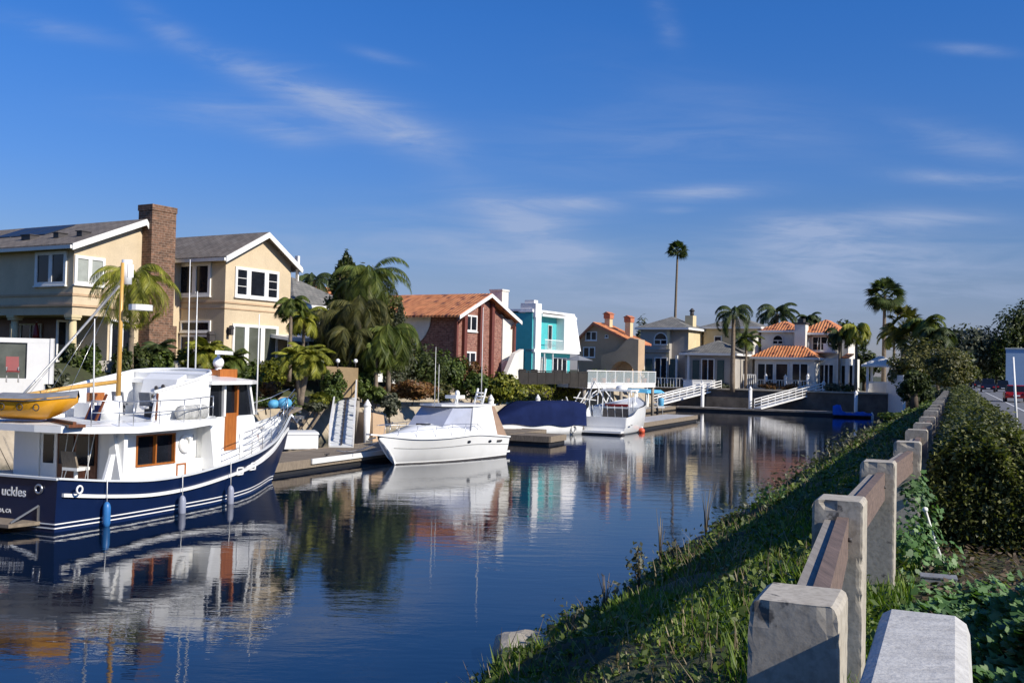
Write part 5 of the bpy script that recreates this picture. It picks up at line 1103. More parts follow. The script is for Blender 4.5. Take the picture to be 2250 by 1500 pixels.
# foredeck rails
mb=MB(); st=[7.0,7.8,8.6,9.5,10.4,11.3,12.1]
top=[(x,-(hb(x)-.05),sh(x)+.78) for x in st]+[(12.9,-.12,3.25)]
for dz in (0,-.2,-.4,-.58): mb.tube([(x,y,z+dz) for x,y,z in top],.013,6)
for x in st: mb.tube([(x,-(hb(x)-.05),sh(x)),(x,-(hb(x)-.05),sh(x)+.78)],.013,6)
for dz in (0,-.35): mb.tube([(x,-y,z+dz) for x,y,z in top],.013,6)
for x in st: mb.tube([(x,(hb(x)-.05),sh(x)),(x,(hb(x)-.05),sh(x)+.78)],.013,6)
T.part('bow_railing',mb,M['steel'])
mb=MB(); mb.box(10.4,10.9,-.25,.25,1.5,1.95); mb.tube([(10.7,-.35,2.0),(10.7,.35,2.0)],.1,10); mb.tube([(10.3,0,1.9),(10.3,0,2.5)],.05,8); mb.ball((10.3,0,2.55),.14,.14,.2); T.part('windlass',mb,M['gel'])
mb=MB(); mb.box(9.6,10.2,-.5,.5,1.4,1.75); T.part('hatch',mb,M['teak'])
mb=MB(); mb.hexa([(12.4,-.22,2.3),(13.35,-.16,2.5),(13.35,.16,2.5),(12.4,.22,2.3),(12.4,-.22,2.4),(13.35,-.16,2.58),(13.35,.16,2.58),(12.4,.22,2.4)]); T.part('bowsprit',mb,M['dockw'])
mb=MB(); mb.beam((12.8,0,2.62),(13.5,0,2.38),.07); mb.beam((13.42,-.2,2.2),(13.42,.2,2.2),.05,.12); mb.tube([(12.9,0,2.3),(13.2,0,2.0),(13.5,0,2.25)],.05,6); T.part('anchor',mb,M['steel'])
mb=MB(); mb.ball((12.3,-.1,2.75),.32,.25,.2); mb.ball((12.0,.15,2.72),.25,.2,.16); T.part('coiled_line',mb,M['bluel'],label='faded blue bundle of line on the bow')
# gear on the boat deck
P0=lambda x,y,z: (T.w((x,y,z)) if hasattr(T,'w') else None)
def tw(x,y,z): return (T.o[0]+x*T.c-y*T.s, T.o[1]+x*T.s+y*T.c, z)
q=T.hit(423,908,'y',-1.75); b=tw(q[0],-1.75,2.50)
L=Thing('deck_canister','mottled grey covered bundle on the trawler side deck below the flybridge','canister',b,21.4)
m=MB(); m.tube([(-.62,0,.06),(-.5,0,.2),(.45,0,.22),(.62,0,.08)],[.05,.22,.22,.06],12); L.part('cover',m,plain('mottled_grey_cover',(.42,.42,.40),.8,.35,9,.5,14)); m=MB(); m.box(-.7,.6,-.22,.22,-.08,.0); L.part('cradle',m,M['greyc'])
# cockpit clutter
q=tw(1.7,-.9,1.0); L=Thing('fishing_reel_stand','pale fighting chair with ropes in the trawler cockpit','chair',q,21.4)
m=MB(); m.tube([(0,0,-.1),(0,0,.3)],.05,8); m.box(-.22,.22,-.25,.25,.3,.38); L.part('seat',m,M['trim']); m=MB(); m.hexa([(-.22,-.25,.38),(-.16,-.25,.38),(-.16,.25,.38),(-.22,.25,.38),(-.32,-.22,.8),(-.26,-.22,.8),(-.26,.22,.8),(-.32,.22,.8)]); L.part('backrest',m,M['dockw'])
m=MB()
for y,y2 in ((-1.3,-1.05),(-1.2,-1.25),(-.5,-.7),(-.42,-.35)): m.tube([(0,y+.9,.05),(.25,y2+.9,1.25)],.012,5)
L.part('rope',m,M['trim'])
# tender on the boat deck
A=T.hit(2,895,'y',.2); z0=2.63
q=T.hit(84,905,'x',.95); b=(*tw(.95,q[1],0)[:2],2.60); L=Thing('tender','orange dinghy under a grey cover on the stern of the boat deck','dinghy',b,99)
mb=MB(); rings=[]; 
for i in range(15):
    x=-1.0+2.1*i/14; t=(x+1.0)/2.1; w_=.60*(1-max(0,t-.55)**2*4.6) ; w_=max(.03,w_); k_=.12*max(0,t-.5)**1.2*2
    kb=min(.48,(max(0,t-.45)*1.8)**2*.5); rings.append([(x,-w_,.55+k_),(x,-w_*.95,.32+k_+kb*.45),(x,-w_*.7,.12+k_+kb*.8),(x,0,kb),(x,w_*.7,.12+k_+kb*.8),(x,w_*.95,.32+k_+kb*.45),(x,w_,.55+k_)])
mb.loft(rings,False,False,0,True); mb.add(rings[0],[tuple(range(7))]); L.part('hull',mb,M['orangeh'])
mb=MB(); rg=[]
for r_ in rings: w_=r_[-1][1]; x=r_[0][0]; z=r_[0][2]; rg.append([(x,-w_-.03,z-.05),(x,-w_*.6,z+.08),(x,0,z+.13),(x,w_*.6,z+.08),(x,w_+.03,z-.05)])
mb.loft(rg,False,False,0,True); L.part('cover',mb,M['greyc'])
mb=MB(); mb.tube([(-.98,-.63,.5),(0,-.64,.5),(.55,-.5,.58)],.02,6)
for x in (-.6,-.1,.35): mb.torus((x,-.62,.35),.08,.015,'y',12,5)
L.part('grab_line',mb,M['dark'])
b=tw(1.0,-.95,2.52); L=Thing('tender_chocks','brown wooden chock boards beside the orange dinghy','wooden board',b,-40)
m=MB(); m.box(-1.2,1.0,-.3,.1,-.02,.05); m.box(-1.2,1.0,-.08,0,.05,.12); L.part('board',m,M['teakd'])
b=tw(2.55,-.95,2.5); L=Thing('leaning_chair','dark blue and wood folded chair leaning on the boat deck','chair',b,21.4)
m=MB(); m.beam((-.3,0,0),(.1,0,.75),.05); m.beam((-.3,.35,0),(.1,.35,.75),.05); L.part('frame',m,M['teakd']); m=MB(); m.hexa([(-.28,.03,.08),(-.08,.03,.02),(-.08,.32,.02),(-.28,.32,.08),(-.1,.03,.45),(-.02,.03,.45),(-.02,.32,.45),(-.1,.32,.45)]); L.part('seat',m,M['navyc'])
# fenders hanging on the starboard side
def fender(px,py0,py1,mat,label,r=.10):
    y=-2.3; a=T.hit(px,py0,'y',y); x=a[0]; y=-(hb(x)+.10); a=T.hit(px,py0,'y',y); b=T.hit(px,py1,'y',y); x=a[0]; w_=tw(x,y,b[2]); h=a[2]-b[2]
    L=Thing('fender',label,'fender',w_,21.4,'fenders hanging on the trawler side'); m=MB(); m.tube([(0,0,0),(0,0,.05),(0,0,.14),(0,0,h-.14),(0,0,h-.05),(0,0,h)],[.03,r*.75,r,r,r*.75,.03],12); L.part('body',m,M[mat])
    m=MB(); m.tube([(0,0,h),(.02,.03,sh(x)-b[2]+.05)],.012,5); L.part('rope',m,M['trim'])
fender(235,1102,1160,'bluef','blue fender hanging nearest the trawler stern'); fender(401,1088,1148,'greyf','grey fender hanging amidships on the trawler, the middle one'); fender(507,1066,1124,'greyf','grey fender hanging closest to the trawler bow')

# ---------------------------------------------------------------- white cabin cruiser
T=Thing('cabin_cruiser','white cabin cruiser with canvas windscreen cover moored at the wooden dock','boat',(-1.15,49.4,0),212)
L_=8.1
SH2=smooth([(0,.95),(1.5,1.08),(3,1.18),(5,1.12),(6.5,1.12),(7.6,1.22),(8.1,1.28)]); HB2=smooth([(0,1.35),(2,1.45),(4,1.42),(5.5,1.18),(6.8,.68),(7.6,.3),(8.1,.05)]); HW2=smooth([(0,1.15),(2,1.12),(4,.90),(5.3,.55),(6.3,.22),(7.0,.03),(8.1,.02)])
s2=lambda x:interp(x,SH2); b2=lambda x:interp(x,HB2); w2=lambda x:interp(x,HW2)
def side2(x,z): t=max(0,min(1,z/s2(x))); return w2(x)+(b2(x)-w2(x))*t**.8
rings=[]; mb=MB(); X=[i*.27 for i in range(31)]
for x in X:
    s=s2(x); stem=max(0,(x-7.0)/1.1)*1.15; zs_=[max(z,stem) for z in (-.2,0,.12,s*.35,s*.55,s*.75,s*.93,s)]; half=[(0,max(-.45,stem-.03))]+[(side2(x,z),z) for z in zs_]
    rings.append([(x,-a,z) for a,z in half[::-1]]+[(x,a,z) for a,z in half[1:]])
mb.loft(rings,False,False,0,True); mb.add(rings[0],[tuple(range(len(rings[0])))]); T.part('hull',mb,M['gel'])
mb=MB()
for sd in (-1,1): strip(mb,lambda x:(b2(x),s2(x)),0,8.05,.07,.05,50,sd)
T.part('rub_rail',mb,M['gel'])
mb=MB()
for sd in (-1,1): strip(mb,lambda x:(side2(x,s2(x)*.62),s2(x)*.62),0,7.4,.03,.012,50,sd)
T.part('hull_chine',mb,M['alu'])
mb=MB()
for sd in (-1,1): strip(mb,lambda x:(side2(x,.03),.03),0,7.0,.10,.012,50,sd)
T.part('boot_stripe',mb,M['dark'])
mb=MB(); Lp=[(x,-b2(x)+.02,s2(x)) for x in X]; Rp=[(x,b2(x)-.02,s2(x)) for x in X]; m_=len(X)
# cambered foredeck rising to the cabin
C=[(x,0,s2(x)+interp(x,[(0,.05),(3,.25),(4.2,.62),(5.5,.5),(7,.22),(8.1,.02)])) for x in X]; Q1=[(x,-b2(x)*.72,s2(x)+interp(x,[(0,.04),(3,.2),(4.2,.5),(5.5,.36),(7,.14),(8.1,.01)])) for x in X]; Q2=[(a,-b,c) for a,b,c in Q1]
mb.add(Lp+Q1+C+Q2+Rp,[(k*m_+i,k*m_+i+1,(k+1)*m_+i+1,(k+1)*m_+i) for k in range(4) for i in range(m_-1)],0,True); T.part('deck',mb,M['gel'])
# windscreen under pale canvas, then hardtop on arch
mb=MB(); f0=s2(4)+.38
mb.hexa([(2.6,-1.18,s2(3)),(4.9,-.95,f0+.02),(4.9,.95,f0+.02),(2.6,1.18,s2(3)),(2.55,-1.05,2.35),(4.05,-.88,2.36),(4.05,.88,2.36),(2.55,1.05,2.35)]); T.part('windscreen_cover',mb,M['clear'])
for sd in (-1,1): mb=MB(); mb.hexa([(1.0,sd*1.30,s2(1)),(3.1,sd*1.26,s2(3)+.02),(3.1,sd*1.2,s2(3)+.02),(1.0,sd*1.22,s2(1)),(1.35,sd*1.15,2.42),(2.75,sd*1.10,2.42),(2.75,sd*1.04,2.42),(1.35,sd*1.08,2.42)]); T.part('radar_arch',mb,M['gel'])
mb=MB(); ht=[(.9,-1.1),(2.5,-1.2),(4.0,-1.0),(4.4,-.5),(4.45,0),(4.4,.5),(4.0,1.0),(2.5,1.2),(.9,1.1)]; mb.slab(ht,2.42,lambda x,y:2.50+.06*(1-abs(y))); T.part('hardtop',mb,M['gel'])
mb=MB(); mb.hexa([(.1,-1.25,.98),(1.3,-1.24,1.0),(1.3,1.24,1.0),(.1,1.25,.98),(1.0,-1.08,2.40),(1.4,-1.08,2.40),(1.4,1.08,2.40),(1.0,1.08,2.40)]); T.part('cockpit_canvas',mb,M['tanc'])
for x in (3.4,1.75): 
    z=s2(x)*.74; mb=MB(); mb.ball((x,side2(x,z)+.0,z),.15,.03,.07,12); T.part('portlight',mb,M['glass'])
mb=MB(); mb.box(.75,1.15,b2(1)-.02,b2(1)+.0,.76,.84); T.part('name_plate',mb,M['dark'])
mb=MB()
for sd in (1,-1):
    pth=[(x,sd*(b2(x)-.08),s2(x)+hh) for x,hh in ((2.2,.12),(2.8,.45),(4,.52),(5.2,.55),(6.4,.55),(7.4,.5),(8.2,.42))]; mb.tube(pth,.014,6)
    for x in (2.9,3.8,4.7,5.6,6.5,7.3): mb.tube([(x,sd*(b2(x)-.06),s2(x)),(x-.12,sd*(b2(x)-.08),s2(x)+.52)],.012,5)
T.part('bow_railing',mb,M['steel'])
mb=MB(); mb.hexa([(7.5,-.22,1.2),(8.75,-.13,1.32),(8.75,.13,1.32),(7.5,.22,1.2),(7.5,-.22,1.27),(8.75,-.13,1.38),(8.75,.13,1.38),(7.5,.22,1.27)]); T.part('pulpit',mb,M['gel'])
mb=MB(); mb.beam((8.3,0,1.2),(8.75,0,1.15),.06); mb.beam((8.7,-.15,1.05),(8.7,.15,1.05),.05,.1); T.part('anchor',mb,M['steel'])
mb=MB(); mb.box(4.9,5.3,-.2,.3,s2(5)+.47,s2(5)+.56); T.part('deck_hatch',mb,M['glass'])
mb=MB(); mb.tube([(2.9,.2,2.5),(2.9,.2,2.75)],.04,8); mb.box(2.6,3.3,-.1,.5,2.75,2.9); mb.tube([(2.2,-.2,2.5),(2.2,-.2,2.8)],.05,8); mb.ball((2.2,-.2,2.95),.12,.12,.16); T.part('searchlight',mb,M['gel'])
mb=MB()
for y in (.35,.8): mb.tube([(1.6,y,2.5),(1.35,y,3.05),(1.3,y,3.2)],.05,8)
for z in (2.7,2.85,3.0): mb.tube([(1.5,.38,z),(1.5,.78,z)],.035,8)
T.part('rod_holder',mb,M['gel'])
for (px,py0,y) in ((958,762,.6),(965,800,.3)):
    a=T.hit(px,py0,'y',y); mb=MB(); mb.tube([(a[0],y,2.48),a],[.02,.01],5); T.part('whip_antenna',mb,M['trim'])
a=T.hit(1062,675,'y',1.0); mb=MB(); mb.tube([(a[0],1.0,2.4),a],[.025,.012],6); T.part('whip_antenna',mb,M['trim'])
mb=MB(); mb.box(-.45,0,-1.1,1.1,.18,.26); T.part('swim_platform',mb,M['gel'])

# ---------------------------------------------------------------- boat under navy canvas
T=Thing('covered_boat','open motorboat hidden under a taut navy blue canvas cover','boat',(4.0,67.6,0),228)
Lx=7.2; hbc=lambda x:interp(x,smooth([(0,1.15),(1.5,1.3),(4,1.25),(5.6,.85),(6.6,.4),(7.2,.03)]))
mb=MB(); rings=[]
for i in range(25):
    x=Lx*i/24; s=.75+.12*(x/Lx)**2; h_=hbc(x); rings.append([(x,-h_,s),(x,-h_*.93,.3),(x,-h_*.85,0),(x,0,-.3),(x,h_*.85,0),(x,h_*.93,.3),(x,h_,s)])
mb.loft(rings,False,False,0,True); mb.add(rings[0],[tuple(range(7))]); T.part('hull',mb,M['gel'])
mb=MB(); rg=[]
for i in range(33):
    x=-.25+(Lx+.3)*i/32; h_=hbc(max(0,min(Lx,x)))+.07; top=interp(x,[(-.25,1.98),(0,2.10),(.6,2.15),(4.2,2.12),(4.8,1.95),(6.4,1.25),(7.25,.95)]); wv=.03*math.sin(x*5); lo=.56+.18*(x/Lx)+.05*math.sin(x*2.4)
    rg.append([(x,-h_,lo),(x,-h_*.98-wv,lo+(top-lo)*.5),(x,-h_*.93,top-.10),(x,-h_*.5,top+wv*.5-.02),(x,0,top),(x,h_*.5,top+wv*.5-.02),(x,h_*.93,top-.10),(x,h_*.98+wv,lo+(top-lo)*.5),(x,h_,lo)])
mb.loft(rg,False,False,0,True); mb.add(rg[0],[tuple(range(9))]); T.part('canvas_cover',mb,M['navyc'])
mb=MB(); mb.torus((1.0,1.25,.35),.22,.04,'y',16,6); T.part('emblem',mb,M['alu'])
# ---------------------------------------------------------------- sport fishing boat seen from astern
T=Thing('sportfisher','white sportfishing boat seen from its stern with hardtop and side rails','boat',(6.15,67.2,0),20)
hbs=lambda x:interp(x,smooth([(0,1.5),(2,1.72),(4.5,1.7),(7,1.2),(8.6,.5),(9.4,.04)])); shs=lambda x:interp(x,smooth([(0,1.12),(1.2,1.25),(2.2,1.62),(4,1.75),(7,1.95),(9.4,2.3)]))
mb=MB(); rings=[]
for i in range(30):
    x=9.4*i/29; s=shs(x); h_=hbs(x); rings.append([(x,-h_,s),(x,-h_*.97,s*.6),(x,-h_*.88,.15),(x,-h_*.8,0),(x,0,-.4),(x,h_*.8,0),(x,h_*.88,.15),(x,h_*.97,s*.6),(x,h_,s)])
mb.loft(rings,False,False,0,True); mb.add(rings[0],[tuple(range(9))]); T.part('hull',mb,M['gel'])
mb=MB(); mb.add([(x_,sg_*(hbs(x_)-.15),.7 if x_<3 else shs(x_)) for x_ in (0.1,1,2,2.99,3.01,5,7,9.3) for sg_ in (-1,1)],[(2*i,2*i+1,2*i+3,2*i+2) for i in range(7)]); T.part('deck',mb,M['greyl'])
mb=MB(); mb.box(-.02,.14,-1.45,1.45,.5,1.14); mb.box(-.7,0,-1.3,1.3,.12,.26); T.part('transom',mb,M['gel'])
mb=MB(); mb.box(-.6,-.02,-1.4,1.4,-.1,.10); T.part('antifouling',mb,M['dark'])
me=text_mesh('Speedwell',.2,M['alu']); 
bpy.data.meshes.remove(me)
mb=MB(); mb.hexa([(3.0,-1.15,.9),(6.5,-.9,1.7),(6.5,.9,1.7),(3.0,1.15,.9),(3.3,-1.0,1.9),(5.6,-.8,2.0),(5.6,.8,2.0),(3.3,1.0,1.9)]); T.part('cabin',mb,M['gel'])
mb=MB(); mb.box(2.96,3.0,-.9,.9,1.0,1.6); T.part('cockpit_cover',mb,M['dark'])
mb=MB(); mb.box(2.3,4.8,-1.2,.9,2.78,2.9); mb.ball((3.2,-.35,3.0),.5,.42,.2,12); T.part('hardtop',mb,M['gel'])
for x,y in ((2.5,-1.05),(2.5,.8),(4.5,-1.0),(4.5,.8)): 
    mb=MB(); mb.tube([(x,y,1.2),(x,y*.97,2.78)],.04,8); T.part('hardtop_post',mb,M['gel'])
mb=MB(); mb.box(3.0,3.4,-.85,.75,1.75,1.9); T.part('red_cushion',mb,M['red'])
for y in (-1.5,1.5): mb=MB(); mb.tube([(1.8,y,1.5),(1.7,y,2.1),(1.9,y*.9,2.6),(2.4,y*.8,2.78)],.045,8); T.part('arch_rail',mb,M['gel'])
mb=MB()
for k in range(6): mb.tube([(.2,1.3-k*.5,1.1),(-.1,1.3-k*.5,1.9)],.018,5)
T.part('fishing_rods',mb,M['trim'])
mb=MB(); mb.box(.5,.9,-1.70,-1.66,.6,.66); T.part('vent',mb,M['alu'])
# mooring buoys
for px,py,r_,lb in ((1410,950,.22,'small orange red buoy floating beside the white sportfisher'),(1825,908,.38,'red buoy with white band at the far dock')):
    b=onz(px,py,0); T=Thing('buoy',lb,'buoy',b); m=MB(); m.ball((0,0,r_*.5),r_,r_,r_,14); T.part('float',m,plain('buoy_orange_red',(.62,.10,.04),.5,.15)); m=MB(); m.tube([(0,0,r_*1.3),(0,0,r_*1.9)],r_*.3,10); T.part('top_fitting',m,M['gel'])
# dinghy under blue tarp at the far dock
b=uv(-9.6,108.3); T=Thing('dinghy','small dinghy under a bright blue tarp at the far right dock','dinghy',(b[0],b[1],0),-72)
m=MB(); rings=[]
for i in range(13):
    x=-2.6+5.0*i/12; w_=.75*(1-max(0,-x-1)**2*.35); w_=max(.05,w_); rings.append([(x,-w_,.45),(x,-w_*.8,.05),(x,0,-.15),(x,w_*.8,.05),(x,w_,.45)])
m.loft(rings,False,False,0,True); m.add(rings[-1],[tuple(range(5))]); T.part('hull',m,M['dark'])
m=MB(); rg=[]
for i in range(21):
    x=-2.7+5.2*i/20; w_=max(.06,.8*(1-max(0,-x-1)**2*.33)); tp=.62+(1.1 if x>1.2 else .25*math.sin((x+2.7)*1.1)**2)*(1 if x<2.1 else .9)+.05*math.sin(x*7); rg.append([(x,-w_,.32),(x,-w_*.8,tp*.75),(x,0,tp),(x,w_*.8,tp*.75),(x,w_,.32)])
m.loft(rg,False,False,0,True); m.add(rg[-1],[tuple(range(5))]); T.part('tarp',m,M['bluec']); T.e.scale=(.72,.72,.72)
# ================================================================ docks, gangways, decks
def pier(name,label,u0,u1,v0,v1,z1=.46,mat='dockw',edge='dockw',planks=True,thick=.3,cat='dock',group=None):
    T=Thing(name,label,cat,(0,0,0),90,group); m=MB(); n=max(1,int((v1-v0)/.16)) if planks else 1
    if planks:
        rg=random.Random(int(v0*7)); 
        for i in range(n): a=v0+(v1-v0)*i/n; m.box(u0+.02,u1-.02,a+.006,a+(v1-v0)/n-.006,z1-.04,z1+rg.uniform(-.004,.006))
    else: m.box(u0+.02,u1-.02,v0+.02,v1-.02,z1-.1,z1)
    v2w(m); T.part('deck',m,M[mat])
    m=MB(); m.box(u0-.04,u0+.018,v0,v1,z1-thick,z1+.03); m.box(u1-.018,u1+.05,v0,v1,z1-thick,z1+.03); m.box(u0+.02,u1-.02,v0-.05,v0+.018,z1-thick,z1+.028); m.box(u0+.02,u1-.02,v1-.018,v1+.05,z1-thick,z1+.028); v2w(m); T.part('edge_beam',m,M[edge])
    m=MB(); m.box(u0+.05,u1-.05,v0+.05,v1-.05,-.25,z1-thick+.02); v2w(m); T.part('floats',m,M['black']); return T
pier('dock','weathered grey wooden dock running past the trawler bow to the cruiser',-25.7,-23.0,31,58.5)
pier('dock','short brown finger dock just behind the stern of the white cruiser',-22.96,-20.4,52.5,55.0)
pier('dock','pale concrete finger dock to the right of the white sportfisher',-23.0,-20.3,69,87,.5,'dockg','dockw',False)
pier('dock','long low dark dock across the head of the canal',-28,-9,110,111.6,.42,'dockg','conc2',False,.16)
pier('dock','narrow dock in shade at the left end below the glass railed deck',-29.5,-28.1,72,110,.42,'dockg','dockw',False)
# white bumper plank on the near dock
m=MB(); m.box(-22.93,-22.86,33.5,41,.3,.5); v2w(m); solo('dock_bumper',m,M['trim'],'long white rubbing strip on the edge of the near dock','dock bumper')
b=onz(655,985,.46); T=Thing('dock_box','white fibreglass storage box on the dock by the trawler bow','dock box',(b[0],b[1],.47),66)
m=MB(); m.box(-.8,.8,-.35,.35,0,.62); T.part('body',m,M['gel']); m=MB(); m.hexa([(-.84,-.39,.622),(.84,-.39,.622),(.84,.39,.622),(-.84,.39,.622),(-.8,-.33,.72),(.8,-.33,.72),(.8,.36,.78),(-.8,.36,.78)]); T.part('lid',m,M['gel'])
def gangway(label,p,q,w,h=.95,mids=(.5,),n=8,steps=False,mat='white'):
    """walkway from low point p to high point q with open railings"""
    p=Vector(p); q=Vector(q); d=q-p; L=d.length; hd=Vector((d.x,d.y,0)).normalized(); s=Vector((hd.y,-hd.x,0)); T=Thing('gangway',label,'gangway'); m=MB()
    a=s*w/2; t=Vector((0,0,.08)); m.hexa([p-a-t,p+a-t,q+a-t,q-a-t,p-a,p+a,q+a,q-a]); 
    if steps:
        for i in range(n*2): c=p+d*(i+.5)/(n*2); m.beam(c-a*.92+Vector((0,0,.03)),c+a*.92+Vector((0,0,.03)),.05,.04)
    T.part('walkway',m,M['greyl'])
    for sg in (-1,1):
        m=MB(); o=a*sg
        for i in range(n+1):
            c=p+d*i/n+o; m.beam(c,c+Vector((0,0,h)),.06)
        for f in mids+(1.0,): m.beam(p+o+Vector((0,0,h*f)),q+o+Vector((0,0,h*f)),.07,.09)
        m.beam(p+o+Vector((0,0,-.05)),q+o+Vector((0,0,-.05)),.06,.16); T.part('railing',m,M[mat])
    return T
g=gangway('steep white gangway with stringer rails between dock and garden, left',(-7.55,46.0,.55),(-9.15,57.2,2.55),1.05,.95,(.45,),7,True)
m=MB(); p=Vector((-7.55,46,.6)); q=Vector((-9.15,57.2,2.6)); m.beam(p,q,.07,.04); g.part('centre_strip',m,M['dark'])
def px_uv(px,Y): a=at(px,850,Y); return a[0],a[1]
a=at(1438,880,112); b=at(1578,842,116.5); gangway('white gangway sloping up to the shutter house patio',(a[0],a[1],.55),(b[0],b[1],2.4),1.1,.9,(.33,.66),9)
a=at(1665,887,109); b=at(1800,852,112.5); gangway('white gangway sloping up to the white tile roof house patio',(a[0],a[1],.55),(b[0],b[1],2.4),1.1,.9,(.33,.66),9)
# pilings with white conical caps
def piling(px,py_top,py_bot,Y=None,r=.16,label='',z0=0.0,mat='trim',cap=True):
    if Y is None: Y=onz(px,py_bot,z0)[1]
    a=at(px,py_top,Y); T=Thing('piling',label,'piling',(a[0],a[1],0),90,'mooring pilings along the docks'); h=a[2]
    m=MB(); m.tube([(0,0,-1.2),(0,0,h-(.35 if cap else 0))],r,12); T.part('post',m,M[mat])
    if cap: m=MB(); m.tube([(0,0,h-.35),(0,0,h-.3),(0,0,h)],[r*1.15,r*1.15,.02],12); T.part('cap',m,M['white'])
piling(808,877,975,51.5,.17,'white capped piling right of the steep gangway')
piling(786,880,960,54,.11,'thin square dock post between gangway and capped piling',mat='conc2',cap=False)
piling(1079,866,945,60.5,.17,'white capped piling just right of the cruiser hardtop')
piling(1182,866,930,73,.17,'white capped piling behind the navy canvas cover')
for px,y0,y1,lb in ((1422,852,903,'slim white piling left of the two under the blue awning'),(1398,856,890,'short white piling under the blue awning edge'),(1544,845,888,'grey piling in front of the shutter house gangway'),(1649,848,895,'grey piling between the two far gangways'),(1881,857,890,'white piling before the white wall at right'),(1810,835,860,'short white post at the top of the right gangway'),(1726,822,850,'white garden post left of the right gangway'),(1775,820,850,'white garden post above the right gangway'),(1683,820,850,'white garden post at the white house terrace'),(1916,905,908,'small white cleat post at the end of the far dock')):
    piling(px,y0,y1,{1422:108,1398:104,1544:111.9,1649:110,1881:106.5,1810:114.5,1726:116.5,1775:115.6,1683:117.5,1916:103.5}[px],.19,lb,mat='trim')
# blue canopy and bins under the deck
a=at(1412,858,106); T=Thing('blue_awning','blue awning slung below the glass railed deck','awning',(a[0],a[1],a[2]-.2),35); m=MB(); m.hexa([(-2,-1.6,0),(2,-1.6,0),(2,1.6,.1),(-2,1.6,.1),(-1.6,-1.3,.3),(1.6,-1.3,.3),(1.6,1.3,.4),(-1.6,1.3,.4)]); T.part('canopy',m,M['bluel'])
for x in (-1.8,1.8):
    m=MB(); m.tube([(x,-1.4,-2.2),(x,-1.4,0)],.05,6); T.part('post',m,M['trim'])
b=onz(1452,895,.5); T=Thing('water_barrel','light blue barrel standing on the far dock','barrel',(b[0],b[1],.46)); m=MB(); m.tube([(0,0,.2),(0,0,.3),(0,0,.9),(0,0,1.0)],[.25,.3,.3,.25],12); T.part('body',m,M['bluel']); m=MB(); m.box(-.35,.35,-.35,.35,0,.19); T.part('stand',m,M['gel'])
b=onz(1590,898,0); T=Thing('dock_step','small white boarding step at the far dock','step',(b[0],b[1],.42),23); m=MB(); m.box(-.35,.35,-.3,.3,0,.3); m.box(-.35,.35,0,.3,.3,.6); T.part('body',m,M['gel'])

# decks with railings above the left bank
def deck_rail(name,label,P,z0,z1,panel,frame,n,solid=False,skirt=.35,cat='railing',top=None):
    T=Thing(name,label,cat); fr=MB(); pn=MB()
    for (p,q) in zip(P,P[1:]):
        p=Vector((*p,0)); q=Vector((*q,0)); L=(q-p).length; k=max(1,int(round(L/n)))
        for i in range(k+1): c=p+(q-p)*i/k; fr.beam((c.x,c.y,z0),(c.x,c.y,z1),.08)
        fr.beam((p.x,p.y,z1),(q.x,q.y,z1),.10,.08); fr.beam((p.x,p.y,z0+.05),(q.x,q.y,z0+.05),.07,.07); pn.beam((p.x,p.y,(z0+z1)/2),(q.x,q.y,(z0+z1)/2),.02,(z1-z0)-.16)
    T.part('frame',fr,M[frame])
    if panel: T.part('panel',pn,panel)
    return T
clear=NT('clear_railing_glass'); clear.col((.55,.62,.62)).set(Roughness=.05); clear.b.inputs['Alpha'].default_value=.30
A1=at(1140,843,76)[:2]; A2=at(1252,843,84)[:2]
a_=to_uv(*A1); b_=to_uv(*A2)
deck_rail('balustrade','dark panelled balustrade before the turquoise house terrace',[A1,A2],2.98,4.0,M['balus'],'balus',1.5)
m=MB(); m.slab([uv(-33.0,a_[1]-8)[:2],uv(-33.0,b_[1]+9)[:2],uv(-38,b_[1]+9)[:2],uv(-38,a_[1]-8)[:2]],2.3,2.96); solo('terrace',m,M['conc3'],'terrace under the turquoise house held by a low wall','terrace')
B1=at(1250,845,84)[:2]; B2=at(1290,848,86)[:2]; B3=at(1440,843,100)[:2]; B4=(B3[0]-3,B3[1]+7)
T=Thing('deck','white edged deck with glass railing over the sportfisher','deck')
m=MB(); m.slab([B2,B3,B4,(B2[0]-4,B2[1]+8)],2.62,2.98); T.part('floor',m,M['white'])
for p in (B2,B3,((B2[0]+B3[0])/2,(B2[1]+B3[1])/2)): m=MB(); m.tube([(p[0]-.2,p[1]+.4,-1),(p[0]-.2,p[1]+.4,2.62)],.15,8); T.part('pile',m,M['conc2'])
deck_rail('glass_railing','white framed glass railing along the deck edge above the sportfisher',[B2,B3],2.99,4.12,clear.m,'white',1.9)
deck_rail('grey_fence','dark slatted screen between balustrade and glass railed deck',[B1,B2],2.7,4.0,M['balus'],'balus',1.5)
C1=at(1440,840,117)[:2]; C2=at(1500,842,116.5)[:2]; C3=at(1565,845,116)[:2]
deck_rail('patio_railing','grey picket railing in front of the shutter house doors',[C1,C2],2.35,3.45,None,'alu',.35)
deck_rail('patio_railing','white solid patio parapet at the top of the left gangway',[C2,C3],2.3,3.3,M['white'],'white',1.2)
C4=at(1612,842,119)[:2]; C5=at(1660,845,118.5)[:2]
deck_rail('picket_fence','white picket fence between the shutter house and the white house',[C4,C5],2.3,4.05,None,'white',.22)
C6=at(1665,850,116.6)[:2]; C7=at(1790,853,114.5)[:2]
deck_rail('patio_railing','thin grey balusters in front of the white house windows',[C6,C7],2.5,3.5,None,'alu',.3)
# terraces at the canal head
m=MB(); m.slab([uv(-33,115.7)[:2],uv(-4,115.7)[:2],uv(-4,124)[:2],uv(-33,124)[:2]],2.2,2.44); solo('patio',m,M['concrete'],'patio paving at the head of the canal','patio')
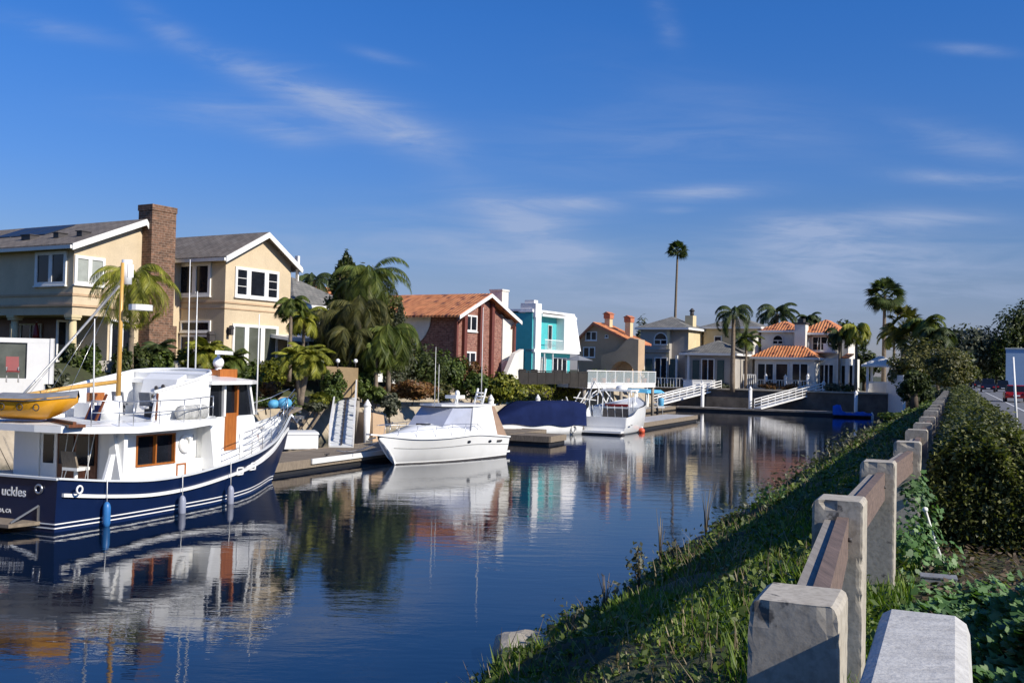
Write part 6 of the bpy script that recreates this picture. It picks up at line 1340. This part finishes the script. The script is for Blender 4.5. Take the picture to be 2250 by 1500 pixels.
# brown and tan garden walls on the near left bank
def gwall(label,px0,px1,ytop,Y0,Y1,zb,mat,th=.25,name='garden_wall'):
    a=at(px0,ytop[0],Y0); b=at(px1,ytop[1],Y1); p=Vector(a[:2]+(0,)); q=Vector(b[:2]+(0,)); s=(q-p).normalized(); s=Vector((s.y,-s.x,0))*th/2
    m=MB(); m.hexa([(p.x+s.x,p.y+s.y,zb),(q.x+s.x,q.y+s.y,zb),(q.x-s.x,q.y-s.y,zb),(p.x-s.x,p.y-s.y,zb),(p.x+s.x,p.y+s.y,a[2]),(q.x+s.x,q.y+s.y,b[2]),(q.x-s.x,q.y-s.y,b[2]),(p.x-s.x,p.y-s.y,a[2])]); return solo(name,m,M[mat],label,'wall')
gwall('brown stucco garden wall with lamps right of the short palm',712,783,(804,808),53.5,56.5,2.4,'brownw')
gwall('low tan garden wall along the top of the seawall',540,1120,(872,868),51,78,2.0,'tidal',.3)
gwall('grey patio wall behind the trawler mast',150,420,(792,792),46,50,2.2,'greyst')
gwall('tan retaining wall at the foot of the beige house',520,640,(812,815),55,58,2.4,'brownw')
for px,Y,lb in ((742,54.4,'small white lamp at the left of the brown garden wall'),(781,56.0,'small white lamp at the right end of the brown garden wall')):
    b=at(px,803,Y); T=Thing('garden_lamp',lb,'lamp',b); m=MB(); m.tube([(0,0,-.1),(0,0,.15)],.03,6); T.part('stem',m,M['dark']); m=MB(); m.ball((0,0,.25),.12); T.part('globe',m,M['gel'])
# brown handrails on the revetment near the trawler bow
for k,(x0,y0,x1,y1) in enumerate(((640,968,690,893),(663,970,712,897))):
    a=onz(x0,y0,.5); b=at(x1,y1,a[1]+3.5); m=MB(); m.beam((a[0],a[1],a[2]),b,.09); solo('pipe_rail',m,M['dockw'],('lower' if k else 'upper')+' brown pole sloping across the tan seawall near the trawler bow','handrail')
b=at(815,955,52); T=Thing('concrete_block','brownish concrete block at the seawall foot right of the gangway','block',(b[0],b[1],.3),30); m=MB(); m.hexa([(-.6,-.6,-.6),(.7,-.6,-.6),(.7,.6,-.6),(-.6,.6,-.6),(-.4,-.4,1.5),(.5,-.4,1.35),(.5,.5,1.35),(-.4,.5,1.5)]); T.part('body',m,M['beige2'])
# rails and hoists around the covered boat
T=Thing('boat_hoist','tangle of white hoist rails and ladders behind the navy covered boat','hoist',(6.2,73.5,0))
for i,(x0,z0,x1,z1) in enumerate(((-2.2,.6,-1.2,2.6),(-1.6,.6,-2.2,2.2),(-1.2,.8,-.2,3.4),(-.2,3.4,1.0,1.2),(-1.0,1.8,.8,3.0),(-.6,.6,-.4,3.6),(0,.6,.1,2.8),(.4,1.0,.9,2.4),(-2.4,1.4,0.4,1.2),(-1.7,2.2,.1,2.0),(.2,3.2,1.2,2.0),(-2.6,.6,-2.5,2.0),(-1.4,1.5,-.6,2.7))):
    m=MB(); m.beam((x0,.3*(i%3),z0),(x1,.3*((i+1)%3),z1),.07); T.part('rail',m,M['trim'])
# street things on the right
b=onz(2236,960,2.42); t=at(2226,784,b[1]); T=Thing('pole','slim white pole standing at the kerb on the right','pole',(b[0],b[1],2.3)); m=MB(); m.tube([(0,0,0),(t[0]-b[0],0,t[2]-2.3)],[.045,.035],8); T.part('shaft',m,M['trim']); m=MB(); m.tube([(0,0,0),(0,0,.15)],.12,10); T.part('base',m,M['concrete'])
def car(label,u,v,mat,ang=23.5,L=4.5,W=1.8,H=1.45,rear=True,name='parked_car',group=None,suv=False):
    p=uv(u,v,2.256); T=Thing(name,label,'car',p,ang,group)
    hh=H*.56; prof=[(-L/2,.35),(-L/2-.02,.6),(-L/2+.05,hh),(-L*.32 if not suv else -L*.46,hh+.06),(L*.18,hh+.05),(L/2-.1,hh-.12),(L/2,.5),(L/2-.05,.3)]
    m=MB(); n=len(prof); rings=[[(x,y*W/2*(.96 if z>hh-.02 else 1),z) for x,z in prof] for y in (-1,-.92,.92,1)]; rings[0]=[(x*.985,-W/2,z*.98+.01) for x,z in prof]; rings[3]=[(x*.985,W/2,z*.98+.01) for x,z in prof]; m.loft(rings,True,True); T.part('body',m,mat)
    r0=-L*.33 if not suv else -L*.46; m=MB(); m.hexa([(r0,-W*.45,hh+.04),(L*.2,-W*.45,hh+.04),(L*.2,W*.45,hh+.04),(r0,W*.45,hh+.04),(r0+(.5 if not suv else .12),-W*.38,H-.06),(L*.04,-W*.38,H-.06),(L*.04,W*.38,H-.06),(r0+(.5 if not suv else .12),W*.38,H-.06)]); T.part('windows',m,M['glass'])
    m=MB(); m.hexa([(r0+.48 if not suv else r0+.1,-W*.385,H-.062),(L*.05,-W*.385,H-.062),(L*.05,W*.385,H-.062),(r0+.48 if not suv else r0+.1,W*.385,H-.062),(r0+.6 if not suv else r0+.2,-W*.35,H),(L*.0,-W*.35,H),(L*.0,W*.35,H),(r0+.6 if not suv else r0+.2,W*.35,H)]); T.part('roof',m,mat)
    for sx in (-.31,.31):
        for sy in (-1,1):
            m=MB(); m.tube([(sx*L,sy*(W/2-.2),.33),(sx*L,sy*(W/2+.01),.33)],.33,18); wh=T.part('wheel',m,M['black']); m=MB(); m.tube([(sx*L,sy*(W/2+.011),.33),(sx*L,sy*(W/2+.02),.33)],.2,12); T.part('hubcap',m,M['alu'],wh)
    for sy in (-1,1):
        m=MB(); m.box(-L/2-.05,-L/2+.05,sy*W*.30,sy*W*.46,.68,.84); T.part('tail_light',m,plain('tail_light_red',(.6,.02,.02),.2,.05))
    m=MB(); m.box(-L/2-.05,-L/2,-.26,.26,.5,.62); T.part('number_plate',m,M['gel']); return T
redp=plain('car_paint_red',(.30,.01,.012),.2,.08,2); navp=plain('car_paint_navy',(.012,.014,.03),.2,.1,2); blk=plain('car_paint_black',(.012,.012,.014),.2,.1,2); slv=plain('car_paint_silver',(.35,.36,.38),.25,.08,2)
car('red hatchback driving away on the near lane',4.75,99,redp,name='car')
def cpx(px,Y): X=(px-1125)/F*Y; return to_uv(X,Y)
a,b=cpx(2172,150); car('black off-road car left of the red hatchback, further down the road',a,b,navp,suv=True,H=1.95,W=1.95)
a,b=cpx(2134,235); car('silver car farthest down the road',a,b,slv); a,b=cpx(2152,200); car('dark saloon car just beyond the black off-road car',a,b,blk,H=1.6); a,b=cpx(2204,158); car('dark high car right of the off-road car below the pale blue wall',a,b,blk,suv=True,H=1.75)
X0=(2211-1125)/F*200; T=Thing('building','plain pale blue flat-roofed building past the end of the road','building',(X0,200,2.2),115.7)
m=MB(); m.box(0,24,0,10,-.3,7.9); T.part('wall',m,plain('pale_blue_wall',(.34,.48,.66),.7,.06,.3)); m=MB(); m.box(-.15,24.1,-.15,10.1,7.902,8.1); T.part('roof',m,M['greyl'])
window(T,'y',0,-1,(12,1,14,2.6),2,1,.1); window(T,'y',0,-1,(17,1,19,2.6),2,1,.1)
# patio furniture dark shapes before turquoise and tan houses
rg=random.Random(6)
for i,(px,Y,lb) in enumerate(((1150,86,'dark patio chair at the left of the turquoise house terrace'),(1178,87,'pair of dark chairs below the turquoise house chimney'),(1206,88,'dark patio chair under the turquoise balcony'),(1228,90,'dark chair with pale cushion near the white mansard'))):
    b=at(px,830,Y); T=Thing('patio_chair',lb,'chair',(b[0],b[1],2.97),rg.uniform(0,360)); m=MB(); m.box(-.3,.3,-.3,.3,.4,.48); T.part('seat',m,M['dark']); m=MB(); m.hexa([(-.3,.26,.48),(.3,.26,.48),(.3,.32,.48),(-.3,.32,.48),(-.3,.36,1.15),(.3,.36,1.15),(.3,.42,1.15),(-.3,.42,1.15)]); T.part('backrest',m,M['dark'])
    for sx,sy in ((-1,-1),(1,-1),(1,1),(-1,1)): m=MB(); m.box(sx*.27-.02,sx*.27+.02,sy*.27-.02,sy*.27+.02,0,.4); T.part('leg',m,M['dark'])
b=at(1270,835,88); T=Thing('patio_umbrella','flat grey patio parasol between turquoise and tan houses','umbrella',(b[0],b[1],2.97)); m=MB(); m.tube([(0,0,0),(0,0,2.3)],.03,6); T.part('pole',m,M['alu']); m=MB(); m.add([(1.3*math.cos(i*math.pi/4),1.3*math.sin(i*math.pi/4),2.0) for i in range(8)]+[(0,0,2.45)],[(i,(i+1)%8,8) for i in range(8)]); T.part('canopy',m,M['greyc'])
b=at(1748,828,116.8); T=Thing('patio_umbrella','small grey folded parasol outside the white house','umbrella',(b[0],b[1],2.45)); m=MB(); m.tube([(0,0,0),(0,0,2.1)],.04,6); T.part('pole',m,M['alu']); m=MB(); m.tube([(0,0,2.1),(0,0,1.0)],[.03,.2],8); T.part('canopy',m,M['greyc'])
for i,(px,lb,mt) in enumerate(((1305,'potted plant at the left end of the glass railed deck','f_dark'),(1325,'second plant pot from the left on the deck','f_mid'),(1348,'orange flowering pot in the middle of the deck','f_red'),(1378,'green pot right of the orange flowers','f_dark'),(1415,'terracotta pot nearest the right end of the deck','f_mid'))):
    Y=86+ (px-1290)/150*14+1.6; b=at(px,840,Y); T=Thing('potted_plant',lb,'plant pot',(b[0],b[1],2.99)); m=MB(); m.tube([(0,0,0),(0,0,.5)],[.2,.28],12); T.part('pot',m,M['copper']); rng=np.random.default_rng(i); P,N=crown_pts(rng,[(0,0,.85,.4,.4,.4)],200,.3,8); T.part('leaves',np_mesh('leaves',leaf_quads(rng,P,.1,.5,N),4,M[mt]),None)

# dock furniture and lines
def line(label,p,q,sag=.25,r=.018,mat='trim',name='mooring_line'):
    p=Vector(p); q=Vector(q); m=MB(); m.tube([p+(q-p)*t+Vector((0,0,-sag*4*t*(1-t))) for t in (0,.17,.33,.5,.67,.83,1)],r,6); solo(name,m,M[mat],label,'rope')
line('mooring line from the trawler bow down to the dock',(-7.95,36.6,2.0),(-9.2,39.6,.5)); line('mooring line from the cruiser bow to the dock',(-5.2,42.9,1.2),(-7.4,43.9,.5)); line('mooring line from the cruiser stern to the dock',(-1.9,49.6,1.0),(-3.3,50.8,.5)); line('mooring line from the navy covered boat to the finger dock',(-.2,63.6,.8),(-1.2,61.2,.5),.1)
for i,(v,lb) in enumerate(((35,'dark cleat on the near dock edge close to the trawler'),(39.5,'dark cleat on the near dock edge by the white bumper'),(44,'dark cleat on the near dock edge by the cruiser bow'))):
    T=Thing('cleat',lb,'cleat',uv(-23.2,v,.49),23.5); m=MB(); m.tube([(-.16,0,.08),(0,0,.09),(.16,0,.08)],.022,6); m.box(-.05,.05,-.03,.03,0,.08); T.part('body',m,M['dark'])
# ================================================================ vegetation on the left bank and beyond
def palm_at(px,py_crown,Y,zb,**kw):
    c=at(px,py_crown,Y); label=kw.pop('label'); name=kw.pop('name','palm_tree'); return feather_palm(name,label,(c[0],c[1],zb),c[2]-zb,**kw)
palm_at(292,618,47.5,3.6,label='yellow green feather palm in front of the tall brick chimney',seed=1,n=26,L=3.0,leafl=.62,mat='f_palmy',r=.12,e=(-.7,1.35),droop=(1.5,2.5),w=.026,hang=.7)
palm_at(345,770,49,3.6,label='small leafy palm at the foot of the brick chimney',seed=2,n=16,L=1.1,leafl=.45,mat='f_palmd',r=.09)
palm_at(640,668,55,3.5,label='left one of two slim palms beside the beige house corner',seed=3,n=15,L=1.35,leafl=.42,mat='f_palm',r=.10,droop=(1.2,2.2),hang=.7)
palm_at(668,700,57,3.5,label='right one of two slim palms before the white patio cover',seed=4,n=15,L=1.5,leafl=.42,mat='f_palmy',r=.09,droop=(1.3,2.3),hang=.7)
palm_at(662,822,48.5,2.5,label='squat three-trunked date palm with golden fronds above the seawall',seed=5,n=20,L=1.35,leafl=.34,mat='f_palmy',r=.12,stems=[(-.35,0,1.9),(.05,.2,2.1),(.5,-.1,1.95)],droop=(.9,1.7),e=(-.3,1.2),w=.03)
palm_at(690,618,78,3.2,label='dark arching palm behind the grey roof house',seed=6,n=18,L=2.4,leafl=.6,mat='f_palmd',r=.16,droop=(1.6,2.6),hang=.9)
palm_at(812,612,64,3.2,label='tallest queen palm of the big clump with drooping dark fronds',seed=7,n=26,L=3.3,leafl=.7,mat='f_palm',r=.17,droop=(1.5,2.6),hang=.8,w=.03)
palm_at(790,690,60,3.2,label='queen palm in the lower left of the big clump',seed=8,n=28,L=3.3,leafl=.7,mat='f_olv',r=.15,droop=(1.8,2.8),hang=.8,w=.03)
palm_at(856,735,59,3.0,label='yellowish queen palm at the right side of the big clump',seed=9,n=18,L=3.0,leafl=.75,mat='f_palm',r=.12,droop=(2.0,3.0),hang=.8,w=.03)
palm_at(742,700,62,3.2,label='bushy palm at the left side of the big clump',seed=10,n=26,L=2.9,leafl=.7,mat='f_olv',r=.14,droop=(1.6,2.6),hang=.8,w=.03)
def conifer(px,ytop,ybot,Y,wpx,label,seed,mat,n=5000,ls=.13,zb=3.2):
    t=at(px,ytop,Y); h=t[2]-zb; W=wpx/F*Y/2; rng=np.random.default_rng(seed); T=Thing('conifer',label,'conifer',(t[0],t[1],zb)); m=MB(); m.tube([(0,0,-.3),(0,0,h*.5),(0,0,h*.95)],[.2,.12,.03],8); T.part('trunk',m,M['bark'])
    z=rng.uniform(0,1,n)**.8; k_=rng.integers(0,60,n); ca=rng.uniform(0,6.28,60)[k_]; cz=rng.uniform(0,.98,60)[k_]; zz=np.clip(cz+rng.normal(0,.03,n),0.02,1.0); R2=W*(1-zz)**.75*(1+.35*np.sin(ca*3+zz*20)); aa=ca+rng.normal(0,.28,n); rr=R2*rng.uniform(.5,1.15,n)
    P=np.stack([rr*np.cos(aa),rr*np.sin(aa),zz*h-.15*rr],axis=1); T.part('crown',np_mesh('crown',leaf_quads(rng,P,ls,.35),4,M[mat]),None)
conifer(762,548,800,68,150,'tall dark conifer with spiky double top behind the palm clump',11,'f_dark',11000,.17)
conifer(748,575,800,66,90,'slim dark spire beside the tall conifer',12,'f_dark',4500,.16)
conifer(795,600,800,65,80,'shorter dark conifer right of the tall one',15,'f_dark',4500,.16)
conifer(880,668,800,63,66,'narrow grey green conifer in front of the brick house left wall',13,'f_olive',5000,.12)
tree('tree','round dark green tree filling the middle of the palm clump','tree',(at(800,800,67)[0],67,3.2),5,[(-.4,0,6.0,1.5,1.4,1.5),(0,0,3.6,2.5,2.0,2.2),(-.9,-.3,5.3,1.6,1.5,1.6),(.9,.2,2.4,2.2,1.8,1.8),(-1.5,.2,2.8,1.7,1.5,2.0),(1.0,0,5.0,1.3,1.2,1.3)],18000,.14,'f_olv',14,.16,nclump=50)
S=shrub
S('big dark green hedge bush left of the brick house',925,752,850,130,68,'f_dark',20,5000,.12,lobes=6,zb=2.4)
S('green bush in front of the brick house base',985,765,850,90,70,'f_mid',21,3500,.12,zb=2.4)
S('orange tinged shrub under the brick house window',1040,790,850,60,74,'f_red',22,1800,.12,zb=2.4)
S('large citrus like shrub with yellow lit leaves beside the covered boat',1095,815,905,110,71,'f_yel',23,5200,.14,lobes=6,zb=1.9)
S('green bush left of the citrus shrub',1035,815,900,70,70,'f_mid',24,3000,.13,zb=2.0)
S('russet brown shrub on the seawall behind the cruiser',905,832,885,110,60,'f_red',25,4200,.10,lobes=6,zb=2.2)
S('hanging dark topiary over the seawall left of the cruiser bow',856,858,925,46,55,'f_olive',26,2600,.09,zb=1.4,lobes=3)
S('green shrub behind the brown garden wall',800,800,880,60,58,'f_mid',27,2600,.12,zb=2.3)
S('low green planting under the patio cover',700,778,812,120,60,'f_dark',28,3200,.12,lobes=6,zb=3.2)
S('dense leafy shrub before the patio columns of the beige house',150,742,800,60,46,'f_dark',29,2600,.10,zb=3.0)
S('clipped green shrub in front of the beige house doors',195,748,800,54,46.5,'f_mid',30,2400,.10,zb=3.0)
S('grey green agave like plant left behind the trawler boom',130,790,850,60,42,'f_olive',31,1600,.12,zb=2.2)
S('dark shrub by the beige house front door',300,742,800,56,48,'f_dark',32,2400,.10,zb=3.0)
S('yellow green shrub by the shaded beige house wall',400,752,830,60,50,'f_yel',33,2400,.11,zb=2.6)
palm_at(455,775,49.5,2.6,label='bushy low palm right of the trawler antennas',seed=34,n=26,L=1.3,leafl=.4,mat='f_palmy',r=.1,e=(-.1,1.4),droop=(.8,1.7))
palm_at(510,790,50,2.6,label='low green palm in front of the tall glazed doors',seed=35,n=22,L=1.1,leafl=.38,mat='f_palm',r=.1,e=(-.1,1.4),droop=(.8,1.7))
S('dark green shrub beside the white pole of the trawler bow',548,790,870,56,50,'f_mid',36,2600,.10,zb=2.3)
S('red flowering low shrub above the seawall',592,832,875,50,50,'f_red',37,1600,.09,zb=2.2)
S('small green shrub with yellow flowers left of the gangway',700,860,905,60,50.5,'f_yel',38,1800,.08,zb=2.0)
S('leafy green planting right of the squat palm',730,845,885,50,52,'f_mid',39,1800,.09,zb=2.2)
S('green creeper beside the gangway head',790,835,880,50,57,'f_mid',40,2000,.10,zb=2.2)
S('low green plants on the bank behind the trawler cockpit',585,870,905,70,49,'f_mid',41,1800,.08,zb=2.0)
# hedge under the balustrade
h0=to_uv(*at(1128,870,73)[:2]); 
hedge('hedge','green and yellow hedge below the dark balustrade',-33.6,-32.2,h0[1]+2,h0[1]+23,1.2,3.05,'f_yel',45,8000,.14,False,core='darkcore')
# far houses' palms
palm_at(1612,690,113.5,2.4,label='arching queen palm in front of the shutter house',seed=50,n=15,L=3.9,leafl=.75,mat='f_palmd',r=.24,droop=(1.6,2.5),e=(-.3,1.3),w=.06,hang=.9)
palm_at(1708,690,135,2.4,label='large palm behind the left roof of the white house',seed=51,n=20,L=4.2,leafl=.9,mat='f_palmd',r=.25,droop=(1.1,2.0),w=.07,hang=.7)
palm_at(1778,700,140,2.4,label='small palm top over the white house chimney',seed=52,n=14,L=2.2,leafl=.8,mat='f_palmd',r=.2,droop=(1.3,2.2),w=.07)
palm_at(1845,735,112.5,2.4,label='slim palm close to the white house balcony',seed=53,n=15,L=2.4,leafl=.7,mat='f_palmd',r=.13,droop=(1.5,2.4),w=.06,hang=.9)
palm_at(1882,722,111,2.4,label='palm with pale fronds left of the gazebo',seed=54,n=16,L=2.5,leafl=.75,mat='f_palmy',r=.15,droop=(1.6,2.6),w=.06,hang=.9)
palm_at(1640,745,118,2.4,label='low palm half hidden behind the arching queen palm',seed=55,n=12,L=2.2,leafl=.7,mat='f_palm',r=.15,w=.06)
def fan_at(px,py,Y,zb,**kw):
    c=at(px,py,Y); return fan_palm('fan_palm',kw.pop('label'),(c[0],c[1],zb),c[2]-zb,**kw)
fan_at(1485,552,190,2.4,label='very tall thin fan palm rising above the shutter house roof',seed=60,n=44,Lp=1.1,fr=1.5,r=.26,skirt=False,lean=.35)
fan_at(1944,650,122,2.4,label='fan palm with shaggy round head right of the white house',seed=61,n=64,Lp=1.3,fr=1.5,r=.24)
def ftree(px,ytop,Y,wpx,label,seed,mat='f_dark',n=5000,ls=.3,lobes=7,zb=2.3,group=None,name='tree',tr=.25,depth=.8):
    t=at(px,ytop,Y); h=t[2]-zb; W=wpx/F*Y/2; rng=random.Random(seed); bl=[(0,0,h*.62,W*.7,W*.6*depth,h*.36)]
    for i in range(lobes): s=rng.uniform(.32,.55); a=rng.uniform(-1,1); bl.append((a*W*.7,rng.uniform(-1,1)*W*.5*depth,h*rng.uniform(.38,.82)*(1-.18*abs(a)),W*s,W*s*depth,h*s*.42))
    return tree(name,label,'tree',(t[0],t[1],zb),h,bl,n,ls,mat,seed,tr,group,nclump=50,clump=.2)
ftree(1860,705,150,130,'dark tree mass behind the white house',70,'f_dark',5500,.34)
ftree(1800,700,160,60,'small round tree above the orange roof',71,'f_dark',2200,.32)
ftree(1412,693,175,40,'small far tree left of the shutter house roof',72,'f_olive',1200,.34)
ftree(1900,770,125,90,'dark bush between the white house and the gazebo',78,'f_dark',3500,.25)
fan_at(1985,712,112,2.4,label='brownish fan palm left in the right hand tree mass',seed=62,n=44,Lp=1.3,fr=1.3,r=.25,mat='f_olv')
palm_at(2035,712,106,2.4,label='green feather palm on top of the right hand tree mass',seed=63,n=20,L=2.9,leafl=.8,mat='f_palm',r=.2,droop=(1.4,2.3),w=.06)
fan_at(2010,745,108,2.4,label='fan palm with dry brown skirt inside the tree mass',seed=64,n=54,Lp=1.4,fr=1.4,r=.25,mat='f_olv')
palm_at(1965,735,114,2.4,label='yellowish palm standing right of the tall shaggy fan palm',seed=65,n=14,L=2.4,leafl=.7,mat='f_palmy',r=.14,droop=(1.2,2.2),w=.06)
palm_at(2062,735,104,2.4,label='outermost right feather palm of the tree mass',seed=66,n=16,L=2.6,leafl=.8,mat='f_palmd',r=.18,droop=(1.5,2.4),w=.06)
ftree(2030,745,100,190,'large dark shrubby tree over the bank at the canal end',73,'f_olv',11000,.17,9,2.2)
ftree(2085,770,92,110,'rounded green tree beside the road',74,'f_olv',7500,.15,7,2.3)
S('dark shrub overhanging the shaded right bank',2020,835,925,90,84,'f_dark',75,5000,.14,zb=1.2,lobes=6)
S('grey agave like plant at the far end of the hedge',2092,848,880,60,78,'f_olive',76,2200,.14,zb=2.3)
S('low green plants at the near side of the far bank',1960,905,940,70,58,'f_mid',77,2500,.10,zb=1.7)
ftree(2135,712,230,190,'far grey green tree over the end of the road',80,'f_olive',5000,.5,8)
ftree(2190,740,240,130,'far dark tree right of the road end',81,'f_dark',4200,.5,7)
ftree(2095,765,215,120,'far dark tree closing the left side of the road',82,'f_dark',3500,.45,7)
ftree(2245,655,226,120,'tall dark tree at the right edge of the photo',83,'f_dark',8500,.34,10)
ftree(2150,785,262,130,'dark bushy tree low over the distant cars',84,'f_dark',3500,.5,7)
ftree(2235,735,235,150,'dark tree behind the pale blue building',85,'f_dark',4500,.42,8)
# dark bush at the far end of the fence
ftree(2010,812,70,60,'dark bush hiding the last fence posts',86,'f_dark',3000,.12,5,2.3)

for i,(px,yt,yb,wd,Y,m_,lb) in enumerate(((1690,838,858,60,115.6,'f_red','russet low planting on the seawall before the white house'),(1735,842,860,40,115.4,'f_red','small russet bush left of the gangway head'),(1835,838,862,56,112.5,'f_olive','dry trailing plant on the seawall under the sliding doors'),(1590,842,872,30,116.5,'f_olive','pale green plant hanging over the wall beside the palm trunk'),(1870,842,862,40,111.5,'f_dark','dark planting at the corner of the far wall'),(1520,838,850,50,118,'f_mid','low plants behind the white patio parapet'),(1465,842,856,40,118,'f_dark','dark plants behind the grey picket railing'))):
    shrub(lb,px,yt,yb,wd,Y,m_,300+i,900,.12,zb=2.3,lobes=5)

palm_at(770,742,58,3.0,label='low palm with hanging olive fronds in the middle of the clump',seed=92,n=22,L=2.3,leafl=.7,mat='f_olv',r=.12,droop=(2.0,2.9),hang=.8)
palm_at(828,765,57.5,3.0,label='lowest palm of the clump beside the pale trunk',seed=93,n=18,L=1.9,leafl=.6,mat='f_palm',r=.10,droop=(2.0,2.9),hang=.8)
tree('tree','leafy mid green tree at the left of the palm clump','tree',(at(735,800,64)[0],64,3.2),4,[(0,0,2.2,1.4,1.4,1.4),(-.8,0,1.6,1.2,1.2,1.1),(.7,.2,1.5,1.3,1.2,1.1)],8000,.12,'f_mid',94,.14,nclump=40)
S('bushy green shrub spilling over the seawall beside the squat palm',640,868,925,70,49.5,'f_mid',95,2600,.09,zb=1.7)
S('grey green succulent clump on the seawall top left of the gangway',690,880,915,50,49.5,'f_olive',96,1500,.08,zb=1.9)
S('leafy climber covering part of the brown garden wall',735,808,860,60,53,'f_mid',97,2200,.09,zb=2.3)
S('green bush left of the hanging dark topiary',825,845,895,50,56.5,'f_mid',98,2200,.09,zb=2.1)
S('olive shrub between the russet shrub and the cruiser antennas',968,840,890,80,64,'f_olv',99,3200,.11,zb=2.1)
S('wide dark shrub in front of the white patio cover',650,775,815,110,57,'f_dark',100,3200,.11,zb=3.0,lobes=6)
S('yellow green shrub under the slim palms',600,785,835,70,53.5,'f_yel',101,2600,.10,zb=2.8)
S('dark green shrub below the chimney palm',270,755,800,60,47,'f_dark',102,2400,.10,zb=3.0)
S('green shrub between the trawler antennas and the house',360,765,815,60,48.5,'f_mid',103,2400,.10,zb=3.0)

tree('tree','rounded garden tree on the left bank before the beige house','tree',(-27.5,40,3.7),5,[(0,0,3.4,2.0,2.0,1.8),(-1,.5,2.6,1.6,1.5,1.3),(1,-.4,2.7,1.5,1.5,1.3)],6000,.15,'f_mid',110,.16)
tree('tree','dark garden tree left of the beige house','tree',(-38,52,3.8),6,[(0,0,4.4,2.6,2.4,2.3),(-1.2,.5,3.2,2.0,1.8,1.6),(1.3,-.4,3.4,2.0,1.8,1.6)],7000,.18,'f_dark',111,.2)
